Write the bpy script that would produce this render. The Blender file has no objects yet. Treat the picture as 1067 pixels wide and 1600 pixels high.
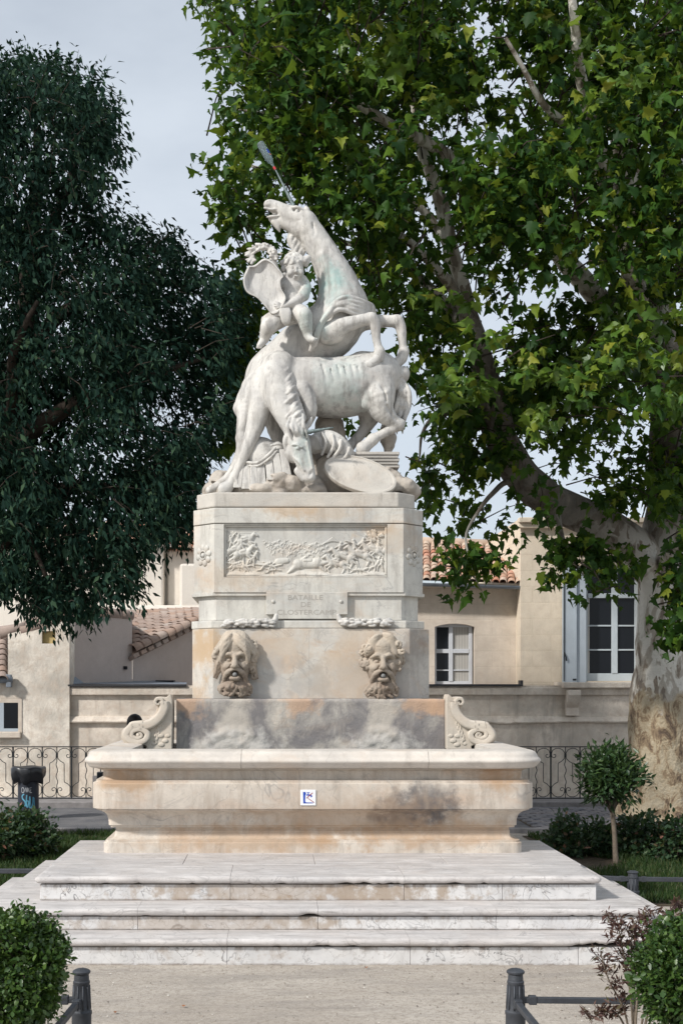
import bpy, bmesh, math, random
import numpy as np
from mathutils import Vector, Matrix, noise as mnoise

scene = bpy.context.scene
col = scene.collection
R = math.radians

# ------------------------------------------------------------------ camera
S = 2000.0            # focal length in pixels of the 1067x1600 photograph
CX, HY, H = 430.0, 1073.0, 1.82
cam = bpy.data.cameras.new('camera')
cam.sensor_fit = 'VERTICAL'
cam.sensor_height = 36.0
cam.sensor_width = 24.0
cam.lens = 36.0 * S / 1600.0
cam.shift_x = (533.5 - CX) / 1600.0
cam.shift_y = (HY - 800.0) / 1600.0
cam.clip_start = 0.1
cam.clip_end = 2000.0
cam_ob = bpy.data.objects.new('camera', cam)
cam_ob.location = (0, 0, H)
cam_ob.rotation_euler = (math.pi / 2, 0, 0)
col.objects.link(cam_ob)
scene.camera = cam_ob

# ------------------------------------------------------------------ sky and sun
SUN_TRAVEL = Vector((1.05, 0.76, -1.0)).normalized()
to_sun = -SUN_TRAVEL
world = bpy.data.worlds.new('World')
scene.world = world
world.use_nodes = True
wn = world.node_tree
wn.nodes.clear()
w_out = wn.nodes.new('ShaderNodeOutputWorld')
w_bg = wn.nodes.new('ShaderNodeBackground')
w_bg.inputs['Strength'].default_value = 0.10
w_sky = wn.nodes.new('ShaderNodeTexSky')
w_sky.sky_type = 'NISHITA'
w_sky.sun_disc = False
w_sky.sun_elevation = math.asin(to_sun.z)
w_sky.sun_rotation = math.atan2(to_sun.x, to_sun.y)
w_sky.air_density = 1.0
w_sky.dust_density = 1.6
w_sky.ozone_density = 1.2
w_tc = wn.nodes.new('ShaderNodeTexCoord')
w_map = wn.nodes.new('ShaderNodeMapping')
w_map.inputs['Scale'].default_value = (1.0, 1.0, 2.2)
w_noi = wn.nodes.new('ShaderNodeTexNoise')
w_noi.inputs['Scale'].default_value = 2.1
w_noi.inputs['Detail'].default_value = 6.0
w_noi.inputs['Roughness'].default_value = 0.55
w_rmp = wn.nodes.new('ShaderNodeValToRGB')
w_rmp.color_ramp.elements[0].position = 0.25
w_rmp.color_ramp.elements[0].color = (0.42, 0.42, 0.42, 1)
w_rmp.color_ramp.elements[1].position = 0.72
w_rmp.color_ramp.elements[1].color = (0.86, 0.86, 0.86, 1)
w_mix = wn.nodes.new('ShaderNodeMixRGB')
w_mix.inputs['Color2'].default_value = (11.0, 11.9, 12.9, 1)      # thin bright cloud veil
wn.links.new(w_tc.outputs['Generated'], w_map.inputs['Vector'])
wn.links.new(w_map.outputs['Vector'], w_noi.inputs['Vector'])
wn.links.new(w_noi.outputs['Fac'], w_rmp.inputs['Fac'])
wn.links.new(w_rmp.outputs['Color'], w_mix.inputs['Fac'])
wn.links.new(w_sky.outputs['Color'], w_mix.inputs['Color1'])
wn.links.new(w_mix.outputs['Color'], w_bg.inputs['Color'])
wn.links.new(w_bg.outputs['Background'], w_out.inputs['Surface'])

sun = bpy.data.lights.new('sun', 'SUN')
sun.energy = 4.7
sun.angle = R(4.0)
sun.color = (1.0, 0.965, 0.915)
sun_ob = bpy.data.objects.new('sun', sun)
sun_ob.location = (-20, -16, 24)
sun_ob.rotation_euler = SUN_TRAVEL.to_track_quat('-Z', 'Y').to_euler()
col.objects.link(sun_ob)

scene.view_settings.view_transform = 'Standard'
scene.view_settings.look = 'None'
scene.view_settings.exposure = -0.26
scene.view_settings.gamma = 1.0
scene.view_settings.use_curve_mapping = False
scene.cycles.max_bounces = 5
scene.cycles.diffuse_bounces = 2
scene.cycles.glossy_bounces = 2
scene.cycles.adaptive_threshold = 0.02
scene.cycles.transparent_max_bounces = 8

rng = np.random.default_rng(7)
random.seed(7)

# ------------------------------------------------------------------ helpers
def W(px, py, d):
    """point at depth d that the photograph shows at (px, py)"""
    return Vector(((px - CX) / S * d, d, H - (py - HY) / S * d))

def base(o):
    return Vector(o['_b']) if o is not None and '_b' in o else Vector((0, 0, 0))

def tag(o, label=None, cat=None, group=None, kind=None):
    if label: o['label'] = label
    if cat: o['category'] = cat
    if group: o['group'] = group
    if kind: o['kind'] = kind
    return o

_bases = {}
def empty(name, loc, label=None, cat=None, group=None, kind=None):
    o = bpy.data.objects.new(name, None)
    o.empty_display_size = 0.1
    o.location = loc
    col.objects.link(o)
    _bases[o.name] = Vector(loc)
    return tag(o, label, cat, group, kind)

def root_base(o):
    return _bases.get(o.name, Vector((0, 0, 0))) if o is not None else Vector((0, 0, 0))

def mesh(name, verts, faces, mat=None, smooth=False):
    me = bpy.data.meshes.new(name)
    if isinstance(verts, np.ndarray) and isinstance(faces, np.ndarray):
        nv, nf, k = len(verts), len(faces), faces.shape[1]
        me.vertices.add(nv)
        me.vertices.foreach_set('co', verts.astype(np.float32).ravel())
        me.loops.add(nf * k)
        me.loops.foreach_set('vertex_index', faces.astype(np.int32).ravel())
        me.polygons.add(nf)
        me.polygons.foreach_set('loop_start', np.arange(0, nf * k, k, dtype=np.int32))
        me.polygons.foreach_set('loop_total', np.full(nf, k, dtype=np.int32))
        me.update(calc_edges=True)
    else:
        me.from_pydata([tuple(v) for v in verts], [], [tuple(f) for f in faces])
        me.update()
    if mat: me.materials.append(mat)
    if smooth:
        me.polygons.foreach_set('use_smooth', np.ones(len(me.polygons), dtype=bool))
    return me

def mk(name, vf, mat, parent=None, smooth=False, bevel=0.0, label=None, cat=None, group=None, kind=None, origin=None):
    """one mesh object; vertices are given in world space"""
    verts, faces = vf
    b = root_base(parent) if parent is not None else Vector(origin or (0, 0, 0))
    if isinstance(verts, np.ndarray):
        v2 = verts - np.array(b)
    else:
        v2 = [Vector(v) - b for v in verts]
    me = mesh(name, v2, faces, mat, smooth)
    o = bpy.data.objects.new(name, me)
    col.objects.link(o)
    if parent is not None:
        o.parent = parent
    else:
        o.location = b
    _bases[o.name] = b
    if bevel:
        m = o.modifiers.new('bevel', 'BEVEL')
        m.width = bevel
        m.segments = 2
        m.limit_method = 'ANGLE'
        m.angle_limit = R(40)
    return tag(o, label, cat, group, kind)

def inst(name, me, M, parent):
    """another object that shares mesh data, placed by world matrix M under parent"""
    o = bpy.data.objects.new(name, me)
    o.parent = parent
    o.matrix_basis = Matrix.Translation(-root_base(parent)) @ M
    col.objects.link(o)
    _bases[o.name] = root_base(parent)
    return o

def join(*parts):
    V, F = [], []
    for v, f in parts:
        n = len(V)
        V += [Vector(p) for p in v]
        F += [tuple(i + n for i in q) for q in f]
    return V, F

def box(x0, x1, y0, y1, z0, z1):
    v = [(x, y, z) for z in (z0, z1) for y in (y0, y1) for x in (x0, x1)]
    f = [(0, 2, 3, 1), (4, 5, 7, 6), (0, 1, 5, 4), (2, 6, 7, 3), (0, 4, 6, 2), (1, 3, 7, 5)]
    return v, f

def pbox(px0, px1, py0, py1, d, depth):
    """box whose front face at depth d covers that pixel rectangle"""
    a, b = W(px0, py1, d), W(px1, py0, d)
    return box(a.x, b.x, d, d + depth, a.z, b.z)

def prism(poly, y0, y1):
    """poly: (x, z) outline, anticlockwise seen from the camera; extruded from y0 to y1"""
    n = len(poly)
    v = [(x, y0, z) for x, z in poly] + [(x, y1, z) for x, z in poly]
    f = [tuple(range(n)), tuple(reversed(range(n, 2 * n)))]
    for i in range(n):
        j = (i + 1) % n
        f.append((i, i + n, j + n, j))
    return v, f

def vprism(poly, z0, z1):
    """poly: (x, y) plan outline, anticlockwise from above; extruded upward"""
    n = len(poly)
    v = [(x, y, z0) for x, y in poly] + [(x, y, z1) for x, y in poly]
    f = [tuple(reversed(range(n))), tuple(range(n, 2 * n))]
    for i in range(n):
        j = (i + 1) % n
        f.append((i, j, j + n, i + n))
    return v, f

def catmull(P, sub=6):
    P = np.asarray(P, float)
    if len(P) < 3: 
        t = np.linspace(0, 1, sub + 1)[:, None]
        return P[0] * (1 - t) + P[-1] * t
    Q = np.vstack([2 * P[0] - P[1], P, 2 * P[-1] - P[-2]])
    out = []
    for i in range(1, len(Q) - 2):
        p0, p1, p2, p3 = Q[i - 1], Q[i], Q[i + 1], Q[i + 2]
        for t in np.arange(sub) / sub:
            out.append(0.5 * ((2 * p1) + (-p0 + p2) * t + (2 * p0 - 5 * p1 + 4 * p2 - p3) * t * t + (-p0 + 3 * p1 - 3 * p2 + p3) * t ** 3))
    out.append(Q[-2])
    return np.array(out)

def tube(pts, rad, n=8, cap=True):
    pts = [Vector(p) for p in pts]
    if not hasattr(rad, '__len__'): rad = [rad] * len(pts)
    V, F = [], []
    prev = None
    for i, p in enumerate(pts):
        t = (pts[min(i + 1, len(pts) - 1)] - pts[max(i - 1, 0)])
        t = t.normalized() if t.length > 1e-9 else Vector((0, 0, 1))
        if prev is None:
            u = t.orthogonal().normalized()
        else:
            u = (prev - t * prev.dot(t))
            u = u.normalized() if u.length > 1e-6 else t.orthogonal().normalized()
        prev = u
        w = t.cross(u)
        for k in range(n):
            a = 2 * math.pi * k / n
            V.append(p + (u * math.cos(a) + w * math.sin(a)) * rad[i])
    for i in range(len(pts) - 1):
        for k in range(n):
            k2 = (k + 1) % n
            F.append((i * n + k, i * n + k2, (i + 1) * n + k2, (i + 1) * n + k))
    if cap:
        F.append(tuple(reversed(range(n))))
        m = (len(pts) - 1) * n
        F.append(tuple(range(m, m + n)))
    return V, F

def lathe(prof, cx, cy, n=20):
    """prof: (radius, z) from bottom to top"""
    V, F = [], []
    for r, z in prof:
        for k in range(n):
            a = 2 * math.pi * k / n
            V.append((cx + r * math.cos(a), cy + r * math.sin(a), z))
    for i in range(len(prof) - 1):
        for k in range(n):
            k2 = (k + 1) % n
            F.append((i * n + k, i * n + k2, (i + 1) * n + k2, (i + 1) * n + k))
    F.append(tuple(reversed(range(n))))
    F.append(tuple(range((len(prof) - 1) * n, len(prof) * n)))
    return V, F

def ico(c, r, sub=1, scale=(1, 1, 1), rot=None):
    bm = bmesh.new()
    bmesh.ops.create_icosphere(bm, subdivisions=sub, radius=1.0)
    V = []
    for v in bm.verts:
        p = Vector((v.co.x * scale[0], v.co.y * scale[1], v.co.z * scale[2])) * r
        if rot: p = rot @ p
        V.append(p + Vector(c))
    F = [tuple(v.index for v in f.verts) for f in bm.faces]
    bm.free()
    return V, F

# ------------------------------------------------------------------ material tools
class MT:
    def __init__(self, name):
        self.m = bpy.data.materials.new(name)
        self.m.use_nodes = True
        self.nt = self.m.node_tree
        self.nt.nodes.clear()
        self.out = self.nt.nodes.new('ShaderNodeOutputMaterial')
        self.geo = self.nt.nodes.new('ShaderNodeNewGeometry')
        self.pos = self.geo.outputs['Position']
    def _set(self, sock, v):
        if hasattr(v, 'is_output') or isinstance(v, bpy.types.NodeSocket):
            self.nt.links.new(v, sock)
        elif isinstance(v, (tuple, list)) and len(v) == 3 and sock.type == 'RGBA':
            sock.default_value = (*v, 1)
        else:
            sock.default_value = v
    def vec(self, scale=(1, 1, 1), loc=(0, 0, 0), rot=(0, 0, 0), src=None):
        n = self.nt.nodes.new('ShaderNodeMapping')
        self._set(n.inputs['Vector'], src or self.pos)
        n.inputs['Scale'].default_value = scale
        n.inputs['Location'].default_value = loc
        n.inputs['Rotation'].default_value = rot
        return n.outputs['Vector']
    def noise(self, scale, detail=4, rough=0.55, dist=0.0, v=None):
        n = self.nt.nodes.new('ShaderNodeTexNoise')
        self._set(n.inputs['Vector'], v or self.pos)
        n.inputs['Scale'].default_value = scale
        n.inputs['Detail'].default_value = min(detail, 4)
        n.inputs['Roughness'].default_value = rough
        n.inputs['Distortion'].default_value = dist
        return n.outputs['Fac']
    def voro(self, scale, feature='F1', v=None, out='Distance', rand=1.0):
        n = self.nt.nodes.new('ShaderNodeTexVoronoi')
        n.feature = feature
        self._set(n.inputs['Vector'], v or self.pos)
        n.inputs['Scale'].default_value = scale
        n.inputs['Randomness'].default_value = rand
        return n.outputs[out]
    def ramp(self, fac, stops, interp='LINEAR'):
        n = self.nt.nodes.new('ShaderNodeValToRGB')
        cr = n.color_ramp
        cr.interpolation = interp
        while len(cr.elements) < len(stops): cr.elements.new(0.5)
        for e, (p, c) in zip(cr.elements, stops):
            e.position = p
            e.color = (c, c, c, 1) if not hasattr(c, '__len__') else (*c, 1)
        self._set(n.inputs['Fac'], fac)
        return n.outputs['Color']
    def mix(self, fac, a, b, mode='MIX'):
        n = self.nt.nodes.new('ShaderNodeMixRGB')
        n.blend_type = mode
        self._set(n.inputs['Fac'], fac)
        self._set(n.inputs['Color1'], a)
        self._set(n.inputs['Color2'], b)
        return n.outputs['Color']
    def math(self, op, a, b=0.0, clamp=False):
        n = self.nt.nodes.new('ShaderNodeMath')
        n.operation = op
        n.use_clamp = clamp
        self._set(n.inputs[0], a)
        self._set(n.inputs[1], b)
        return n.outputs[0]
    def sep(self, v=None):
        n = self.nt.nodes.new('ShaderNodeSeparateXYZ')
        self._set(n.inputs[0], v or self.pos)
        return n.outputs
    def veins(self, scale, width=0.02, v=None, dist=0.6, detail=5):
        """thin wandering lines: 1 on the line, 0 elsewhere"""
        f = self.noise(scale, detail, 0.55, dist, v)
        a = self.math('ABSOLUTE', self.math('SUBTRACT', f, 0.5))
        return self.ramp(a, [(0.0, 1.0), (width, 0.0)])
    def spot(self, c, r, fuzz=0.35, nscale=6.0, squash=(1, 1, 1)):
        """a ragged patch round the point c: 1 inside, 0 outside"""
        v = self.vec(squash, tuple(-c[i] * squash[i] for i in range(3)))
        n = self.nt.nodes.new('ShaderNodeVectorMath')
        n.operation = 'LENGTH'
        self._set(n.inputs[0], v)
        d = self.math('DIVIDE', n.outputs['Value'], r)
        d = self.math('ADD', d, self.math('MULTIPLY', self.math('SUBTRACT', self.noise(nscale, 5, 0.6), 0.5), 1.6 * fuzz / 0.35))
        return self.ramp(d, [(0.45, 1.0), (1.0, 0.0)])
    def bump(self, h, strength=0.3, dist=0.01, normal=None):
        n = self.nt.nodes.new('ShaderNodeBump')
        n.inputs['Strength'].default_value = strength
        n.inputs['Distance'].default_value = dist
        self._set(n.inputs['Height'], h)
        if normal is not None: self._set(n.inputs['Normal'], normal)
        return n.outputs['Normal']
    def bsdf(self, color, rough=0.6, normal=None, spec=0.4, metal=0.0, **kw):
        n = self.nt.nodes.new('ShaderNodeBsdfPrincipled')
        self._set(n.inputs['Base Color'], color)
        self._set(n.inputs['Roughness'], rough)
        self._set(n.inputs['Specular IOR Level'], spec)
        self._set(n.inputs['Metallic'], metal)
        for k, v in kw.items():
            self._set(n.inputs[k.replace('_', ' ')], v)
        if normal is not None: self._set(n.inputs['Normal'], normal)
        self.nt.links.new(n.outputs[0], self.out.inputs['Surface'])
        return self.m
    def rand(self):
        return self.geo.outputs['Random Per Island']
    def objrand(self):
        n = self.nt.nodes.new('ShaderNodeObjectInfo')
        return n.outputs['Random']

def plain(name, c, rough=0.6, metal=0.0, spec=0.4, var=0.12, scale=6.0, bump=0.0, bscale=60.0):
    t = MT(name)
    n = t.noise(scale, 5, 0.6)
    k = t.ramp(n, [(0.3, 1.0 - var), (0.7, 1.0 + var)])
    cc = t.mix(1.0, c, k, 'MULTIPLY')
    nm = t.bump(t.noise(bscale, 4), bump, 0.01) if bump else None
    return t.bsdf(cc, rough, nm, spec, metal)
# ------------------------------------------------------------------ materials
def marble(name, c=(0.66, 0.62, 0.55), warm=0.45, grey=0.45, vein=0.5, rough=0.55, dirt=0.3, extra=None, bump=0.25, vscale=3.0, warm_c=(0.47, 0.29, 0.16), seed=0.0):
    t = MT(name)
    v = t.vec((1, 1, 1), (seed, seed * 1.7, seed * 0.6))
    big = t.noise(1.6, 5, 0.6, 0.4, v)
    mid = t.noise(6.0, 6, 0.62, 0.3, v)
    fine = t.noise(70.0, 5, 0.65, 0.0, v)
    cc = t.mix(t.ramp(mid, [(0.3, 0.0), (0.75, 1.0)]), tuple(x * 0.86 for x in c), tuple(min(1, x * 1.1) for x in c))
    g = t.math('MULTIPLY', t.ramp(big, [(0.42, 0.0), (0.68, 1.0)]), grey)
    cc = t.mix(g, cc, (c[0] * 0.66, c[1] * 0.69, c[2] * 0.74))
    wv = t.noise(2.3, 6, 0.65, 0.8, t.vec((1, 1, 1.7), (4.2 + seed, 1.1, 7.7)))
    w = t.math('MULTIPLY', t.ramp(wv, [(0.5, 0.0), (0.72, 1.0)]), warm)
    cc = t.mix(w, cc, warm_c)
    ve = t.math('MULTIPLY', t.veins(vscale, 0.012, t.vec((1, 1, 1), (seed, 0, 3.3)), 1.2), vein)
    ve = t.math('MULTIPLY', ve, t.ramp(t.noise(2.2, 3), [(0.4, 0.1), (0.62, 1.0)]))
    cc = t.mix(ve, cc, (0.16, 0.155, 0.16))
    ve2 = t.math('MULTIPLY', t.veins(vscale * 2.7, 0.016, t.vec((1, 1, 1), (seed, 9, 3.3)), 0.8), vein * 0.45)
    cc = t.mix(ve2, cc, (0.25, 0.22, 0.2))
    dv = t.noise(3.2, 7, 0.72, 0.2, t.vec((2.4, 2.4, 0.55), (seed, 0, 0)))
    dr = t.math('MULTIPLY', t.ramp(dv, [(0.56, 0.0), (0.74, 1.0)]), dirt)
    cc = t.mix(dr, cc, (0.17, 0.145, 0.125))
    cc = t.mix(t.math('MULTIPLY', t.ramp(fine, [(0.55, 0.0), (0.75, 1.0)]), 0.25), cc, tuple(x * 0.55 for x in c))
    if extra: cc = extra(t, cc)
    h = t.math('ADD', t.math('MULTIPLY', fine, 0.6), mid)
    return t.bsdf(cc, t.ramp(mid, [(0.3, rough - 0.1), (0.7, rough + 0.15)]), t.bump(h, bump, 0.012), 0.35)

def plaster(name, c, stain=0.35, patch=0.3, rough=0.9, bump=0.5, courses=0.0, streak_c=(0.20, 0.17, 0.145), seed=0.0):
    t = MT(name)
    v = t.vec((1, 1, 1), (seed, 0, seed * 2.1))
    a = t.noise(1.1, 6, 0.65, 0.4, v)
    b = t.noise(7.0, 6, 0.7, 0.2, v)
    fine = t.noise(55.0, 4, 0.7, 0.0, v)
    cc = t.mix(t.ramp(a, [(0.35, 0.0), (0.68, 1.0)]), tuple(x * (1 - patch * 0.55) for x in c), tuple(min(1, x * (1 + patch * 0.3)) for x in c))
    cc = t.mix(t.math('MULTIPLY', t.ramp(b, [(0.45, 0.0), (0.7, 1.0)]), 0.35 * patch / 0.3), cc, (c[0] * 0.72, c[1] * 0.66, c[2] * 0.62))
    st = t.noise(1.5, 7, 0.72, 0.1, t.vec((3.2, 3.2, 0.5), (seed, 3, 0)))
    cc = t.mix(t.math('MULTIPLY', t.ramp(st, [(0.54, 0.0), (0.76, 1.0)]), stain), cc, streak_c)
    cc = t.mix(t.math('MULTIPLY', t.ramp(fine, [(0.5, 0.0), (0.78, 1.0)]), 0.3), cc, tuple(x * 0.6 for x in c))
    h = t.math('ADD', t.math('MULTIPLY', fine, 0.5), b)
    if courses:
        n = t.nt.nodes.new('ShaderNodeTexBrick')
        t._set(n.inputs['Vector'], t.vec((1, 1, 1), (0, 0, 0), (R(90), 0, 0)))
        n.inputs['Scale'].default_value = 1.0
        n.inputs['Brick Width'].default_value = 0.62
        n.inputs['Row Height'].default_value = 0.27
        n.inputs['Mortar Size'].default_value = 0.012
        n.inputs['Mortar Smooth'].default_value = 0.6
        n.inputs['Bias'].default_value = 0.0
        n.inputs['Color1'].default_value = (0.86, 0.86, 0.86, 1)
        n.inputs['Color2'].default_value = (1.08, 1.06, 1.03, 1)
        n.inputs['Mortar'].default_value = (0.8, 0.77, 0.72, 1)
        cc = t.mix(courses, cc, t.mix(1.0, cc, n.outputs['Color'], 'MULTIPLY'))
        h = t.math('SUBTRACT', h, t.math('MULTIPLY', n.outputs['Fac'], 0.9 * courses))
    return t.bsdf(cc, rough, t.bump(h, bump, 0.012), 0.2)

def leafmat(name, stops, rough=0.5, trans=0.3, spec=0.35, tcol=(0.16, 0.26, 0.03)):
    t = MT(name)
    cc = t.ramp(t.rand(), stops)
    p = t.nt.nodes.new('ShaderNodeBsdfPrincipled')
    t._set(p.inputs['Base Color'], cc)
    p.inputs['Roughness'].default_value = rough
    p.inputs['Specular IOR Level'].default_value = spec
    tr = t.nt.nodes.new('ShaderNodeBsdfTranslucent')
    t._set(tr.inputs['Color'], t.mix(0.5, cc, tcol))
    mx = t.nt.nodes.new('ShaderNodeMixShader')
    mx.inputs[0].default_value = trans
    t.nt.links.new(p.outputs[0], mx.inputs[1])
    t.nt.links.new(tr.outputs[0], mx.inputs[2])
    t.nt.links.new(mx.outputs[0], t.out.inputs['Surface'])
    return t.m

M = {}
XC = 0.30          # axis of the fountain
# statue marble with the copper-green run-off below the horn
def statue_extra(t, cc):
    for (px, py, dd, r, a) in ((515, 425, 11.9, 0.26, 0.75), (497, 440, 11.9, 0.16, 0.6), (488, 500, 11.9, 0.17, 0.35), (530, 585, 11.9, 0.3, 0.28), (478, 700, 11.7, 0.15, 0.4), (560, 640, 11.9, 0.2, 0.25)):
        m = t.spot(W(px, py, dd), r, 0.4, 7.0, (1, 0.5, 0.8))
        cc = t.mix(t.math('MULTIPLY', m, a), cc, (0.30, 0.47, 0.44))
    rain = t.noise(5.0, 6, 0.7, 0.2, t.vec((2.6, 2.6, 0.45), (6, 1, 2)))
    cc = t.mix(t.math('MULTIPLY', t.ramp(rain, [(0.50, 0.0), (0.66, 1.0)]), 0.66), cc, (0.23, 0.215, 0.20))
    sp_ = t.noise(42.0, 4, 0.6)
    cc = t.mix(t.ramp(sp_, [(0.60, 0.0), (0.72, 0.6)]), cc, (0.27, 0.25, 0.23))
    mo = t.noise(4.5, 6, 0.7, 0.5, t.vec((1, 1, .7), (2.2, 4.1, 0)))
    cc = t.mix(t.math('MULTIPLY', t.ramp(mo, [(0.46, 0.0), (0.66, 1.0)]), 0.5), cc, (0.44, 0.43, 0.42))
    m = t.spot(W(462, 585, 11.9), 0.3, 0.45, 8.0, (1, 0.5, 0.7))
    cc = t.mix(t.math('MULTIPLY', m, 0.35), cc, (0.33, 0.31, 0.29))
    return cc
M['statue'] = marble('statue_marble', (0.63, 0.608, 0.565), 0.10, 0.5, 0.10, 0.6, 0.5, statue_extra, 0.22, 4.0)
M['weathered'] = marble('weathered_stone', (0.55, 0.515, 0.46), 0.16, 0.6, 0.08, 0.8, 0.6, None, 0.5, 4.0, seed=3.1)
M['rock'] = marble('carved_rock', (0.50, 0.45, 0.39), 0.15, 0.6, 0.1, 0.85, 0.75, None, 0.8, 4.0, seed=5.3)
def ped_extra(t, cc):
    s_ = t.noise(4.0, 6, 0.7, 0.3, t.vec((2.6, 2.6, 0.4), (1, 8, 0)))
    cc = t.mix(t.math('MULTIPLY', t.ramp(s_, [(0.5, 0.0), (0.68, 1.0)]), 0.4), cc, (0.34, 0.31, 0.27))
    for (px, py, r, a) in ((450, 792, 0.22, 0.6), (510, 800, 0.2, 0.35), (640, 840, 0.3, 0.3), (360, 900, 0.3, 0.3), (585, 830, 0.14, 0.45)):
        m = t.spot(W(px, py, 11.76), r, 0.5, 8.0, (0.6, 1, 1.8))
        cc = t.mix(t.math('MULTIPLY', m, a), cc, (0.50, 0.36, 0.23))
    return cc
M['ped'] = marble('pedestal_marble', (0.63, 0.605, 0.545), 0.34, 0.6, 0.4, 0.55, 0.35, ped_extra, 0.15, 2.2, seed=1.3)
def maskblock_extra(t, cc):
    for (px, py, r, a) in ((300, 1010, 0.32, 0.75), (322, 1000, 0.2, 0.5), (655, 1010, 0.24, 0.6), (300, 1080, 0.2, 0.5)):
        m = t.spot(W(px, py, 11.7), r, 0.5, 7.0)
        cc = t.mix(t.math('MULTIPLY', m, a), cc, (0.46, 0.33, 0.205) if px < 400 else (0.26, 0.22, 0.19))
    for (px, py, r, a, c_) in ((430, 1010, 0.3, 0.5, (0.52, 0.40, 0.29)), (545, 1060, 0.34, 0.5, (0.50, 0.385, 0.28)), (480, 1065, 0.22, 0.45, (0.36, 0.34, 0.31)), (420, 1065, 0.26, 0.5, (0.40, 0.395, 0.385)), (615, 1075, 0.22, 0.45, (0.36, 0.35, 0.34)), (345, 1075, 0.2, 0.5, (0.42, 0.42, 0.40)), (560, 1000, 0.25, 0.4, (0.55, 0.43, 0.31))):
        m = t.spot(W(px, py, 11.66), r, 0.55, 6.0, (0.8, 1, 1))
        cc = t.mix(t.math('MULTIPLY', m, a), cc, c_)
    return cc
M['maskblock'] = marble('mask_block_marble', (0.60, 0.56, 0.50), 0.75, 0.6, 0.4, 0.55, 0.35, maskblock_extra, 0.15, 2.4, (0.50, 0.33, 0.20), seed=2.0)
def mask_extra(t, cc):
    z = t.sep()[2]
    f = t.math('MULTIPLY', t.math('SUBTRACT', 2.22, z), 2.6, True)
    return t.mix(t.math('MULTIPLY', f, t.ramp(t.noise(9.0, 4), [(0.3, 0.45), (0.7, 1.0)])), cc, (0.205, 0.15, 0.115))
M['mask'] = marble('mask_limestone', (0.50, 0.435, 0.355), 0.25, 0.2, 0.0, 0.85, 0.55, mask_extra, 0.4, 5.0, seed=8.0)
# backsplash: lime and soot washed down by the two jets
def splash_extra(t, cc):
    soot = t.ramp(t.noise(3.2, 6, 0.65, 0.5, t.vec((1, 1, 0.7))), [(0.30, 0.15), (0.55, 1.0)])
    cc = t.mix(t.math('MULTIPLY', soot, 0.9), cc, (0.165, 0.155, 0.16))
    for px in (367, 597):
        c = W(px, 1130, 11.5)
        m = t.spot((c.x, c.y, c.z), 0.17, 0.4, 9.0, (1, 1, 0.42))
        cc = t.mix(t.math('MULTIPLY', m, 0.75), cc, (0.50, 0.45, 0.39))
        m = t.spot((c.x, c.y, c.z - 0.26), 0.40, 0.5, 11.0, (1, 1, 1.7))
        cc = t.mix(t.math('MULTIPLY', m, 0.8), cc, (0.50, 0.475, 0.44))
    for px in (290, 690, 470, 660):
        c = W(px, 1100, 11.5)
        m = t.spot((c.x, c.y, c.z), 0.2, 0.5, 8.0, (1, 1, 1.4))
        cc = t.mix(t.math('MULTIPLY', m, 0.75), cc, (0.50, 0.33, 0.22))
    return cc
M['splash'] = marble('backsplash_stone', (0.6, 0.55, 0.48), 0.4, 0.3, 0.1, 0.8, 0.3, splash_extra, 0.7, 4.0, seed=4.4)
def basin_extra(t, cc):
    for (px, py, r, sq, a) in ((650, 1268, 0.24, (0.55, 0.6, 1.2), 0.85), (672, 1250, 0.19, (0.7, 0.6, 0.9), 0.6), (630, 1284, 0.2, (0.5, 0.6, 2.2), 0.9)):
        c = W(px, py, 10.1)
        m = t.spot(c, r, 0.4, 8.0, sq)
        cc = t.mix(t.math('MULTIPLY', m, a), cc, (0.11, 0.105, 0.11))
    for (px, py, r, sq, a) in ((200, 1220, 0.15, (0.5, .5, 1.3), 0.6), (790, 1215, 0.16, (0.6, .5, 1.1), 0.6), (400, 1312, 0.35, (0.35, .5, 2.2), 0.45), (700, 1305, 0.35, (0.3, .5, 2.4), 0.45), (560, 1280, 0.4, (.4, .5, 1.6), 0.3)):
        c = W(px, py, 10.1)
        m = t.spot(c, r, 0.4, 7.0, sq)
        cc = t.mix(t.math('MULTIPLY', m, min(1, a * 1.35)), cc, (0.44, 0.29, 0.175))
    s_ = t.noise(4.0, 6, 0.7, 0.3, t.vec((2.6, 2.6, 0.45), (1, 8, 0)))
    cc = t.mix(t.math('MULTIPLY', t.ramp(s_, [(0.48, 0.0), (0.68, 1.0)]), 0.5), cc, (0.36, 0.29, 0.225))
    return cc
M['basin'] = marble('basin_marble', (0.64, 0.57, 0.49), 0.45, 0.3, 0.45, 0.55, 0.45, basin_extra, 0.15, 2.1, (0.52, 0.34, 0.22), seed=6.2)
M['rim'] = marble('rim_marble', (0.64, 0.585, 0.52), 0.25, 0.35, 0.2, 0.6, 0.28, None, 0.2, 2.0, seed=7.7)
def step_extra(t, cc):
    for (px, py, d, r, sq, a) in ((450, 1392, 9.0, 0.5, (0.4, 1, 2.2), 0.5), (600, 1395, 9.0, 0.3, (0.5, 1, 2.5), 0.5), (330, 1440, 8.7, 0.45, (0.4, 1, 2.4), 0.4)):
        m = t.spot(W(px, py, d), r, 0.7, 12.0, sq)
        cc = t.mix(t.math('MULTIPLY', m, a), cc, (0.33, 0.24, 0.16))
    return cc
_se = step_extra
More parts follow.
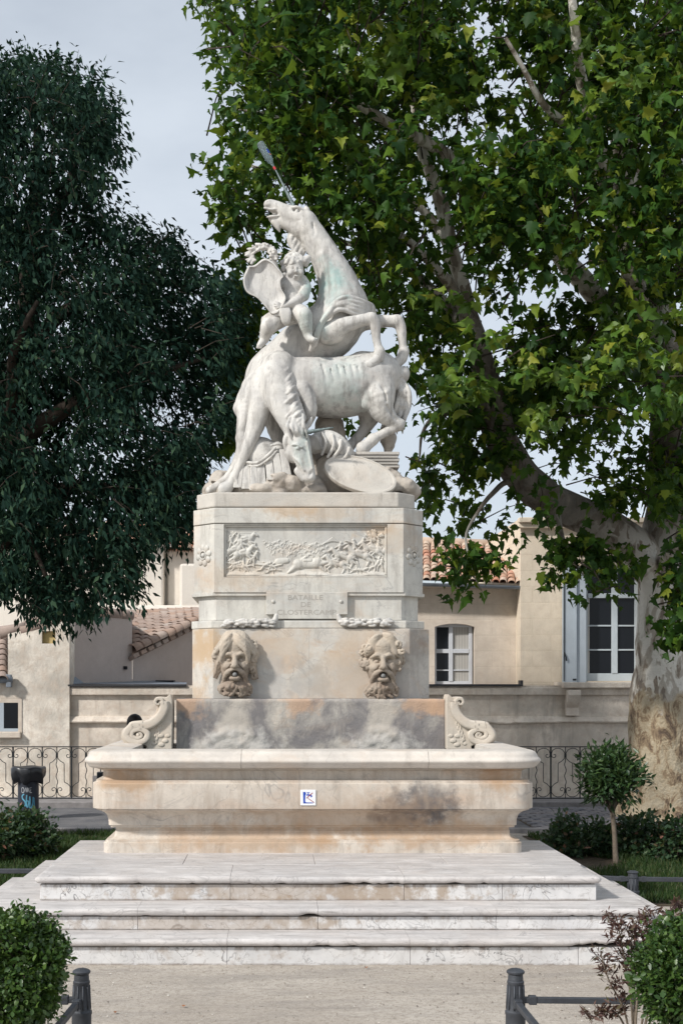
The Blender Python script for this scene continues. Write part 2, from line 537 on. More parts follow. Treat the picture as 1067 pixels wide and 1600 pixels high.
def riser_extra(t, cc):
    cc = _se(t, cc)
    z = t.sep()[2]
    nz_ = t.noise(9.0, 4, 0.7, 0.4, t.vec((1, 1, 0.2), (3, 0, 0)))
    for zb in (0.0, 0.176, 0.324):          # dirt caught in the angle of each tread
        f = t.math('SUBTRACT', 1.0, t.math('MULTIPLY', t.math('ABSOLUTE', t.math('SUBTRACT', z, zb)), 62.0), True)
        cc = t.mix(t.math('MULTIPLY', f, t.ramp(nz_, [(0.35, 0.1), (0.6, 0.9)])), cc, (0.17, 0.125, 0.09))
    dr_ = t.noise(16.0, 4, 0.7, 0.5, t.vec((1.0, 1.0, 0.3), (7, 0, 0)))
    for zt in (0.117, 0.265, 0.435):        # rust-brown drips from under the nosing
        f = t.math('SUBTRACT', 1.0, t.math('MULTIPLY', t.math('ABSOLUTE', t.math('SUBTRACT', z, zt)), 22.0), True)
        cc = t.mix(t.math('MULTIPLY', f, t.ramp(dr_, [(0.5, 0.0), (0.64, 0.85)])), cc, (0.23, 0.175, 0.13))
    return cc
M['riser'] = marble('riser_marble', (0.70, 0.685, 0.672), 0.12, 0.35, 0.95, 0.5, 0.4, riser_extra, 0.12, 3.4, (0.5, 0.38, 0.27), seed=9.4)
def tread_extra(t, cc):
    s = t.noise(5.0, 7, 0.7, 0.3, t.vec((0.35, 3.0, 3.0), (2, 0, 0)))
    cc = t.mix(t.math('MULTIPLY', t.ramp(s, [(0.4, 0.0), (0.62, 1.0)]), 0.55), cc, (0.36, 0.335, 0.32))
    s2 = t.noise(11.0, 6, 0.7, 0.3, t.vec((0.3, 3.0, 3.0), (5, 0, 0)))
    return t.mix(t.math('MULTIPLY', t.ramp(s2, [(0.56, 0.0), (0.68, 1.0)]), 0.6), cc, (0.2, 0.18, 0.17))
M['tread'] = marble('tread_marble', (0.62, 0.585, 0.56), 0.16, 0.45, 0.55, 0.5, 0.2, tread_extra, 0.2, 2.6, (0.52, 0.38, 0.30), seed=11.2)
M['letter'] = plain('engraved_lettering', (0.36, 0.335, 0.30), 0.9)
M['joint'] = plain('dark_joint', (0.14, 0.12, 0.10), 0.9)
M['lead'] = plain('lead_spout', (0.22, 0.22, 0.215), 0.7, 0.1)
M['scroll'] = marble('scroll_limestone', (0.58, 0.515, 0.435), 0.35, 0.3, 0.05, 0.75, 0.35, None, 0.3, 3.0, (0.48, 0.33, 0.22), seed=13.1)
M['horn'] = plain('verdigris_horn', (0.16, 0.20, 0.20), 0.5, 0.35, 0.5, 0.3, 30.0)
# water
t = MT('fountain_water')
M['water'] = t.bsdf((0.10, 0.12, 0.11), 0.06, t.bump(t.noise(9.0, 3), 0.15, 0.02), 0.5)
t = MT('bottle_glass')
M['glass'] = t.bsdf((0.50, 0.60, 0.65), 0.08, None, 0.5, 0.0, Transmission_Weight=0.8, IOR=1.2)
# ground
t = MT('sandy_ground')
a = t.noise(0.8, 6, 0.6); b = t.noise(5.0, 6, 0.65); c = t.noise(130.0, 3, 0.7)
st = t.noise(2.2, 6, 0.7, 0.4, t.vec((0.6, 2.4, 1)))
g = t.mix(t.ramp(a, [(0.35, 0.0), (0.65, 1.0)]), (0.40, 0.352, 0.30), (0.50, 0.45, 0.39))
g = t.mix(t.math('MULTIPLY', t.ramp(b, [(0.45, 0.0), (0.7, 1.0)]), 0.5), g, (0.34, 0.295, 0.245))
g = t.mix(t.math('MULTIPLY', t.ramp(st, [(0.48, 0.0), (0.66, 1.0)]), 0.6), g, (0.27, 0.245, 0.22))
g = t.mix(t.ramp(t.noise(30.0, 4, 0.75), [(0.48, 0.0), (0.66, 0.75)]), g, (0.24, 0.205, 0.17))
g = t.mix(t.ramp(c, [(0.52, 0.0), (0.66, 0.8)]), g, (0.18, 0.155, 0.135))
g = t.mix(t.ramp(c, [(0.28, 0.4), (0.42, 0.0)]), g, (0.62, 0.57, 0.50))
M['sand'] = t.bsdf(g, 0.9, t.bump(t.math('ADD', c, t.math('MULTIPLY', b, 0.6)), 0.35, 0.01), 0.2)
t = MT('asphalt')
c = t.noise(90.0, 4, 0.7); b = t.noise(2.5, 6, 0.65)
g = t.mix(t.ramp(b, [(0.35, 0.0), (0.65, 1.0)]), (0.105, 0.105, 0.112), (0.17, 0.165, 0.165))
g = t.mix(t.ramp(c, [(0.5, 0.0), (0.75, 0.6)]), g, (0.06, 0.06, 0.062))
M['asphalt'] = t.bsdf(g, 0.9, t.bump(c, 0.4, 0.01), 0.3)
M['soil'] = plain('dark_soil', (0.085, 0.065, 0.045), 0.95, 0, 0.2, 0.4, 14.0, 0.8, 40.0)
M['kerb'] = plain('grey_kerb_stone', (0.24, 0.225, 0.22), 0.85, 0, 0.3, 0.25, 7.0, 0.4, 60.0)
t = MT('cobble_stone')
r_ = t.objrand()
g = t.mix(1.0, t.ramp(r_, [(0.0, (0.13, 0.13, 0.145)), (0.5, (0.17, 0.165, 0.175)), (1.0, (0.22, 0.2, 0.2))]), t.ramp(t.noise(25.0, 5), [(0.3, 0.75), (0.7, 1.15)]), 'MULTIPLY')
M['cobble'] = t.bsdf(g, 0.75, t.bump(t.noise(60.0, 4), 0.5, 0.01), 0.4)
# buildings
M['limewash'] = plaster('cream_limestone_wall', (0.71, 0.625, 0.535), 0.25, 0.3, courses=0.2, seed=1.0)
M['pilaster'] = plaster('pale_dressed_stone', (0.73, 0.635, 0.51), 0.3, 0.25, courses=0.28, seed=2.0)
M['oldwall'] = plaster('old_plaster_wall', (0.77, 0.685, 0.59), 0.45, 0.6, bump=0.9, seed=3.0)
M['roughwall'] = plaster('rough_patched_wall', (0.82, 0.75, 0.655), 0.4, 0.7, bump=1.0, seed=4.0)
M['greywall'] = plaster('mauve_render', (0.56, 0.485, 0.45), 0.18, 0.15, bump=0.25, seed=5.0, streak_c=(0.3, 0.25, 0.23))
M['whitewall'] = plaster('white_render', (0.80, 0.74, 0.66), 0.08, 0.12, bump=0.2, seed=6.0, streak_c=(0.5, 0.44, 0.38))
t = MT('roof_tile_red')
g = t.ramp(t.objrand(), [(0.0, (0.50, 0.36, 0.27)), (0.3, (0.58, 0.46, 0.36)), (0.55, (0.46, 0.24, 0.16)), (0.8, (0.50, 0.20, 0.12)), (1.0, (0.56, 0.50, 0.42))])
g = t.mix(t.ramp(t.noise(9.0, 6, 0.7), [(0.45, 0.0), (0.75, 0.7)]), g, (0.30, 0.24, 0.2))
M['tile_red'] = t.bsdf(g, 0.9, t.bump(t.noise(60, 4), 0.3, 0.01), 0.2)
t = MT('roof_tile_brown')
g = t.ramp(t.objrand(), [(0.0, (0.30, 0.225, 0.19)), (0.4, (0.36, 0.285, 0.245)), (0.7, (0.38, 0.26, 0.2)), (1.0, (0.40, 0.34, 0.30))])
g = t.mix(t.ramp(t.noise(9.0, 6, 0.7), [(0.45, 0.0), (0.75, 0.6)]), g, (0.22, 0.18, 0.16))
M['tile_brown'] = t.bsdf(g, 0.9, t.bump(t.noise(60, 4), 0.3, 0.01), 0.2)
M['zinc'] = plain('grey_zinc', (0.22, 0.25, 0.29), 0.5, 0.3, 0.5, 0.2, 5.0)
M['zinc_dark'] = plain('dark_zinc', (0.045, 0.045, 0.05), 0.5, 0.2, 0.5, 0.2, 5.0)
M['shutter'] = plain('blue_grey_shutter_paint', (0.40, 0.45, 0.50), 0.6, 0, 0.4, 0.08, 3.0)
M['frame'] = plain('pale_grey_window_paint', (0.48, 0.53, 0.56), 0.5, 0, 0.4, 0.08, 5.0)
M['frame_w'] = plain('white_window_paint', (0.62, 0.64, 0.68), 0.5, 0, 0.4, 0.06, 5.0)
t = MT('window_glass')
M['pane'] = t.bsdf((0.010, 0.012, 0.016), 0.10, t.bump(t.noise(3.0, 2), 0.05, 0.01), 0.22)
t = MT('net_curtain')
wv = t.math('SINE', t.math('MULTIPLY', t.sep()[0], 130.0))
M['curtain'] = t.bsdf(t.mix(t.ramp(t.math('ADD', t.math('MULTIPLY', wv, 0.5), 0.5), [(0.0, 0.0), (1.0, 1.0)]), (0.40, 0.385, 0.36), (0.52, 0.5, 0.465)), 0.8)
M['dark'] = plain('dark_interior', (0.02, 0.02, 0.024), 0.9)
M['iron'] = plain('black_wrought_iron', (0.022, 0.026, 0.03), 0.5, 0.3, 0.5)
M['post'] = plain('charcoal_cast_iron', (0.055, 0.06, 0.07), 0.55, 0.3, 0.5, 0.25, 12.0, 0.2, 80.0)
M['binbag'] = plain('black_bin_bag', (0.010, 0.011, 0.014), 0.32, 0, 0.6)
M['bin'] = plain('dark_blue_bin', (0.022, 0.027, 0.04), 0.5, 0, 0.5)
M['graf_blue'] = plain('blue_spray_paint', (0.10, 0.30, 0.42), 0.7, 0, 0.3, 0.3, 20)
M['graf_white'] = plain('grey_spray_paint', (0.30, 0.31, 0.33), 0.7, 0, 0.3, 0.4, 20)
M['tile_white'] = plain('white_glazed_tile', (0.80, 0.81, 0.83), 0.25, 0, 0.5, 0.03)
M['tile_blue'] = plain('cobalt_glaze', (0.02, 0.07, 0.42), 0.3, 0, 0.5, 0.15, 40)
M['tile_redline'] = plain('dark_red_glaze', (0.33, 0.03, 0.06), 0.3, 0, 0.5, 0.2, 40)
M['black_cloth'] = plain('black_jacket', (0.012, 0.012, 0.015), 0.85, 0, 0.2)
M['hair'] = plain('black_hair', (0.010, 0.008, 0.008), 0.6, 0, 0.3)
M['skin'] = plain('skin', (0.45, 0.28, 0.20), 0.6)
M['label_blue'] = plain('bottle_label_blue', (0.03, 0.06, 0.32), 0.5)
M['label_red'] = plain('bottle_label_red', (0.5, 0.04, 0.05), 0.5)
# vegetation
M['leaf_plane'] = leafmat('plane_leaf', [(0.0, (0.009, 0.032, 0.008)), (0.4, (0.019, 0.056, 0.010)), (0.72, (0.042, 0.100, 0.013)), (0.90, (0.095, 0.165, 0.017)), (1.0, (0.19, 0.22, 0.026))], 0.55, 0.28, 0.15, (0.22, 0.34, 0.03))
M['leaf_dark'] = leafmat('holm_leaf', [(0.0, (0.006, 0.020, 0.015)), (0.5, (0.012, 0.034, 0.024)), (0.85, (0.024, 0.054, 0.034)), (1.0, (0.046, 0.082, 0.042))], 0.7, 0.14, 0.08, (0.05, 0.11, 0.04))
M['leaf_box'] = leafmat('box_leaf', [(0.0, (0.022, 0.055, 0.014)), (0.6, (0.045, 0.095, 0.020)), (1.0, (0.09, 0.15, 0.03))], 0.4, 0.2, 0.5)
M['leaf_laurel'] = leafmat('laurel_leaf', [(0.0, (0.020, 0.050, 0.020)), (0.6, (0.040, 0.085, 0.028)), (1.0, (0.075, 0.125, 0.04))], 0.4, 0.18, 0.5)
M['leaf_rose'] = leafmat('rose_leaf', [(0.0, (0.018, 0.045, 0.022)), (0.6, (0.032, 0.07, 0.03)), (0.93, (0.06, 0.10, 0.04)), (1.0, (0.30, 0.14, 0.10))], 0.5, 0.2, 0.4)
M['leaf_red'] = leafmat('bronze_leaf', [(0.0, (0.055, 0.026, 0.024)), (0.5, (0.085, 0.045, 0.036)), (0.85, (0.12, 0.07, 0.05)), (1.0, (0.09, 0.10, 0.04))], 0.5, 0.2, 0.4, (0.2, 0.07, 0.05))
M['grass'] = leafmat('grass_blade', [(0.0, (0.016, 0.040, 0.010)), (0.6, (0.028, 0.062, 0.016)), (1.0, (0.075, 0.085, 0.032))], 0.6, 0.25, 0.3)
t = MT('plane_bark')
v = t.vec((1.0, 1.0, 0.42))
n1 = t.noise(5.2, 3, 0.5, 0.9, v)
n2 = t.noise(7.5, 4, 0.5, 0.5, t.vec((1, 1, 0.5), (3, 1, 5)))
pat = t.ramp(n1, [(0.0, (0.17, 0.14, 0.115)), (0.39, (0.22, 0.185, 0.15)), (0.41, (0.40, 0.36, 0.305)), (0.50, (0.46, 0.42, 0.36)), (0.52, (0.68, 0.65, 0.59)), (1.0, (0.73, 0.70, 0.64))])
pat = t.mix(t.ramp(n2, [(0.60, 0.0), (0.62, 1.0)]), pat, (0.27, 0.225, 0.18))
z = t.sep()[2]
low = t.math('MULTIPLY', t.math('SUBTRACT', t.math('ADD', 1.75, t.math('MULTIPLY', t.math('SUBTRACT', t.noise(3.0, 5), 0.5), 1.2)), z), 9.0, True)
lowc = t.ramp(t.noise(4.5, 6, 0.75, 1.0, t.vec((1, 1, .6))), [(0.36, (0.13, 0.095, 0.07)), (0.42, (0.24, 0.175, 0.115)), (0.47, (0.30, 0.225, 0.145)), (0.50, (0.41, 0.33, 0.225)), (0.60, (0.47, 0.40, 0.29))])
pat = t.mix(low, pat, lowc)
up = t.math('MULTIPLY', t.math('SUBTRACT', z, 3.3), 1.2, True)  # bark darkened over the limb's height, shade of the crown put into the colour
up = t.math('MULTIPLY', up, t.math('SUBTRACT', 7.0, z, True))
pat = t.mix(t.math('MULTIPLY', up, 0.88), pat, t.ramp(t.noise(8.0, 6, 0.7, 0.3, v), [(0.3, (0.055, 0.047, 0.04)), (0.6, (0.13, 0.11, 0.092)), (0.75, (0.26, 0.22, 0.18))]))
M['bark_plane'] = t.bsdf(pat, 0.85, t.bump(t.math('ADD', n1, t.math('MULTIPLY', t.noise(25.0, 5), 0.6)), 1.0, 0.03), 0.2)
M['bark'] = plain('brown_bark', (0.05, 0.04, 0.032), 0.9, 0, 0.2, 0.35, 12.0, 0.8, 40.0)
M['stem'] = plain('grey_stem', (0.16, 0.13, 0.10), 0.85, 0, 0.2, 0.25, 14.0, 0.5, 50.0)
# ------------------------------------------------------------------ ground
def sheet(name, x0, x1, y0, y1, z, mat, **kw):
    return mk(name, ([(x0, y0, z), (x1, y0, z), (x1, y1, z), (x0, y1, z)], [(0, 1, 2, 3)]), mat, **kw)
sheet('ground', -300, 300, -60, 600, 0.0, M['sand'], kind='structure')
sheet('road', -40, 40, 16.0, 19.2, 0.004, M['asphalt'], kind='structure')
# raised kerb that carries the railing
mk('kerb', box(-40, 40, 19.2, 20.1, -0.05, 0.09), M['kerb'], bevel=0.012, kind='structure')
mk('kerb', box(-40, 40, 15.88, 16.0, -0.05, 0.06), M['kerb'], bevel=0.012, kind='structure')
lawn_l = sheet('flower_bed', -12, -2.05, 11.3, 15.85, 0.006, M['soil'], kind='structure')
lawn_r = sheet('flower_bed', 3.0, 14, 10.6, 15.6, 0.006, M['soil'], kind='structure')
bed_fl = sheet('flower_bed', -6, -1.1, 5.2, 6.44, 0.006, M['sand'], kind='structure')

# cobbles on the right stretch of the road
pav = sheet('cobbled_pavement', 3.3, 5.4, 16.1, 19.1, 0.009, M['soil'], kind='structure')
bm = bmesh.new()
bmesh.ops.create_cube(bm, size=1.0)
bmesh.ops.bevel(bm, geom=list(bm.edges), offset=0.12, segments=1, affect='EDGES')
cob = bpy.data.meshes.new('cobble'); bm.to_mesh(cob); bm.free(); cob.materials.append(M['cobble'])
row = 0
y = 16.2
while y < 19.0:
    x = 3.4 + (0.09 if row % 2 else 0.0)
    while x < 5.3:
        Mx = Matrix.Translation((x + random.uniform(-.008, .008), y + random.uniform(-.008, .008), 0.012 + random.uniform(-.004, .006))) @ Matrix.Rotation(R(8 + random.uniform(-3, 3)), 4, 'Z') @ Matrix.Diagonal((0.172 * random.uniform(.93, 1.02), 0.150, 0.05, 1))
        inst('cobble', cob, Mx, pav)
        x += 0.182
    y += 0.162
    row += 1

# ------------------------------------------------------------------ buildings
def wall_holes(x0, x1, z0, z1, y, holes, depth=0.25, back=0.0):
    """front sheet at y with rectangular holes (hx0,hx1,hz0,hz1) and their reveals"""
    xs = sorted({x0, x1, *[h[0] for h in holes], *[h[1] for h in holes]})
    zs = sorted({z0, z1, *[h[2] for h in holes], *[h[3] for h in holes]})
    V, F = [], []
    def quad(*p):
        n = len(V); V.extend(p); F.append((n, n + 1, n + 2, n + 3))
    for i in range(len(xs) - 1):
        for j in range(len(zs) - 1):
            mx, mz = (xs[i] + xs[i + 1]) / 2, (zs[j] + zs[j + 1]) / 2
            if any(h[0] < mx < h[1] and h[2] < mz < h[3] for h in holes): continue
            quad((xs[i], y, zs[j]), (xs[i + 1], y, zs[j]), (xs[i + 1], y, zs[j + 1]), (xs[i], y, zs[j + 1]))
    for (a, b, c, d) in holes:
        quad((a, y, c), (a, y + depth, c), (a, y + depth, d), (a, y, d))
        quad((b, y, d), (b, y + depth, d), (b, y + depth, c), (b, y, c))
        quad((a, y, d), (a, y + depth, d), (b, y + depth, d), (b, y, d))
        quad((b, y, c), (b, y + depth, c), (a, y + depth, c), (a, y, c))
    if back:
        quad((x0, y, z0), (x0, y, z1), (x0, y + back, z1), (x0, y + back, z0))
        quad((x1, y, z1), (x1, y, z0), (x1, y + back, z0), (x1, y + back, z1))
        quad((x0, y, z1), (x1, y, z1), (x1, y + back, z1), (x0, y + back, z1))
        quad((x1, y + back, z0), (x0, y + back, z0), (x0, y + back, z1), (x1, y + back, z1))
    return V, F

def half_tile(L=0.42, r0=0.095, r1=0.075, n=7, th=0.014):
    """canal tile: arched shell along +Y (down-slope), wide end last"""
    V, F = [], []
    for (yy, r) in ((0.0, r1), (L, r0)):
        for rr in (r, r - th):
            for k in range(n + 1):
                a = math.pi * k / n
                V.append((rr * math.cos(a), yy, rr * math.sin(a) * 0.8))
    m = n + 1
    for k in range(n):
        F.append((k, k + 1, 2 * m + k + 1, 2 * m + k))
        F.append((m + k + 1, m + k, 3 * m + k, 3 * m + k + 1))
        F.append((2 * m + k, 2 * m + k + 1, 3 * m + k + 1, 3 * m + k))
    return V, F

def tile_roof(parent, A, B, C, D, mat, cols, rows, along_eave=True, lap=1.35, kind_name='roof_tile', jit=0.012):
    """cover the quad A,B (lower edge) C,D (upper edge, C above A) with canal tiles whose channels run from CD down to AB"""
    A, B, C, D = map(Vector, (A, B, C, D))
    wid = (B - A).length / cols
    length = ((C - A).length + (D - B).length) / 2 / rows
    me = mesh('roof_tile', *half_tile(length * lap, wid * 0.53, wid * 0.43), mat, True)
    nrm = (B - A).cross(C - A).normalized()
    if nrm.z < 0: nrm = -nrm
    for i in range(cols):
        u = (i + 0.5) / cols
        lo, hi = A.lerp(B, u), C.lerp(D, u)
        dwn = (lo - hi).normalized()
        sd = nrm.cross(dwn).normalized()
        for j in range(rows):
            p = hi.lerp(lo, j / rows) + nrm * (0.012 + random.uniform(0, jit)) + sd * random.uniform(-jit, jit) * 0.6
            dw = (dwn + nrm * 0.035 + sd * random.uniform(-.03, .03)).normalized()
            s2 = dw.cross(nrm).normalized()
            n2 = s2.cross(dw).normalized()
            Mx = Matrix((s2, dw, n2)).transposed().to_4x4()
            Mx.translation = p
            inst(kind_name, me, Mx, parent)

def rect(px0, px1, py0, py1, d):
    a, b = W(px0, py1, d), W(px1, py0, d)
    return a.x, b.x, a.z, b.z

# --- right house with red tile roof and arched window
d = 22.0
house = empty('tiled_house', W(740, 1253, d), 'long cream stone house with red tile roof and round vent behind the fountain', 'house')
a = rect(600, 816, 912, 1290, d)
win = rect(679, 741, 974, 1069, d)
ocu = rect(700, 720, 923, 943, d)
wall = mk('wall', wall_holes(a[0], a[1], a[2], a[3], d, [win], 0.16), M['limewash'], house)
# segmental head of the window opening
cxw, hw = (win[0] + win[1]) / 2, (win[1] - win[0]) / 2
V, F = [], []
n = 14
for k in range(n + 1):
    x = win[0] + 2 * hw * k / n
    z = win[3] - 0.055 + 0.055 * (1 - ((x - cxw) / hw) ** 2) - 0.004
    V += [(x, d - 0.002, z), (x, d - 0.002, win[3] + 0.004), (x, d + 0.158, z)]
for k in range(n):
    b_ = 3 * k
    F += [(b_, b_ + 3, b_ + 4, b_ + 1), (b_, b_ + 2, b_ + 5, b_ + 3)]
mk('window_arch', (V, F), M['limewash'], house)
# window: frame, panes, curtain
wx0, wx1, wz0, wz1 = win
wy = d + 0.115
fr = mk('window', join(box(wx0, wx0 + 0.045, wy, wy + 0.05, wz0, wz1), box(wx1 - 0.08, wx1 - 0.02, wy, wy + 0.05, wz0, wz1),
                       box(wx0 + .045, wx1 - .08, wy + .002, wy + .05, wz1 - 0.06, wz1), box(wx0 + .045, wx1 - .08, wy + .002, wy + .05, wz0, wz0 + 0.05)), M['frame_w'], house, bevel=0.004)
mx = wx0 + 0.29
zt = W(0, 1017, d).z
mk('mullion', box(mx - 0.035, mx + 0.035, wy - 0.01, wy + 0.047, wz0 + 0.05, wz1 - 0.06), M['frame_w'], fr, bevel=0.004)
mk('transom', box(wx0 + .045, wx1 - .08, wy - .006, wy + 0.046, zt - 0.035, zt + 0.035), M['frame_w'], fr, bevel=0.004)
zb = W(0, 1047, d).z
mk('glazing_bar', box(wx0 + .045, mx - .035, wy + .004, wy + 0.04, zb - 0.01, zb + 0.01), M['frame_w'], fr)
mk('glazing_bar', box(mx + .035, wx1 - .08, wy + .004, wy + 0.04, zb - 0.01, zb + 0.01), M['frame_w'], fr)
for (x0, x1) in ((wx0 + .04, mx), (mx, wx1 - .075)):
    for (z0, z1) in ((wz0 + .04, zb), (zb, zt), (zt, wz1 - .05)):
        mk('pane', box(x0, x1, wy + .026, wy + .031, z0, z1), M['pane'] if x1 == mx else M['curtain'], fr)
mk('interior', box(wx0 - .1, wx1 + .1, d + .30, d + .32, wz0 - .1, wz1 + .1), M['dark'], house)
# round vent: stone ring and dark mesh
oc = W(710, 933, d)
V, F = [], []
for ri, yy in ((0.108, d - 0.012), (0.108, d - 0.002), (0.095, d - 0.012), (0.092, d - 0.004)):
    for k in range(24):
        V.append((oc.x + ri * math.cos(k * math.pi / 12), yy, oc.z + ri * math.sin(k * math.pi / 12)))
for k in range(24):
    k2 = (k + 1) % 24
    F += [(24 + k, 24 + k2, k2, k), (k, k2, 48 + k2, 48 + k), (48 + k, 48 + k2, 72 + k2, 72 + k)]
mk('vent_ring', (V, F), M['limewash'], house)
mk('vent_mesh', ([V[72 + k] for k in range(24)], [tuple(range(24))]), M['mask'], house)
# roof
A, B = W(600, 905, d - 0.25), W(816, 912, d - 0.25)
C, D = W(600, 847, d + 2.6), W(816, 855, d + 2.6)
mk('roof_deck', ([A, B, D, C], [(0, 1, 2, 3)]), M['tile_brown'], house)
rf = mk('roof_ridge', tube([C + Vector((0, .05, .03)), C.lerp(D, .5) + Vector((0, .05, .035)), D + Vector((0, .05, .03))], 0.10, 10), M['tile_red'], house, smooth=True)
tile_roof(house, W(648, 906.5, d - 0.25), B, W(648, 849, d + 2.6), D, M['tile_red'], 14, 12)
V, F = [], []
for (x, z) in ((A.x, A.z - 0.05), (B.x, B.z - 0.05)):
    for k in range(9):
        aa = math.pi + math.pi * k / 8
        V.append((x, d - 0.33 + 0.055 * math.cos(aa), z + 0.0 + 0.055 * math.sin(aa)))
for k in range(8):
    F.append((k, k + 1, 10 + k, 9 + k))
mk('gutter', (V, F), M['zinc'], house, smooth=True)
mk('eave_board', box(A.x, B.x, d - 0.25, d - 0.003, A.z - 0.13, A.z - 0.07), M['limewash'], house)

# --- stone mansion wing on the right with blue shutters
d2 = 21.6
mans = empty('stone_mansion', W(900, 1253, d2), 'pale dressed stone mansion wing with tall window and blue-grey shutter', 'house')
a = rect(813, 1330, 809, 1290, d2)
win2 = rect(905, 1001, 884, 1064, d2)
mk('wall', wall_holes(a[0], a[1], a[2], a[3], d2, [win2], 0.30, 6.0), M['pilaster'], mans)
mk('interior', box(win2[0] - .2, win2[1] + .2, d2 + .5, d2 + .52, win2[2] - .2, win2[3] + .2), M['dark'], mans)
x0, x1, z0, z1 = win2
yf = d2 + 0.14
fr2 = mk('window', join(box(x0 + .10, x0 + .17, yf, yf + .06, z0, z1), box(x1 - .07, x1, yf, yf + .06, z0, z1),
                        box(x0 + .17, x1 - .07, yf + .002, yf + .06, z1 - .07, z1), box(x0 + .17, x1 - .07, yf + .002, yf + .06, z0, z0 + .13)), M['frame'], mans, bevel=.004)
mx2 = W(963, 0, d2).x
zt2 = W(0, 930, d2).z
mk('mullion', box(mx2 - .05, mx2 + .05, yf - .012, yf + .055, z0 + .13, z1 - .07), M['frame'], fr2, bevel=.006)
mk('transom', box(x0 + .17, x1 - .07, yf - .018, yf + .05, zt2 - .04, zt2 + .04), M['frame'], fr2, bevel=.006)
for py in (977, 1015):
    zz = W(0, py, d2).z
    mk('glazing_bar', box(x0 + .17, mx2 - .05, yf + .006, yf + .05, zz - .013, zz + .013), M['frame'], fr2, bevel=.003)
    mk('glazing_bar', box(mx2 + .05, x1 - .07, yf + .006, yf + .05, zz - .013, zz + .013), M['frame'], fr2, bevel=.003)
zs = [z0 + .12, W(0, 1015, d2).z, W(0, 977, d2).z, zt2, z1 - .06]
for (p0, p1) in ((x0 + .16, mx2), (mx2, x1 - .06)):
    for k in range(4):
        mk('pane', box(p0, p1, yf + .03, yf + .036, zs[k], zs[k + 1]), M['pane'], fr2)
        if k < 3: mk('curtain', box(p0 + .012, p0 + (.045 if p0 < mx2 else .02), yf + .022, yf + .029, zs[k], zs[k + 1]), M['curtain'], fr2)
# folded shutter: two leaves standing off the wall
sx0, sx1, sz0, sz1 = rect(877, 899, 886, 1066, d2)
sh = mk('shutter', box(sx0, sx1, d2 - .075, d2 - .03, sz0, sz1), M['shutter'], mans, bevel=.004)
mk('shutter_leaf', join(prism([(sx1 + .012, sz0), (sx1 + .17, sz0), (sx1 + .17, sz1), (sx1 + .012, sz1)], d2 - .03, d2 + .012)), M['shutter'], mans, bevel=.004)
mk('espagnolette', tube([(sx0 + .02, d2 - .09, sz0 + .02), (sx0 + .02, d2 - .09, sz1 - .05)], .008, 6), M['iron'], sh)
mk('espagnolette_handle', tube([(sx0 + .02, d2 - .10, sz0 + .5), (sx0 + .05, d2 - .11, sz0 + .42), (sx0 + .06, d2 - .10, sz0 + .36)], .012, 6), M['iron'], sh)
mk('shutter_hinge', box(sx1 - .07, sx1 - .01, d2 - .083, d2 - .074, sz0 + .03, sz0 + .06), M['iron'], sh)
# cornice over window, sill and bracket
for (p0, p1, q0, q1, dp) in ((905, 1010, 876, 884, .05), (900, 1014, 866, 876, .10), (896, 1016, 860, 866, .16), (808, 1030, 818, 826, .10), (808, 1030, 810, 818, .16)):
    x_0, x_1, z_0, z_1 = rect(p0, p1, q0, q1, d2)
    mk('cornice_moulding', box(x_0, x_1, d2 - dp, d2 + .004, z_0 + .001, z_1 - .001), M['pilaster'], mans, bevel=.012)
x_0, x_1, z_0, z_1 = rect(876, 1016, 1066, 1077, 21.0)
mk('window_sill', box(x_0, x_1, 20.82, 21.59, z_0 + .02, z_1), M['oldwall'], mans, bevel=.015)
bx0, bx1, bz0, bz1 = rect(882, 902, 1078, 1118, 21.0)
prof = [(0, bz1), (-.22, bz1), (-.24, bz1 - .08), (-.17, bz1 - .2), (-.09, bz1 - .29), (-.10, bz1 - .34), (-.12, bz0), (0, bz0)]
V = [(bx0, 21.0 + p, z) for p, z in prof] + [(bx1, 21.0 + p, z) for p, z in prof]
n = len(prof)
F = [tuple(range(n)), tuple(reversed(range(n, 2 * n)))] + [(i, n + i, n + (i + 1) % n, (i + 1) % n) for i in range(n)]
mk('sill_bracket', (V, F), M['oldwall'], mans, bevel=.01)

# --- lower terrace wall running behind the railing
d3 = 21.0
ter = empty('terrace_wall', W(540, 1260, d3), 'low stained cream terrace wall with ledges behind the iron railing', 'wall')
xl, xr = W(108, 0, d3).x, W(1330, 0, d3).x
def zz(py, d=d3): return H - (py - HY) / S * d
mk('wall', box(xl, xr, d3, d3 + .5, -0.02, zz(1071)), M['oldwall'], ter)
mk('coping', box(xl, xr, d3 - .07, d3 - .002, zz(1086), zz(1074)), M['oldwall'], ter, bevel=.012)
# worn string course: wavy lower edge
V, F = [], []
N_ = 160
for k in range(N_ + 1):
    x = xl + (xr - xl) * k / N_
    w_ = 0.018 * mnoise.noise(Vector((x * 1.1, 0, 3))) + 0.010 * mnoise.noise(Vector((x * 5, 2, 3)))
    px_ = CX + x / d3 * S
    step = -0.045 if 770 < px_ < 800 else 0.0
    zt_, zb_ = zz(1119), zz(1129) + w_ + step * .4
    V += [(x, d3 - .002, zt_), (x, d3 - .035, zt_ - .008), (x, d3 - .075, zb_ + .02), (x, d3 - .065, zb_), (x, d3 - .002, zb_ - .012)]
for k in range(N_):
    for j in range(4):
        F.append((5 * k + j, 5 * k + j + 1, 5 * k + j + 6, 5 * k + j + 5))
mk('string_course', (V, F), M['oldwall'], ter)
mk('coping_flashing', box(xl, W(292, 0, d3).x, d3 - .10, d3 + .1, zz(1072.5), zz(1069.5)), M['zinc_dark'], ter)
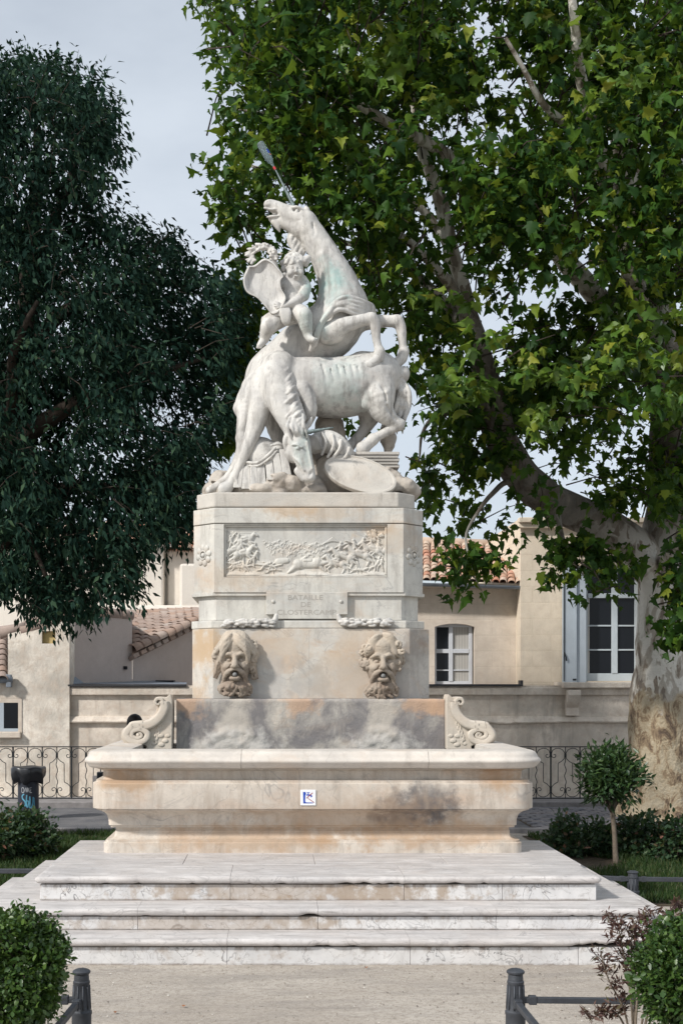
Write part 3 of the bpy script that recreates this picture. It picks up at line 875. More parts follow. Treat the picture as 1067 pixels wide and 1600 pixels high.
mk('coping_flashing', box(W(655, 0, d3).x, W(815, 0, d3).x, d3 - .10, d3 + .1, zz(1072.0), zz(1069.0)), M['zinc_dark'], ter)
mk('flashing_upstand', box(W(811, 0, d3).x, W(815, 0, d3).x, d3 - .10, d3 + .1, zz(1068.9), zz(1063)), M['zinc_dark'], ter)

# zinc lean-to roof behind the terrace wall, on the left
zl = [W(109, 1057, 21.3), W(116, 1051, 22.2), W(200, 1061, 22.9), W(292, 1066, 22.9), W(292, 1069, 21.2), W(109, 1069, 21.2)]
mk('zinc_sheet', (zl, [(0, 5, 2, 1), (5, 4, 3, 2)]), M['zinc'], ter)

# --- left house: rough gable wall with small window
dl = 20.9
lh = empty('rough_gable_house', W(50, 1258, dl), 'rough patched gable house with tiny square vent at the left edge', 'house')
gx0, gx1 = W(13, 0, dl).x, W(109, 0, dl).x
gt = [(W(13, 0, dl).x, W(0, 988, dl).z), (W(60, 0, dl).x, W(0, 982, dl).z), (W(109, 0, dl).x, W(0, 958, dl).z)]
vent = rect(66, 87, 986, 1004, dl)
# front sheet with the vent hole, gable top cut by slope
low_top = W(0, 1005.5, dl).z
mk('wall', wall_holes(gx0, gx1, -.02, low_top, dl, []), M['roughwall'], lh)
tops = [(gx0, gt[0][1]), (vent[0], W(0, 982.5, dl).z), (vent[1], W(0, 973, dl).z), (gx1, gt[2][1])]
V, F = [], []
def q4(*p):
    n = len(V); V.extend(p); F.append(tuple(range(n, n + len(p))))
q4((gx0, dl, low_top), (vent[0], dl, low_top), (vent[0], dl, tops[1][1]), (gx0, dl, tops[0][1]))
q4((vent[1], dl, low_top), (gx1, dl, low_top), (gx1, dl, tops[3][1]), (vent[1], dl, tops[2][1]))
q4((vent[0], dl, vent[3]), (vent[1], dl, vent[3]), (vent[1], dl, tops[2][1]), (vent[0], dl, tops[1][1]))
q4((vent[0], dl, low_top), (vent[1], dl, low_top), (vent[1], dl + .15, low_top), (vent[0], dl + .15, low_top))
q4((vent[0], dl, low_top), (vent[0], dl + .15, low_top), (vent[0], dl + .15, vent[3]), (vent[0], dl, vent[3]))
q4((vent[1], dl, vent[3]), (vent[1], dl + .15, vent[3]), (vent[1], dl + .15, low_top), (vent[1], dl, low_top))
q4((vent[0], dl, vent[3]), (vent[0], dl + .15, vent[3]), (vent[1], dl + .15, vent[3]), (vent[1], dl, vent[3]))
q4((gx1, dl, -.02), (gx1, dl + 4, -.02), (gx1, dl + 4, tops[3][1]), (gx1, dl, tops[3][1]))
mk('gable', (V, F), M['roughwall'], lh)
mk('vent_board', box(vent[0] - .01, vent[1] + .01, dl + .08, dl + .1, low_top - .01, vent[3]), plain('ochre_board', (0.46, 0.36, 0.17), 0.85), lh)
# verge tiles along the gable
ridge = [Vector((p[0], dl - .06, p[1] + .02)) for p in ((gx0 - .15, tops[0][1] - .02), tops[1], tops[2], (gx1 + .03, tops[3][1]))]
for i in range(3):
    p, q = ridge[i], ridge[i + 1]
    cnt = max(1, int((q - p).length / 0.28))
    for k in range(cnt):
        a_, b_ = p.lerp(q, k / cnt), p.lerp(q, (k + 1.25) / cnt)
        mk('verge_tile', tube([a_ + Vector((0, .14, .0)), b_ + Vector((0, .14, .03))], [.105, .09], 10), M['tile_brown'], lh, smooth=True)
# slope behind
mk('roof_deck', ([ridge[0] + Vector((0, .1, 0)), ridge[3] + Vector((0, .1, 0)), ridge[3] + Vector((0, 3, .15)), ridge[0] + Vector((0, 3, .4))], [(0, 1, 2, 3)]), M['tile_brown'], lh)
# lower wing at the far left with window, gutter and its own roof
mk('wing_wall', wall_holes(W(-60, 0, dl).x, gx0, -.02, W(0, 1062, dl).z, dl, [], .2), M['roughwall'], lh)
ww = rect(-4, 29, 1098, 1143, dl - .012)
mk('window_surround', wall_holes(ww[0] - .2, ww[1] + .06, ww[2] - .12, ww[3] + .09, dl - .012, [ww], .012, 0), M['limewash'], lh)
mk('window', join(box(ww[0], ww[1], dl - .0105, dl - .004, ww[2], ww[2] + .05), box(ww[0], ww[0] + .11, dl - .0105, dl - .004, ww[2] + .05, ww[3])), M['shutter'], lh)
mk('pane', box(ww[0] + .11, ww[1], dl - .009, dl - .004, ww[2] + .05, ww[3]), M['pane'], lh)
mk('window_sill', box(ww[0] - .1, ww[1] + .05, dl - .1, dl - .013, ww[2] - .1, ww[2] - .005), M['limewash'], lh, bevel=.01)
mk('gutter', tube([W(-60, 1064, dl - .12), W(20, 1062, dl - .12)], .055, 8), M['zinc'], lh, smooth=True)
mk('downpipe_head', box(W(13, 0, dl).x, W(21, 0, dl).x, dl - .16, dl - .05, W(0, 1074, dl).z, W(0, 1054, dl).z), M['zinc'], lh, bevel=.01)
A, B = W(-40, 1062, dl - .1), W(13, 1062, dl - .1)
C, D = W(-40, 985, dl + 2.5), W(13, 990, dl + 2.5)
mk('roof_deck', ([A, B, D, C], [(0, 1, 2, 3)]), M['tile_brown'], lh)
tile_roof(lh, A, B, C, D, M['tile_brown'], 3, 9)

# --- mauve rendered house that stands at an angle
gh = empty('mauve_house', W(160, 1262, 21.6), 'mauve grey rendered house in shade with brown tiled lean-to', 'house')
P0, P1, P2 = W(108.5, 1066, 21.35), W(207, 1066, 22.45), W(330, 1066, 24.0)
def vwall(p, q, zt0, zt1, zb=-.02):
    return [(p.x, p.y, zb), (q.x, q.y, zb), (q.x, q.y, zt1), (p.x, p.y, zt0)], [(0, 1, 2, 3)]
zA0, zA1 = W(0, 962, P0.y).z, W(0, 966, P1.y).z
mk('wall', join(vwall(P0, P1, zA0, zA1), ([(P1.x, P1.y, -.02), (P1.x - .5, P1.y + 3, -.02), (P1.x - .5, P1.y + 3, zA1), (P1.x, P1.y, zA1)], [(0, 1, 2, 3)])), M['greywall'], gh)
mk('lean_to_wall', vwall(P1 + Vector((0, .05, 0)), P2, W(0, 1026, P1.y).z, W(0, 966, P2.y).z), M['greywall'], gh)
for k in range(3):
    a_ = P0.lerp(P1, .3 + .24 * k); b_ = P0.lerp(P1, min(.3 + .24 * (k + 1.2), .97))
    za = W(0, 955 + 2 * k, a_.y).z
    mk('ridge_tile', tube([(a_.x, a_.y + .1, za), (b_.x, b_.y + .1, za - .03)], [.11, .09], 10), M['tile_brown'], gh, smooth=True)
mk('air_brick', box(W(194, 0, 22.3).x, W(199, 0, 22.3).x, 22.26, 22.4, W(0, 1046, 22.3).z, W(0, 1041, 22.3).z), M['dark'], gh)
mk('wall_slot', box(W(244, 0, 22.8).x, W(272, 0, 22.8).x, 22.72, 23.1, W(0, 1066, 22.8).z, W(0, 1063, 22.8).z), M['dark'], gh)
A, B = W(207, 1021, 22.3), W(318, 967, 23.8)
C, D = W(206, 960, 24.3), W(318, 957, 24.8)
mk('roof_deck', ([A - Vector((0, 0, .03)), B - Vector((0, 0, .03)), D, C], [(0, 1, 2, 3)]), M['tile_brown'], gh)
tile_roof(gh, A, C, B, D, M['tile_brown'], 9, 9, lap=1.25)
for k in range(10):
    p = A.lerp(B, (k + .5) / 10) + Vector((0, -.02, -.075))
    u_ = (B - A).normalized()
    v_ = Vector((0, 1, 0)); v_ = (v_ - u_ * v_.dot(u_)).normalized(); w_ = u_.cross(v_)
    bb = box(-.075, .062, -.03, .12, -.04, .03)
    mk('verge_brick', ([p + u_ * q[0] + v_ * q[1] + w_ * -q[2] for q in bb[0]], bb[1]), M['tile_brown'], gh)

# --- white sunlit house further back on the left
dw = 27.0
wh = empty('white_house', W(250, 1210, dw), 'tall white sunlit house with buttress steps above the mauve house', 'house')
mk('wall', box(W(-40, 0, dw).x, W(262, 0, dw).x, dw, dw + 3, -.02, W(0, 846, dw).z), M['whitewall'], wh)
mk('wall_bay', box(W(204, 0, dw).x, W(258, 0, dw).x, dw - .28, dw - .002, -.02, W(0, 850, dw).z), M['whitewall'], wh, bevel=.05)
mk('wall_wing', box(W(262.5, 0, dw).x, W(420, 0, dw).x, dw - .1, dw + 3, -.02, W(0, 860, dw).z), M['whitewall'], wh, bevel=.04)
mk('buttress', box(W(284, 0, dw).x, W(330, 0, dw).x, dw - .5, dw - .102, -.02, W(0, 884, dw).z), M['whitewall'], wh, bevel=.05)
mk('wall_footing', box(W(170, 0, dw).x, W(420, 0, dw).x, dw - .55, dw - .29, -.02, W(0, 948, dw).z), M['whitewall'], wh, bevel=.08)
A, B = W(262, 860, dw - .3), W(420, 862, dw - .3)
C, D = W(262, 822, dw + 2), W(420, 822, dw + 2)
mk('roof_deck', ([A, B, D, C], [(0, 1, 2, 3)]), M['tile_red'], wh)
tile_roof(wh, A, W(340, 861, dw - .3), C, W(340, 822, dw + 2), M['tile_red'], 6, 7)
A, B = W(-40, 846, dw - .35), W(262, 848, dw - .35)
C, D = W(-40, 818, dw + 2), W(262, 818, dw + 2)
mk('roof_deck', ([A, B, D, C], [(0, 1, 2, 3)]), M['tile_red'], wh)
tile_roof(wh, W(150, 847.5, dw - .35), B, W(150, 818, dw + 2), D, M['tile_red'], 8, 6)

# ------------------------------------------------------------------ wrought iron railing
dfen = 19.75
sF = S / dfen
fz_top, fz_bot = 0.885, 0.105
def spiral(cx, cz, r0, a0, turns, n=16, dirn=1, shrink=0.35):
    out = []
    for i in range(n + 1):
        u = i / n
        a = a0 + dirn * turns * 2 * math.pi * u
        r = r0 * (1 - (1 - shrink) * u)
        out.append((cx + r * math.cos(a), cz + r * math.sin(a)))
    return out
# S-shaped scroll bar between a straight bar (x=0) and a wavy bar (x=0.225)
bay = 0.225
yt, yb = fz_top - .012, fz_bot + .012
pts = []
pts += list(reversed(spiral(0.052, yt - .115, .040, R(180), .85, 12, 1, .35)))          # inner curl
pts += [(0.012, yt - .085), (0.028, yt - .035), (0.075, yt - .006), (0.125, yt - .003), (0.175, yt - .022), (0.208, yt - .062), (0.221, yt - .115), (0.205, yt - .165), (0.165, yt - .205), (0.116, yt - .232), (0.1125, yt - .25)]
pts += [(0.1125, (yt + yb) / 2), (0.1125, yb + .25), (0.109, yb + .232), (0.06, yb + .205), (0.02, yb + .165), (0.004, yb + .115), (0.017, yb + .062), (0.05, yb + .022), (0.10, yb + .003), (0.15, yb + .006), (0.197, yb + .035), (0.213, yb + .085)]
pts += spiral(0.173, yb + .115, .040, R(0), .85, 12, 1, .35)
scroll_vf = tube([(x, 0, z) for x, z in pts], .0062, 5)
scroll_me = mesh('scroll_bar', *scroll_vf, M['iron'], True)
mir = ([Vector((-v[0], v[1], v[2])) for v in map(Vector, scroll_vf[0])], [tuple(reversed(f)) for f in scroll_vf[1]])
scroll_me2 = mesh('scroll_bar', *mir, M['iron'], True)
bar_me = mesh('upright_bar', *box(-.008, .008, -.008, .008, fz_bot, fz_top), M['iron'])
post_me = mesh('post', *box(-.011, .011, -.011, .011, 0.05, fz_top), M['iron'])
wav = [(.012 * math.sin((z - fz_bot - .2) / .36 * 4 * math.pi) if .2 < z - fz_bot < .56 else 0.0, 0, z) for z in np.linspace(fz_bot, fz_top, 40)]
wavy_me = mesh('wavy_bar', *tube(wav, .007, 5), M['iron'], True)
col_me = mesh('collar', *box(-.016, .016, -.014, .014, -.022, .022), M['iron'])
def fence(xs, n, label):
    f = empty('iron_railing', (xs, dfen, 0.05), label, 'railing')
    x1 = xs + n * bay * 2
    mk('top_rail', box(xs, x1, dfen - .02, dfen + .02, fz_top, fz_top + .016), M['iron'], f, bevel=.003)
    mk('bottom_rail', box(xs, x1, dfen - .012, dfen + .012, fz_bot - .012, fz_bot), M['iron'], f)
    for i in range(n + 1):
        x = xs + i * bay * 2
        T = Matrix.Translation
        inst('post' if i % 2 == 0 else 'upright_bar', post_me if i % 2 == 0 else bar_me, T((x, dfen, 0)), f)
        inst('collar', col_me, T((x, dfen, yb + .115)), f)
        inst('collar', col_me, T((x, dfen, yt - .09)), f)
        if i < n:
            inst('scroll_bar', scroll_me, T((x, dfen, 0)), f)
            inst('scroll_bar', scroll_me2, T((x + 2 * bay, dfen, 0)), f)
            inst('wavy_bar', wavy_me, T((x + bay, dfen, 0)), f)
            inst('collar', col_me, T((x + bay, dfen, yt - .115)), f)
            inst('collar', col_me, T((x + bay, dfen, yb + .09)), f)
    return f
xa = W(158 - 45.6 * 5, 0, dfen).x
fence(xa, 6, 'black wrought iron scroll railing behind the litter bin')
xb = W(860 - 45.6 * 2, 0, dfen).x
fence(xb, 7, 'black wrought iron scroll railing behind the ball-shaped topiary')
# ------------------------------------------------------------------ fountain
ft = empty('stone_fountain', (XC, 10.5, 0), 'pale marble wall fountain with steps, basin, two mask spouts and carved pedestal', 'fountain')

def oct_ring(x0, x1, y0, y1, c):
    """plan outline with cut corners, anticlockwise from above, starting on the front"""
    return [(x0 + c, y0), (x1 - c, y0), (x1, y0 + c), (x1, y1 - c), (x1 - c, y1), (x0 + c, y1), (x0, y1 - c), (x0, y0 + c)]

# --- steps: each a set of riser panels and bull-nosed tread slabs
def tread_slab(x0, x1, y0, y1, zt, th=0.05, chips=(), left_end=False, right_end=False):
    """slab with rounded front edge; chips = (x, half width, depth) bites out of the nosing"""
    r = th * 0.5
    prof = [(r - r * math.sin(a), -r + r * math.cos(a)) for a in np.linspace(0, math.pi, 9)]      # (dy, dz)
    n = max(2, int((x1 - x0) / 0.022))
    V, F = [], []
    m = len(prof) + 2
    for k in range(n + 1):
        x = x0 + (x1 - x0) * k / n
        wob = 0.0022 * mnoise.noise(Vector((x * 6, y0, zt * 9))) + 0.0015 * mnoise.noise(Vector((x * 22, y0 + 2, zt * 9)))
        bite = 0.0
        for (cx_, hw_, dp_) in chips:
            q = abs(x - cx_) / hw_
            if q < 1: bite = max(bite, dp_ * (1 - q * q) * (0.8 + 0.5 * mnoise.noise(Vector((x * 40, 1, 2)))))
        # end rounding
        e = 0.0
        if left_end and x - x0 < r: e = r - math.sqrt(max(0, r * r - (r - (x - x0)) ** 2))
        if right_end and x1 - x < r: e = r - math.sqrt(max(0, r * r - (r - (x1 - x)) ** 2))
        V.append((x, y1, zt - e * .6))
        for j, (dy, dz) in enumerate(prof):
            low = j / (len(prof) - 1)
            V.append((x, y0 + dy + wob + e + bite * (0.25 + 0.75 * low), zt + dz * (1 - e / r * .6) * (1 - min(.75, bite * 16) * low) - e * .6))
        V.append((x, y1, zt - th + e * .3))
    for k in range(n):
        for j in range(m - 1):
            a_ = k * m + j
            F.append((a_, a_ + 1, a_ + m + 1, a_ + m))
    F.append(tuple(reversed(range(m)))); F.append(tuple(range(n * m, (n + 1) * m)))
    return V, F

YB = 11.05      # rear line of the steps
sideX = (1.98, 2.28, 2.565)
# (front depth, top z, half width, base z, tread joints px, riser joints px, chips px)
defs = [
    (S / 240.0, 0.176, sideX[2], 0.0, (-40, 355, 640, 905), (-30, 355, 642, 905), ((905, .05, .02), (930, .09, .035), (968, .10, .045), (1003, .06, .03), (512, .03, .012))),
    (S / 232.0, 0.324, sideX[1], 0.176, (-40, 215, 497, 776), (60, 215, 497, 776), ((485, .07, .02),)),
    (S / 224.0, 0.494, sideX[0], 0.324, (360, 632), (360, 632, 786), ((540, .06, .012), (570, .05, .014), (610, .04, .01))),
]
for si, (df, zt, hw_, zb_, tj, rj, chips) in enumerate(defs):
    x0, x1 = XC - hw_, XC + hw_
    sc = S / df
    X = lambda p: (p - CX) / sc
    ov = 0.034
    st = mk('step', box(x0 + ov + .03, x1 - ov - .03, df + ov + .03, YB - .004, max(0, zb_ - .1), zt - .052), M['joint'], ft)
    # front riser panels
    xs = [x0 + ov] + [X(p) for p in rj if x0 + ov + .1 < X(p) < x1 - ov - .1] + [x1 - ov]
    for k in range(len(xs) - 1):
        dy = random.uniform(0, .003)
        mk('riser_panel', box(xs[k] + .0012, xs[k + 1] - .0012, df + ov + dy, df + ov + .03, zb_ - (.02 if zb_ == 0 else -.001), zt - .0590), M['riser'], st, bevel=.003)
    # side panels
    for (xa, xb_) in ((x0 + ov, x0 + ov + .03), (x1 - ov - .03, x1 - ov)):
        ys = list(np.linspace(df + ov + .032, YB, 3))
        for k in range(2):
            mk('side_panel', box(xa, xb_, ys[k], ys[k + 1] - .002, zb_ - (.02 if zb_ == 0 else -.001), zt - .0590), M['riser'], st, bevel=.003)
    # treads: front row with nosing
    fr_depth = 0.40 if si < 2 else 0.62
    xs = [x0] + [X(p) for p in tj if x0 + .1 < X(p) < x1 - .1] + [x1]
    for k in range(len(xs) - 1):
        ch = [(X(p), w_, d_) for p, w_, d_ in chips] + [(random.uniform(x0, x1), random.uniform(.012, .045), random.uniform(.004, .013)) for _ in range(9)]
        dz = random.uniform(-.0015, .0015)
        mk('tread_slab', tread_slab(xs[k] + .001, xs[k + 1] - .001, df, df + fr_depth, zt + dz, .05, ch, k == 0, k == len(xs) - 2), M['tread'], st, smooth=False)
    # rear/side slabs
    if si < 2:
        for (xa, xb_) in ((x0, x0 + .42), (x1 - .42, x1)):
            ys = list(np.linspace(df + fr_depth + .002, YB, 3))
            for k in range(2):
                mk('tread_slab', box(xa, xb_, ys[k], ys[k + 1] - .002, zt - .05, zt + random.uniform(-.001, .001)), M['tread'], st, bevel=.006)
    else:
        ys = [df + fr_depth + .002, df + 1.22, YB]
        for r_i in range(2):
            xs = list(np.linspace(x0, x1, 5 + r_i))
            for k in range(len(xs) - 1):
                mk('tread_slab', box(xs[k] + .001, xs[k + 1] - .001, ys[r_i], ys[r_i + 1] - .002, zt - .05, zt + random.uniform(-.0015, .0015)), M['tread'], st, bevel=.004)
for o in list(bpy.data.objects):
    if o.name.startswith('tread_slab') and len(o.data.polygons) > 20:
        o.data.polygons.foreach_set('use_smooth', np.ones(len(o.data.polygons), dtype=bool))
        mod = o.modifiers.new('es', 'EDGE_SPLIT'); mod.split_angle = R(50)

# --- basin: a moulded profile swept round a rounded rectangle
BY0, BY1 = 10.21, 12.6          # plinth line of the basin, front and rear
BHW = 1.675
def rrect(off, r, nseg=6):
    """rounded rectangle offset outward by off; returns plan points from rear left round the front to rear right"""
    x0, x1, y0 = XC - BHW - off, XC + BHW + off, BY0 - off
    rr = max(0.02, r + off)
    P = [(x0, BY1)]
    ny = 5
    for k in range(ny):
        P.append((x0, BY1 + (y0 + rr - BY1) * (k + 1) / (ny + 0) if k < ny - 1 else y0 + rr))
    for k in range(1, nseg + 1):
        a = math.pi + k * (math.pi / 2) / nseg
        P.append((x0 + rr + rr * math.cos(a), y0 + rr + rr * math.sin(a)))
    nx = 28
    for k in range(1, nx):
        P.append((x0 + rr + (x1 - x0 - 2 * rr) * k / nx, y0))
    for k in range(nseg + 1):
        a = 1.5 * math.pi + k * (math.pi / 2) / nseg
        P.append((x1 - rr + rr * math.cos(a), y0 + rr + rr * math.sin(a)))
    for k in range(ny):
        P.append((x1, y0 + rr + (BY1 - y0 - rr) * (k + 1) / ny))
    return P
def sweep(prof, r, k0=None, k1=None, wob=0.0):
    rings = [rrect(o, r) for o, z in prof]
    n = len(rings[0])
    ks = range(k0 or 0, n if k1 is None else k1 + 1)
    V, F = [], []
    m = len(prof)
    for k in ks:
        for j in range(m):
            x, y = rings[j][k]
            w_ = wob * mnoise.noise(Vector((x * 4, y * 4, prof[j][1] * 14)))
            V.append((x + w_ * .3, y + w_, prof[j][1] + w_ * .5))
    L = len(list(ks))
    for i in range(L - 1):
        for j in range(m - 1):
            a_ = i * m + j
            F.append((a_, a_ + m, a_ + m + 1, a_ + 1))
    return V, F
def arc(o0, z0, o1, z1, bulge, n=7):
    out = []
    for k in range(n + 1):
        t_ = k / n
        nx_, nz_ = (z1 - z0), -(o1 - o0)
        L = math.hypot(nx_, nz_)
        b_ = bulge * math.sin(math.pi * t_)
        out.append((o0 + (o1 - o0) * t_ + nx_ / L * b_, z0 + (z1 - z0) * t_ + nz_ / L * b_))
    return out
body = [(0.0, 0.490), (0.0, 0.572), (-.006, .577), (-.016, .578), (-.016, .592)]
body += arc(-.018, .593, -.088, .664, -.030)
body += [(-.092, .667), (-.092, .690), (-.056, .692), (-.056, .706), (-.044, .709)]
body += arc(-.040, .711, .058, .838, -.038)
body += [(.060, .840), (.060, .850), (.084, .852), (.086, .857), (.086, 1.050), (.080, 1.056), (.062, 1.058), (.060, 1.060), (.060, 1.076), (.008, 1.079), (.004, 1.084), (.004, 1.148), (.03, 1.160), (.06, 1.168)]
bsn = mk('basin', sweep(body, .075, wob=.0035), M['basin'], ft, smooth=True)
bsn.modifiers.new('es', 'EDGE_SPLIT').split_angle = R(38)
# rim in blocks
rim = [(.05, 1.1705)] + arc(.085, 1.172, .13, 1.20, .008, 3) + arc(.132, 1.203, .132, 1.262, .024, 7)[0:] + arc(.128, 1.275, .075, 1.312, .012, 4) + [(.05, 1.316), (-.05, 1.318), (-.16, 1.317), (-.20, 1.310), (-.205, 1.20)]
npts = len(rrect(0, .16))
def k_at(px):
    ring = rrect(.13, .16)
    xx = (px - CX) / (S / 10.08)
    return min(range(10, npts - 10), key=lambda k: abs(ring[k][0] - xx) + (0 if ring[k][1] < BY0 else 9))
cuts = [0, 6, k_at(376), k_at(655), npts - 7, npts - 1]
for i in range(5):
    a_, b_ = cuts[i], cuts[i + 1]
    vf = sweep(rim, .09, a_, b_, .004)
    V, F = vf
    m = len(rim)
    # end caps set a hair back so that a joint shows
    L = len(V) // m
    V = [Vector(v) for v in V]
    for j in range(m):
        if i > 0: V[j] += (V[m + j] - V[j]).normalized() * .0016
        if i < 4: V[(L - 1) * m + j] += (V[(L - 2) * m + j] - V[(L - 1) * m + j]).normalized() * .0016
    F = list(F) + [tuple(range(m)), tuple(reversed(range((L - 1) * m, L * m)))]
    o = mk('rim_block', (V, F), M['rim'], bsn, smooth=True)
    o.modifiers.new('es', 'EDGE_SPLIT').split_angle = R(45)
mk('basin_floor', box(XC - BHW + .12, XC + BHW - .12, BY0 + .12, BY1, 0.5, 0.9), M['joint'], bsn)
mk('water', ([(XC - BHW + .1, BY0 + .1, 1.262), (XC + BHW - .1, BY0 + .1, 1.262), (XC + BHW - .1, 11.7, 1.262), (XC - BHW + .1, 11.7, 1.262)], [(0, 1, 2, 3)]), M['water'], bsn)
mk('basin_back', box(XC - BHW, XC + BHW, 11.72, BY1, .9, 1.30), M['rim'], bsn, bevel=.01)

# --- backsplash
ds = 11.5
def zs_(py, d): return H - (py - HY) / S * d
bx0, bx1 = W(276, 0, ds).x, W(694, 0, ds).x
bz0, bz1 = 1.20, zs_(1092, ds)
spl = []
V, F = [], []
nx, nz = 130, 34
for j in range(nz + 1):
    for i in range(nx + 1):
        x = bx0 + (bx1 - bx0) * i / nx
        z = bz0 + (bz1 - bz0) * j / nz
        y = ds
        # calcite swellings below each jet
        for px in (367, 597):
            cx_ = W(px, 0, ds).x
            q = math.hypot((x - cx_) / .36, (z - 1.18) / .30)
            if q < 1.0:
                edge = min(1.0, (1.0 - q) * 5)
                y -= .026 * edge * (0.75 + .6 * mnoise.noise(Vector((x * 14, z * 14, 1))) + .35 * mnoise.noise(Vector((x * 38, z * 38, 5))))
        if j == nz: y += .012
        zz_ = z + (0.006 * mnoise.noise(Vector((x * 9, 0, 1))) if j == nz else 0)
        V.append((x, y + .0035 * mnoise.noise(Vector((x * 12, z * 12, 9))), zz_))
for j in range(nz):
    for i in range(nx):
        a_ = j * (nx + 1) + i
        F.append((a_, a_ + 1, a_ + nx + 2, a_ + nx + 1))
t0 = nz * (nx + 1)
n0 = len(V)
V += [(bx0, ds + .3, bz1), (bx1, ds + .3, bz1), (bx0, ds + .3, bz0), (bx1, ds + .3, bz0)]
F.append(tuple(range(t0, t0 + nx + 1)) + (n0 + 1, n0))
F.append(tuple(k * (nx + 1) for k in range(nz, -1, -1)) + (n0 + 2, n0))
F.append(tuple(k * (nx + 1) + nx for k in range(nz + 1)) + (n0 + 1, n0 + 3))
mk('backsplash', (V, F), M['splash'], ft, smooth=True).modifiers.new('es', 'EDGE_SPLIT').split_angle = R(50)

# --- scroll brackets either side
def scroll_bracket(mirror):
    """side scroll: slab outline, raised volute band, small upper volute, acanthus leaf"""
    d0 = 11.34
    sc = S / d0
    def P(u, v):           # photo pixels on the right-hand scroll -> world
        px = u if not mirror else 268 - (u - 699) * 1.02
        return ((px - CX) / sc, H - (v - HY) / sc)
    out = [(699, 1171), (699, 1091), (709, 1090), (722, 1089), (727, 1097), (722, 1106), (727, 1118), (738, 1126), (756, 1131), (771, 1137), (777, 1148), (774, 1159), (766, 1164), (740, 1165), (738, 1171)]
    poly = [P(u, v) for u, v in catmull(out, 5)]
    if mirror: poly = poly[::-1]
    o = mk('scroll_bracket', prism(poly, d0 + .05, d0 + .30), M['scroll'], ft, bevel=.006)
    def band(pts, w, name, dep=.05, r=None):
        c = catmull(pts, 8)
        n = len(c)
        V, F = [], []
        for i, (u, v) in enumerate(c):
            x, z = P(u, v)
            ww = (w[0] + (w[1] - w[0]) * i / (n - 1)) / sc
            xa, za = P(*c[min(i + 1, n - 1)]); xb_, zb_ = P(*c[max(i - 1, 0)])
            tx, tz = xa - xb_, za - zb_
            L = math.hypot(tx, tz) or 1
            nx_, nz_ = -tz / L, tx / L
            for (o_, yy) in ((-1, d0 + .052), (-.92, d0 + .052 - dep * .8), (-.5, d0 + .052 - dep), (0, d0 + .052 - dep * .9), (.5, d0 + .052 - dep), (.92, d0 + .052 - dep * .8), (1, d0 + .052)):
                V.append((x + nx_ * ww * o_, yy, z + nz_ * ww * o_))
        for i in range(n - 1):
            for j in range(6):
                a_ = i * 7 + j
                F.append((a_, a_ + 1, a_ + 8, a_ + 7) if not mirror else (a_ + 7, a_ + 8, a_ + 1, a_))
        F.append(tuple(range(7))); F.append(tuple(range((n - 1) * 7, n * 7)))
        return mk(name, (V, F), M['scroll'], o, smooth=True)
    # S band that ends in the big volute
    sp = [(750 + 20.5 * math.cos(a) * (1 - .15 * k), 1148 - 14.5 * math.sin(a) * (1 - .15 * k)) for k, a in ((i * .5, R(60) - i * R(62)) for i in range(0, 12))]
    band([(711, 1096), (711, 1108), (718, 1121), (731, 1131), (748, 1135)] , (7.5, 8), 'volute_band')
    band([(742, 1133), (757, 1134)] + sp, (7.5, 1.6), 'volute')
    sp2 = [(719 + 7.5 * math.cos(a) * (1 - .12 * k), 1097.5 - 7.5 * math.sin(a) * (1 - .12 * k)) for k, a in ((i, R(200) - i * R(60)) for i in range(0, 8))]
    band(sp2, (3.2, 1.2), 'upper_volute')
    c_ = P(749.5, 1148.5)
    mk('volute_eye', ico((c_[0], d0 + .03, c_[1]), .026, 2, (1, 1, 1)), M['scroll'], o, smooth=True)
    # leaf
    parts = []
    for k in range(7):
        u0, v0 = 706 + k * 1.6, 1104 + k * 7.5
        pts = [P(u0 + 1, v0 - 6), P(u0 + 5 + k * .8, v0 + 2), P(u0 + 4 + k * .5, v0 + 12), P(u0 + 8 + k, v0 + 15)]
        parts.append(tube([(p[0], d0 + .055, p[1]) for p in catmull(pts, 3)], [.008, .010, .012, .013, .013, .013, .013, .012, .010, .008][:len(catmull(pts, 3))], 7))
    for (u, v, r) in ((709, 1158, 6), (716, 1150, 6), (724, 1156, 5), (715, 1164, 6), (727, 1163, 4), (705, 1150, 5)):
        p = P(u, v)
        parts.append(ico((p[0], d0 + .05, p[1]), r / sc * .8, 2, (1.15, .35, .8)))
    mk('acanthus_leaf', join(*parts), M['scroll'], o, smooth=True)
    return o
scroll_bracket(False)
scroll_bracket(True)

# --- pedestal blocks (front face depth dp, cut corners)
dp = 11.76
def block(name, pxl, pxr, py0, py1, dfront, cut, depth, mat, bev=.006, parent=None):
    """pxl/pxr: front edges between the corner cuts"""
    sc = S / dfront
    x0, x1 = (pxl - CX) / sc - cut, (pxr - CX) / sc + cut
    z1, z0 = zs_(py0, dfront), zs_(py1, dfront)
    return mk(name, vprism(oct_ring(x0, x1, dfront, dfront + depth, cut), z0, z1), mat, parent or ft, bevel=bev), (x0, x1, z0, z1)
mb, mbx = block('mask_block', 333, 640, 982, 1092, 11.66, .20, 1.75, M['maskblock'])
ml, _ = block('plinth_moulding', 330, 634, 969.5, 981.7, 11.70, .19, 1.6, M['ped'], .008)
nk, nkx = block('pedestal_neck', 338, 627, 926, 969.2, 11.80, .17, 1.45, M['ped'], .004)
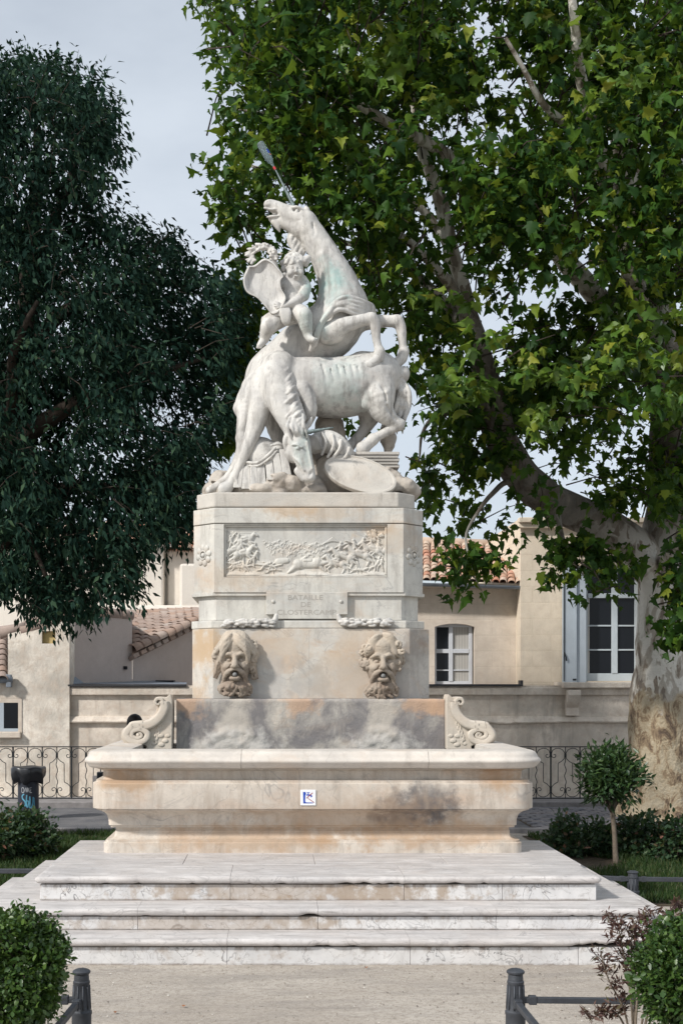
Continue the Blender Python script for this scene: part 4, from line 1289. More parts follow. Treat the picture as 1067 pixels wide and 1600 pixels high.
# die with sunk panel for the relief
die_cut, die_d = .20, 1.50
sc = S / dp
dx0, dx1 = (335 - CX) / sc - die_cut, (630 - CX) / sc + die_cut
dz1, dz0 = zs_(818.6, dp), zs_(925.5, dp)
pn = (W(350, 0, dp).x, W(605, 0, dp).x, zs_(902, dp), zs_(819.2, dp))
ring = oct_ring(dx0, dx1, dp, dp + die_d, die_cut)
V, F = wall_holes(ring[0][0], ring[1][0], dz0, dz1, dp, [pn], .045)
n = len(V)
V = list(V) + [(x, y, dz0) for x, y in ring] + [(x, y, dz1) for x, y in ring]
for i in range(1, 8):
    j = (i + 1) % 8
    F.append((n + i, n + j, n + 8 + j, n + 8 + i))
F.append(tuple(reversed(range(n, n + 8)))); F.append(tuple(range(n + 8, n + 16)))
die = mk('pedestal_die', (V, F), M['ped'], ft)
block('die_foot', 332, 633, 925.7, 931, 11.77, .20, 1.48, M['ped'], .004)
block('pedestal_cornice', 334.5, 630.5, 793.3, 817.3, 11.757, .20, 1.51, M['ped'], .006)
block('statue_plinth', 335, 622, 769, 792.2, 11.80, .17, 1.45, M['weathered'], .012)
# frame moulding round the relief
fw = .022
for (a_, b_, c_, d_) in ((pn[0], pn[1], pn[3] - fw, pn[3] - .001), (pn[0], pn[1], pn[2] + .001, pn[2] + fw), (pn[0] + .001, pn[0] + fw, pn[2] + fw, pn[3] - fw), (pn[1] - fw, pn[1] - .001, pn[2] + fw, pn[3] - fw)):
    mk('panel_moulding', box(a_, b_, dp + .018, dp + .044, c_, d_), M['ped'], die, bevel=.008)

# --- battle relief as carved height field
sx, sz = pn[1] - pn[0] - 2 * fw, pn[3] - pn[2] - 2 * fw
NX, NZ = 420, 130
gx = np.linspace(0, 256, NX)[None, :]
gy = np.linspace(0, 80, NZ)[:, None]
hf = np.zeros((NZ, NX))
def rcap(x0, y0, x1, y1, r0, r1, hgt, flat=1.0):
    global hf
    dx, dy = x1 - x0, y1 - y0
    L2 = dx * dx + dy * dy + 1e-6
    t_ = np.clip(((gx - x0) * dx + (gy - y0) * dy) / L2, 0, 1)
    dd = np.hypot(gx - x0 - t_ * dx, gy - y0 - t_ * dy)
    rr = r0 + (r1 - r0) * t_
    q = np.clip(1 - (dd / rr) ** 2, 0, None)
    hf = np.maximum(hf, hgt * np.sqrt(q) * np.where(q > 0, 1, 0) * (0.55 + 0.45 * np.minimum(1, rr / 6)))
def relief_horse(x, y, s, f=1, rear=0.3, hgt=1.0):
    """little galloping horse, f = facing (+1 right); y is measured downward"""
    c = lambda u, v: (x + f * u * s, y + v * s)
    def k(a, b, r0, r1, h=1.0): rcap(*c(*a), *c(*b), r0 * s, r1 * s, hgt * h)
    k((-8, 0), (-7.9, 0), 5.4, 5.4, 1.0); k((-8, 0), (8, -4 * rear * 2), 4.2, 4.4, .85); k((8, -5 * rear), (8.1, -5 * rear), 5.2, 5.2, .95)
    k((-2, -3 - 3 * rear), (3, -4 - 4 * rear), 3.4, 3.4, 1.05)
    k((8, -4), (15, -13), 4.4, 2.8); k((15, -13), (20, -10), 2.8, 1.8)
    k((9, 0), (17, 3), 2.4, 1.7); k((17, 3), (15, 9), 1.6, 1.2)
    k((7, 1), (13, 7), 2.3, 1.5); k((13, 7), (10, 12), 1.5, 1.1)
    k((-8, 1), (-12, 7), 3.6, 2.0); k((-12, 7), (-9, 13), 1.7, 1.2); k((-9, 2), (-17, 8), 3.2, 1.6); k((-17, 8), (-18, 14), 1.5, 1.1)
    k((-12, -2), (-18, 2), 1.8, 1.0)
def relief_man(x, y, s, ang=0.0, f=1, arm=0.8, hgt=1.0):
    ca, sa = math.cos(ang), math.sin(ang)
    c = lambda u, v: (x + (f * u * ca - v * sa) * s, y + (f * u * sa + v * ca) * s)
    def k(a, b, r0, r1): rcap(*c(*a), *c(*b), r0 * s, r1 * s, hgt)
    k((0, -12), (0, -12.1), 2.6, 2.6); k((0, -8), (0, 0), 3.2, 2.8)
    k((1, -7), (7, -7 - 6 * arm), 1.6, 1.1); k((7, -7 - 6 * arm), (13, -8 - 9 * arm), 1.1, .7); k((-1, -7), (-6, -2), 1.6, 1.1)
    k((1, 0), (5, 6), 2.2, 1.5); k((5, 6), (4, 13), 1.5, 1.0); k((-1, 0), (-4, 6), 2.2, 1.5); k((-4, 6), (-7, 12), 1.4, 1.0)
# terrain
hf = np.maximum(hf, 0.25 * np.clip((gy - 58 + 6 * np.sin(gx / 30)) / 10, 0, 1))
hf = np.maximum(hf, 0.9 * np.clip((gy - 73 + 2.2 * np.sin(gx / 17) + 1.2 * np.sin(gx / 6)) / 8, 0, 1))
# left group
relief_horse(26, 46, 1.15, 1, .5); relief_man(24, 30, .95, .1, 1, .6); relief_horse(12, 40, 1.0, 1, .8, .8); relief_man(8, 26, .9, -.2, 1, 1.0, .8)
relief_horse(30, 24, 1.0, 1, .9, .75); relief_man(18, 22, .8, .2, -1, .9, .7); relief_man(44, 52, 1.0, .5, -1, .3); relief_man(10, 62, .95, 1.3, 1, .1); relief_horse(20, 66, .9, -1, .1, .8)
relief_man(34, 66, .9, -1.2, 1, .5); relief_man(60, 64, 1.0, 1.2, 1, .6); relief_man(78, 66, .9, -1.35, -1, .3); relief_man(70, 72, .7, 1.5, 1, .2)
rcap(84, 58, 98, 56, 6, 4, .5)
# far melee, shallow
for k in range(26):
    xx = 66 + (k * 37 % 100); yy = 26 + (k * 13 % 22)
    (relief_man if k % 2 else relief_horse)(xx, yy, .32 + .05 * (k % 3), *((.3 * (k % 5 - 2), 1 if k % 3 else -1, .6, .28) if k % 2 else (1 if k % 3 else -1, .4, .28)))
# fallen horse
rcap(116, 62, 118, 62, 9, 9, 1.0); rcap(118, 62, 146, 61, 7.2, 7.4, .8); rcap(145, 60, 147, 60, 8.4, 8.4, .95); rcap(126, 56, 136, 56, 4, 4, 1.0); rcap(114, 64, 100, 76, 6, 2, .9); rcap(118, 58, 128, 50, 3, 2, .8); rcap(148, 62, 166, 58, 5, 3, .9); rcap(150, 64, 160, 74, 4, 2, .8); rcap(166, 58, 170, 66, 2.6, 2, .8)
# right group
relief_horse(178, 62, 1.1, -1, .2, .9); relief_horse(190, 52, 1.2, -1, .8); relief_man(182, 38, 1.0, .3, 1, .9); relief_horse(216, 48, 1.25, -1, .6, 1.0); relief_man(208, 34, 1.0, -.2, -1, .7)
relief_man(220, 30, .9, .2, 1, .4, .9); relief_horse(236, 40, 1.1, -1, .7, .9); relief_man(234, 26, .85, .1, -1, 1.0, .8); relief_horse(248, 40, 1.0, -1, .4, .8); relief_man(246, 30, .8, 0, -1, .5, .7)
relief_man(222, 72, 1.0, -1.4, 1, .5); relief_man(240, 66, .95, .6, -1, .5); relief_man(205, 72, .8, 1.45, 1, .3); relief_man(250, 62, .9, .2, -1, .3)
for k in range(5):   # waving banner strokes
    rcap(154 + k * 3, 30 - 2 * k, 172 + k * 2, 18 + 1.5 * k, 1.2, 1.4, .45)
for k in range(34):  # tree at upper right
    a_ = k * 2.4
    rcap(238 + 17 * math.sin(a_) * (k % 7) / 7, 13 + 10 * math.cos(a_) * (k % 5) / 5, 240 + 17 * math.sin(a_) * (k % 7) / 7, 15 + 10 * math.cos(a_) * (k % 5) / 5, 2.4, 2.0, .8)
for k in range(6):
    rcap(2, 6 + 3 * k, 50 - 4 * k, 7 + 3 * k, .9, .9, .12)
rg = np.random.default_rng(3)
hf += .05 * rg.random((NZ, NX)) * (hf > .1)
depth = .028
xs = pn[0] + fw + np.linspace(0, 1, NX) * sx
zs2 = pn[3] - fw - np.linspace(0, 1, NZ) * sz
GX, GZ = np.meshgrid(xs, zs2)
V = np.stack([GX, dp + .042 - depth * np.minimum(hf, 1.15), GZ], -1).reshape(-1, 3)
ii = np.arange(NZ - 1)[:, None] * NX + np.arange(NX - 1)[None, :]
F = np.stack([ii, ii + NX, ii + NX + 1, ii + 1], -1).reshape(-1, 4)
mk('battle_relief', (V, F), M['ped'], die, smooth=True)

# --- rosettes on the two cut corners
def rosette(px, side):
    sc_ = S / dp
    z = zs_(866, dp)
    u = Vector((1, 1, 0)).normalized() if side > 0 else Vector((1, -1, 0)).normalized()
    cpt = Vector(((dx1 - die_cut / 2) if side > 0 else (dx0 + die_cut / 2), dp + die_cut / 2, z))
    nrm = Vector((1, -1, 0)).normalized() if side > 0 else Vector((-1, -1, 0)).normalized()
    up = Vector((0, 0, 1))
    rot = Matrix((u, nrm, up)).transposed()
    parts = []
    for k in range(8):
        a_ = k * math.pi / 4 + .2
        e = Vector((math.cos(a_), 0, math.sin(a_)))
        r3 = rot @ Matrix.Rotation(-a_, 3, 'Y')
        parts.append(ico(cpt + rot @ (e * .070), .034, 2, (1.15, .5, .95), r3))
    parts.append(ico(cpt, .026, 2, (1, 1.2, 1), rot))
    tor = [cpt + rot @ Vector((.040 * math.cos(a_), .012, .040 * math.sin(a_))) for a_ in np.linspace(0, 2 * math.pi, 21)]
    parts.append(tube(tor, .008, 6, False))
    return mk('rosette', join(*parts), M['ped'], die, smooth=True)
rosette(318, -1)
rosette(644, 1)

# --- plaque with the inscription
pd = 11.745
plq = [(416, 925.5), (416, 960), (430, 960), (430, 967), (528, 967), (528, 960), (543, 960), (543, 925.5)]
poly = [((u - CX) / (S / pd), zs_(v, pd)) for u, v in plq]
pq = mk('plaque', prism(poly, pd, pd + .06), M['ped'], nk, bevel=.004)
for (u, v) in ((427, 940), (533, 940)):
    c_ = W(u, v, pd)
    mk('stud', ico(c_, .018, 2, (1, .7, 1)), M['ped'], pq, smooth=True)
def text(body_, px, py, d, hgt_px, width_px, mat, parent, name='lettering', ext=.0008, top=None, rot=None):
    cu = bpy.data.curves.new(name, 'FONT')
    cu.body = body_
    cu.align_x = 'CENTER'; cu.align_y = 'CENTER'
    cu.size = 1.0
    cu.extrude = 0.02
    o = bpy.data.objects.new(name, cu)
    col.objects.link(o)
    bpy.context.view_layer.update()
    w0, h0 = o.dimensions.x, o.dimensions.y
    dg = bpy.context.evaluated_depsgraph_get()
    me = bpy.data.meshes.new_from_object(o.evaluated_get(dg))
    bpy.data.objects.remove(o)
    me.materials.clear(); me.materials.append(mat)
    p = W(px, py, d)
    sx_, sz_ = width_px / (S / d) / w0, hgt_px / (S / d) / h0
    Mx = Matrix.Translation(p) @ (rot or Matrix.Identity(4)) @ Matrix.Rotation(R(90), 4, 'X') @ Matrix.Diagonal((sx_, sz_, ext / .02, 1))
    return inst(name, me, Mx, parent)
text('BATAILLE', 477, 934, pd - .0005, 7.5, 54, M['letter'], pq)
text('DE', 477.5, 945, pd - .0005, 7.5, 15, M['letter'], pq)
text('CLOSTERCAMP', 479, 957, pd - .0005, 7.5, 92, M['letter'], pq)
# thin grey line of water-worn joint in the mask block
jx = W(483, 0, 11.66).x
mk('joint', box(jx - .001, jx + .001, 11.6592, 11.67, mbx[2] + .02, mbx[3] - .01), M['letter'], mb)

# --- no-drinking-water tile on the basin front
dtile = BY0 - .078 - .016
tsg = empty('warning_tile', W(482, 1247, dtile), 'small white glazed tile with blue tap and red cross lines on the basin front', 'sign')
mk('tile', pbox(469.5, 493.5, 1234, 1258.5, dtile, .016), M['tile_white'], tsg, bevel=.002)
def tp(u, v): return 469.5 + (u - 250) / 430 * 24, 1234 + (v - 250) / 430 * 24.5
def tquad(name, pts, mat, dz):
    n = len(pts)
    mk(name, ([W(*tp(u, v), dtile - dz) for u, v in pts], [tuple(reversed(range(n)))]), mat, tsg)
tquad('tap_mark', [(322, 310), (388, 310), (408, 360), (388, 400), (380, 560), (395, 595), (600, 600), (600, 622), (330, 625)], M['tile_blue'], .0008)
tquad('tap_mark', [(410, 320), (520, 320), (480, 345), (480, 375), (530, 378), (575, 410), (575, 455), (535, 455), (530, 415), (415, 410), (415, 378), (455, 375), (455, 345)], M['tile_blue'], .0008)
tquad('cross_line', [(585, 325), (600, 335), (425, 490), (410, 475)], M['tile_redline'], .0016)
tquad('cross_line', [(460, 475), (640, 595), (620, 605), (450, 485)], M['tile_redline'], .0016)
# ------------------------------------------------------------------ carving tool: distance field -> mesh
class Carve:
    def __init__(self, lo, hi, h):
        self.lo = np.minimum(lo, hi) * 1.0; hi = np.maximum(lo, hi) * 1.0
        self.h = h
        self.n = np.ceil((hi - self.lo) / h).astype(int) + 1
        self.f = np.full(self.n, 9.0, np.float32)
        self.ax = [(self.lo[i] + h * np.arange(self.n[i])).astype(np.float32) for i in range(3)]
    def _sl(self, lo, hi):
        a = np.clip(np.floor((np.asarray(lo) - self.lo) / self.h).astype(int), 0, self.n)
        b = np.clip(np.ceil((np.asarray(hi) - self.lo) / self.h).astype(int) + 1, 0, self.n)
        if np.any(b <= a): return None
        sl = tuple(slice(a[i], b[i]) for i in range(3))
        X = self.ax[0][sl[0]][:, None, None]; Y = self.ax[1][sl[1]][None, :, None]; Z = self.ax[2][sl[2]][None, None, :]
        return sl, X, Y, Z
    def _put(self, sl, d, k, sub):
        f = self.f[sl]
        if sub:
            d = -d
            h = np.clip(.5 + .5 * (d - f) / k, 0, 1)
            self.f[sl] = f * (1 - h) + d * h + k * h * (1 - h)
        else:
            h = np.clip(.5 + .5 * (f - d) / k, 0, 1)
            self.f[sl] = f * (1 - h) + d * h - k * h * (1 - h)
    def chain(self, P, k=.02, sub=False, smooth=4):
        """P: rows (x, y, z, r)"""
        P = catmull(np.asarray(P, float), smooth) if smooth > 1 else np.asarray(P, float)
        rm = P[:, 3].max() + k + 3 * self.h
        s = self._sl(P[:, :3].min(0) - rm, P[:, :3].max(0) + rm)
        if s is None: return
        sl0, X, Y, Z = s
        shape = (X.shape[0], Y.shape[1], Z.shape[2])
        D = np.full(shape, 9.0, np.float32)
        off = np.array([q.start for q in sl0])
        for i in range(len(P) - 1):
            a, b = P[i], P[i + 1]
            rr = max(a[3], b[3]) + k + 2 * self.h
            s2 = self._sl(np.minimum(a[:3], b[:3]) - rr, np.maximum(a[:3], b[:3]) + rr)
            if s2 is None: continue
            sl, x, y, z = s2
            v = b[:3] - a[:3]
            L2 = float(v @ v) + 1e-9
            t_ = np.clip(((x - a[0]) * v[0] + (y - a[1]) * v[1] + (z - a[2]) * v[2]) / L2, 0, 1)
            d = np.sqrt((x - a[0] - t_ * v[0]) ** 2 + (y - a[1] - t_ * v[1]) ** 2 + (z - a[2] - t_ * v[2]) ** 2) - (a[3] + (b[3] - a[3]) * t_)
            loc = tuple(slice(sl[q].start - off[q], sl[q].stop - off[q]) for q in range(3))
            D[loc] = np.minimum(D[loc], d)
        self._put(sl0, D, k, sub)
    def ell(self, c, r, rot=0.0, k=.02, sub=False, tilt=0.0):
        """ellipsoid, turned by rot degrees in the picture plane (x-z) and tilt degrees about the vertical"""
        c = np.asarray(c, float); r = np.asarray(r, float)
        m = r.max() + k + 2 * self.h
        s = self._sl(c - m, c + m)
        if s is None: return
        sl, X, Y, Z = s
        x, y, z = X - c[0], Y - c[1], Z - c[2]
        if tilt:
            ct, st_ = math.cos(R(tilt)), math.sin(R(tilt))
            x, y = x * ct + y * st_, -x * st_ + y * ct
        if rot:
            cr, sr = math.cos(R(rot)), math.sin(R(rot))
            x, z = x * cr + z * sr, -x * sr + z * cr
        k0 = np.sqrt((x / r[0]) ** 2 + (y / r[1]) ** 2 + (z / r[2]) ** 2)
        k1 = np.sqrt((x / r[0] ** 2) ** 2 + (y / r[1] ** 2) ** 2 + (z / r[2] ** 2) ** 2) + 1e-6
        self._put(sl, (k0 * (k0 - 1) / k1).astype(np.float32), k, sub)
    def roughen(self, amp, cell, seed=0):
        """add smooth random relief with the given cell size"""
        r_ = np.random.default_rng(seed)
        m = np.maximum((self.n * self.h / cell).astype(int) + 2, 2)
        a = r_.uniform(-1, 1, m).astype(np.float32)
        for ax in range(3):
            u = np.linspace(0, m[ax] - 1.001, self.n[ax])
            i = u.astype(int); t_ = (u - i).astype(np.float32); t_ = t_ * t_ * (3 - 2 * t_)
            sh_ = [1, 1, 1]; sh_[ax] = -1
            t_ = t_.reshape(sh_)
            a = np.take(a, i, ax) * (1 - t_) + np.take(a, i + 1, ax) * t_
        self.f += amp * a
    def plane_below(self, z):
        """cut everything below z"""
        self.f = np.maximum(self.f, (z - self.ax[2])[None, None, :])
    def mesh(self, relax=1):
        f = self.f; n = self.n
        ins = f < 0
        c = np.zeros(n - 1, np.uint8)
        for dx in (0, 1):
            for dy in (0, 1):
                for dz in (0, 1):
                    c += ins[dx:n[0] - 1 + dx, dy:n[1] - 1 + dy, dz:n[2] - 1 + dz]
        act = (c > 0) & (c < 8)
        I = np.argwhere(act)
        idx = np.full(n - 1, -1, np.int32)
        idx[tuple(I.T)] = np.arange(len(I))
        corners = np.array([(a, b, d) for a in (0, 1) for b in (0, 1) for d in (0, 1)])
        vals = np.stack([f[I[:, 0] + q[0], I[:, 1] + q[1], I[:, 2] + q[2]] for q in corners], 1)
        acc = np.zeros((len(I), 3)); cnt = np.zeros(len(I))
        for a in range(8):
            for b in range(a + 1, 8):
                if abs(corners[a] - corners[b]).sum() != 1: continue
                va, vb = vals[:, a], vals[:, b]
                m = (va < 0) != (vb < 0)
                t_ = np.where(m, va / np.where(m, va - vb, 1), 0)
                p = corners[a][None] + t_[:, None] * (corners[b] - corners[a])[None]
                acc += p * m[:, None]; cnt += m
        V = self.lo + self.h * (I + acc / np.maximum(cnt, 1)[:, None])
        faces = []
        for ax in range(3):
            o = [0, 1, 2]; o.remove(ax)
            s0 = [slice(None)] * 3; s1 = [slice(None)] * 3
            s0[ax] = slice(0, -1); s1[ax] = slice(1, None)
            e = ins[tuple(s0)] != ins[tuple(s1)]
            E = np.argwhere(e)
            ok = np.all([(E[:, q] > 0) & (E[:, q] < n[q] - 1) for q in o], axis=0)
            E = E[ok]
            def cell(du, dv):
                J = E.copy(); J[:, o[0]] -= du; J[:, o[1]] -= dv
                return idx[J[:, 0], J[:, 1], J[:, 2]]
            q = np.stack([cell(1, 1), cell(0, 1), cell(0, 0), cell(1, 0)], 1)
            flip = ins[E[:, 0], E[:, 1], E[:, 2]]
            if ax == 1: flip = ~flip
            q[~flip] = q[~flip][:, ::-1]
            faces.append(q[(q >= 0).all(1)])
        F = np.vstack(faces)
        for _ in range(relax):       # one light relaxing pass takes the grid marks off
            A = np.zeros_like(V); N = np.zeros(len(V))
            for a, b in ((0, 1), (1, 2), (2, 3), (3, 0)):
                np.add.at(A, F[:, a], V[F[:, b]]); np.add.at(N, F[:, a], 1)
                np.add.at(A, F[:, b], V[F[:, a]]); np.add.at(N, F[:, b], 1)
            V = V * .65 + .35 * A / np.maximum(N, 1)[:, None]
        return V, F

D0 = 12.2
SC = S / D0
ZO = -30.0          # shift of the group in depth (pixels at D0)
def pt(x, y, z, r=None, zo=None):
    d = D0 - (z + (ZO if zo is None else zo)) / SC
    p = W(x, y, d)
    return (p.x, p.y, p.z) if r is None else (p.x, p.y, p.z, r * d / S)
def pc(rows, zo=None): return [pt(*r, zo=zo) for r in rows]
def carve_box(x0, x1, y0, y1, z0, z1, h):
    P = np.array([pt(x, y, z) for x in (x0, x1) for y in (y0, y1) for z in (z0, z1)])
    return Carve(P.min(0), P.max(0), h)
def er(*r): return [v / SC for v in r]        # radii in pixels -> metres, order x, depth, height
px = 1.0 / SC
rs = np.random.default_rng(11)

# ---------------- bowing unicorn (front)
g = carve_box(330, 660, 535, 785, -70, 112, .0078)
def hoof(g, a, b, r0, r1, k=3):
    g.chain(pc([(*a, r0), (*b, r1)]), k * px, smooth=1)
# trunk
g.chain(pc([(452, 600, 24, 40), (485, 603, 22, 44), (525, 606, 18, 47), (565, 600, 14, 45), (592, 590, 10, 37)]), 10 * px)
g.ell(pt(590, 586, 12), er(27, 34, 35), 0, 10 * px)               # croup
g.ell(pt(566, 575, 6), er(26, 24, 26), 0, 8 * px)
g.ell(pt(440, 585, 22), er(28, 30, 36), 15, 8 * px)               # withers
g.ell(pt(468, 612, 44), er(20, 20, 34), 12, 5 * px)               # far shoulder and chest
# near hind: thigh, gaskin, cannon, hoof
g.ell(pt(591, 610, 36), er(26, 20, 34), 10, 4 * px)
g.ell(pt(575, 618, 44), er(12, 10, 22), -18, 4 * px)
g.chain(pc([(590, 622, 36, 25), (597, 642, 37, 18), (611, 656, 36, 11.5), (623, 664, 34, 8.5)]), 5 * px)
g.chain(pc([(623, 664, 34, 9), (611, 671, 34, 7.2), (594, 680, 34, 7.0), (582, 687, 35, 8.2)]), 3 * px)
g.chain(pc([(582, 687, 35, 9.6), (577, 692, 36, 9.2)]), 3 * px, smooth=1)
hoof(g, (575, 694, 37), (567, 701, 38), 8.5, 11.5, 2)
g.chain(pc([(616, 652, 34, 3.2), (629, 660, 34, 4.0)]), 3 * px, smooth=1)
g.chain(pc([(604, 634, 54, 1.6), (612, 648, 48, 1.8), (620, 656, 44, 1.4)]), 2 * px, True)
g.chain(pc([(585, 590, 58, 1.4), (598, 606, 57, 1.6), (603, 626, 55, 1.3)]), 3 * px, True)
# far hind
g.chain(pc([(580, 628, -12, 26), (577, 650, -14, 17), (571, 668, -16, 10), (557, 686, -16, 8), (545, 698, -14, 8)]), 6 * px)
g.chain(pc([(545, 698, -14, 9), (538, 706, -13, 10)]), 3 * px, smooth=1)
# near fore stretched to the left
g.ell(pt(414, 606, 40), er(24, 22, 38), -8, 4 * px)
g.chain(pc([(411, 618, 44, 21), (404, 648, 48, 17), (395, 678, 51, 12.5), (388, 696, 52, 10.5)]), 4 * px)
g.chain(pc([(388, 694, 53, 11), (382, 709, 54, 9.8), (374, 729, 55, 7.2), (367, 746, 56, 7.4)]), 3 * px)
g.chain(pc([(367, 746, 56, 8.8), (362, 753, 56, 8.6)]), 3 * px, smooth=1)
hoof(g, (360, 757, 57), (352, 764, 57), 8.5, 11.5, 2)
g.chain(pc([(402, 634, 68, 1.4), (398, 660, 66, 1.6), (390, 684, 64, 1.2)]), 2 * px, True)
for k in range(8):      # feather at the fetlock
    g.chain(pc([(368 + k * 1.0, 746 + k * .7, 62 - k * 2, 2.2), (371 + k * 1.6, 756 + k, 63 - k * 2, 2.4), (375 + k * 1.3, 765, 62 - k * 2, 1.2)]), .9 * px)
# far fore folded under
g.chain(pc([(472, 612, 58, 17), (482, 630, 62, 12.5), (484, 645, 60, 11), (479, 660, 50, 9)]), 3 * px)
# neck and head
g.chain(pc([(436, 576, 40, 28), (434, 603, 56, 27), (444, 636, 70, 22), (456, 662, 77, 18), (463, 676, 79, 17)]), 4 * px, smooth=12)
g.chain(pc([(463, 676, 79, 17.5), (468, 696, 84, 17.5), (474, 717, 87, 14.5), (481, 737, 89, 11.4), (483, 744, 89, 10.2)]), 4 * px)
g.ell(pt(456, 706, 78), er(11.5, 13, 18), 14, 3 * px)             # cheek
g.ell(pt(484, 747, 91), er(9, 9, 7), 0, 2.5 * px)                 # muzzle
g.chain(pc([(466, 736, 86, 6.5), (474, 747, 88, 6.2)]), 2 * px, smooth=1)
g.chain(pc([(462, 741, 99, 1.9), (470, 744, 99, 2.0), (479, 749, 101, 1.6)]), 1.0 * px, True)     # mouth
g.chain(pc([(486, 739, 100, 2.8), (484, 744, 102, 3.0)]), 1.0 * px, True, smooth=1)               # nostril
g.chain(pc([(461, 698, 102, 2.6), (469, 701, 104, 3.0)]), 1.2 * px, True, smooth=1)               # eye socket
g.ell(pt(465.5, 700.5, 100.5), er(3.4, 3, 2.5), -15, .6 * px)
g.chain(pc([(457, 695, 98, 1.8), (464, 694.5, 102, 2.0), (472, 699, 103, 1.6)]), 1.0 * px)
g.chain(pc([(459, 714, 92, 2.0), (468, 722, 99, 2.0), (475, 735, 100, 1.6)]), 2 * px)             # facial crest
g.chain(pc([(480, 690, 100, 1.8), (484, 712, 100, 1.8), (488, 732, 99, 1.8)]), 2.5 * px)          # nasal ridge
g.chain(pc([(452, 676, 82, 5.5), (447, 688, 86, 5.6), (445, 702, 86, 1.5)]), 1.5 * px)            # ear
g.chain(pc([(450, 684, 92, 1.8), (447, 696, 91, 1.2)]), .8 * px, True, smooth=1)
g.chain(pc([(478, 668, 78, 4.2), (484, 660, 76, 4), (487, 652, 74, 1.2)]), 1.5 * px)
# mane: long locks along the crest that fall over the near side
cr = catmull([(446, 553, 50), (450, 575, 68), (455, 598, 80), (461, 620, 88), (468, 640, 93), (473, 656, 95)], 6)
for i in range(0, len(cr)):
    x, y, z = cr[i]
    L = 13 + 5 * math.sin(i * 1.7)
    z += 2.5 * math.sin(i * 2.3)
    g.chain(pc([(x + 3, y - 2, z - 12, 3.0), (x - 3, y + L * .45, z + 1, 3.0), (x - 8 + 2 * math.sin(i), y + L * 1.0, z + 2.0, 2.6), (x - 13 + 3 * math.sin(i * 2.1), y + L * 1.6, z + 1, 1.9), (x - 12 + 4 * math.sin(i * 1.3), y + L * 2.2, z - 1, .7)]), .8 * px, smooth=3)
for i in range(18):     # forelock tufts
    a = rs.uniform(-.8, 1.1); x0 = 456 + rs.uniform(0, 18)
    g.chain(pc([(x0, 652 + rs.uniform(-5, 5), 92, 3), (x0 - 3 + 7 * a, 664, 98 + rs.uniform(-2, 4), 3.0), (x0 + 9 * a, 674, 100 + rs.uniform(-3, 4), 2.2), (x0 + 6 * a + 3, 684 + rs.uniform(-4, 6), 98, .8)]), .7 * px, smooth=3)
# ribs
for i, x in enumerate((506, 518, 530, 541, 552, 562)):
    g.chain(pc([(x - 3, 571 + (i % 2) * 3, 56, .6), (x + 3, 590, 67.2, 1.0), (x + 4, 606 + (i % 3) * 5, 68.2, 1.0), (x - 2, 626 + (i % 2) * 5, 63, .7)]), 4.5 * px, True)
g.chain(pc([(562, 606, 63, 2), (567, 622, 60, 2.4), (579, 641, 54, 1.5)]), 2.5 * px, True)         # flank fold
g.chain(pc([(483, 596, 68, 1.6), (492, 618, 68, 2.0), (489, 642, 64, 1.5)]), 2.5 * px, True)
# bound tail
g.ell(pt(629, 586, 8), er(11, 14, 14), -15, 2 * px)
g.chain(pc([(620, 592, 24, 1.8), (630, 589, 26, 1.8), (640, 582, 20, 1.6)]), 1 * px, True)
g.chain(pc([(621, 583, 24, 1.6), (630, 579, 25, 1.6), (638, 574, 18, 1.4)]), 1 * px, True)
for i in range(12):
    w = (i - 5.5) * 2.0
    g.chain(pc([(626 + w * .3, 596, 10 + (i % 3) * 5, 3.2), (630 + w * .8, 612, 12 + (i % 4) * 5, 3.6), (627 + w * 1.1, 634, 12 + (i % 3) * 6, 3.8), (619 + w * 1.2, 654, 8 + (i % 4) * 5, 3.0), (612 + w * 1.5, 668 + (i % 3) * 5, 6, 1.2)]), .9 * px, smooth=3)
g.roughen(.0022, .05, 1); g.roughen(.0012, .022, 2)
g.plane_below(3.585)
un1 = empty('unicorn_statue', pt(500, 770, 30), 'white marble unicorn with bowed head and grey horn, standing on the pedestal', 'statue', 'marble unicorns of the fountain group')
mk('body', g.mesh(), M['statue'], un1, smooth=True)
def horn(a, b, r0, turns, parent, n=40):
    A, B = Vector(a), Vector(b)
    parts = [tube([A.lerp(B, i / 10) for i in range(11)], [r0 * (1 - .75 * i / 10) for i in range(11)], 10)]
    ax = (B - A).normalized(); u = ax.orthogonal().normalized(); w = ax.cross(u)
    sp = []
    rr = []
    for i in range(n + 1):
        t_ = i / n
        r_ = r0 * (1 - .75 * t_)
        an = turns * 2 * math.pi * t_
        sp.append(A.lerp(B, t_) + (u * math.cos(an) + w * math.sin(an)) * r_ * .75); rr.append(r_ * .5)
    parts.append(tube(sp, rr, 6))
    return mk('horn', join(*parts), M['horn'], parent, smooth=True)
horn(pt(471, 677, 95), pt(521, 668, 104), 4.0 * px, 6, un1)

# ---------------- rearing unicorn (behind)
g = carve_box(305, 660, 300, 790, -110, 70, .0084)
g.chain(pc([(428, 592, -30, 44), (455, 566, -22, 45), (490, 535, -12, 45), (522, 508, -4, 44), (540, 482, 0, 36)]), 14 * px)
g.ell(pt(421, 590, -24), er(36, 36, 48), -18, 8 * px)             # haunch
g.ell(pt(540, 474, 2), er(30, 34, 34), 14, 8 * px)                # breast
# neck
g.chain(pc([(532, 474, 0, 37), (529, 446, 2, 31), (516, 416, 4, 25.5), (501, 388, 5, 22), (487, 365, 6, 20), (477, 350, 6, 18.5)]), 8 * px, smooth=14)
g.chain(pc([(504, 400, 24, 4), (519, 430, 28, 6), (532, 462, 31, 8)]), 8 * px)            # neck muscle
g.chain(pc([(478, 398, 24, 2.2), (492, 430, 30, 2.4), (503, 458, 36, 2.0)]), 4 * px, True)
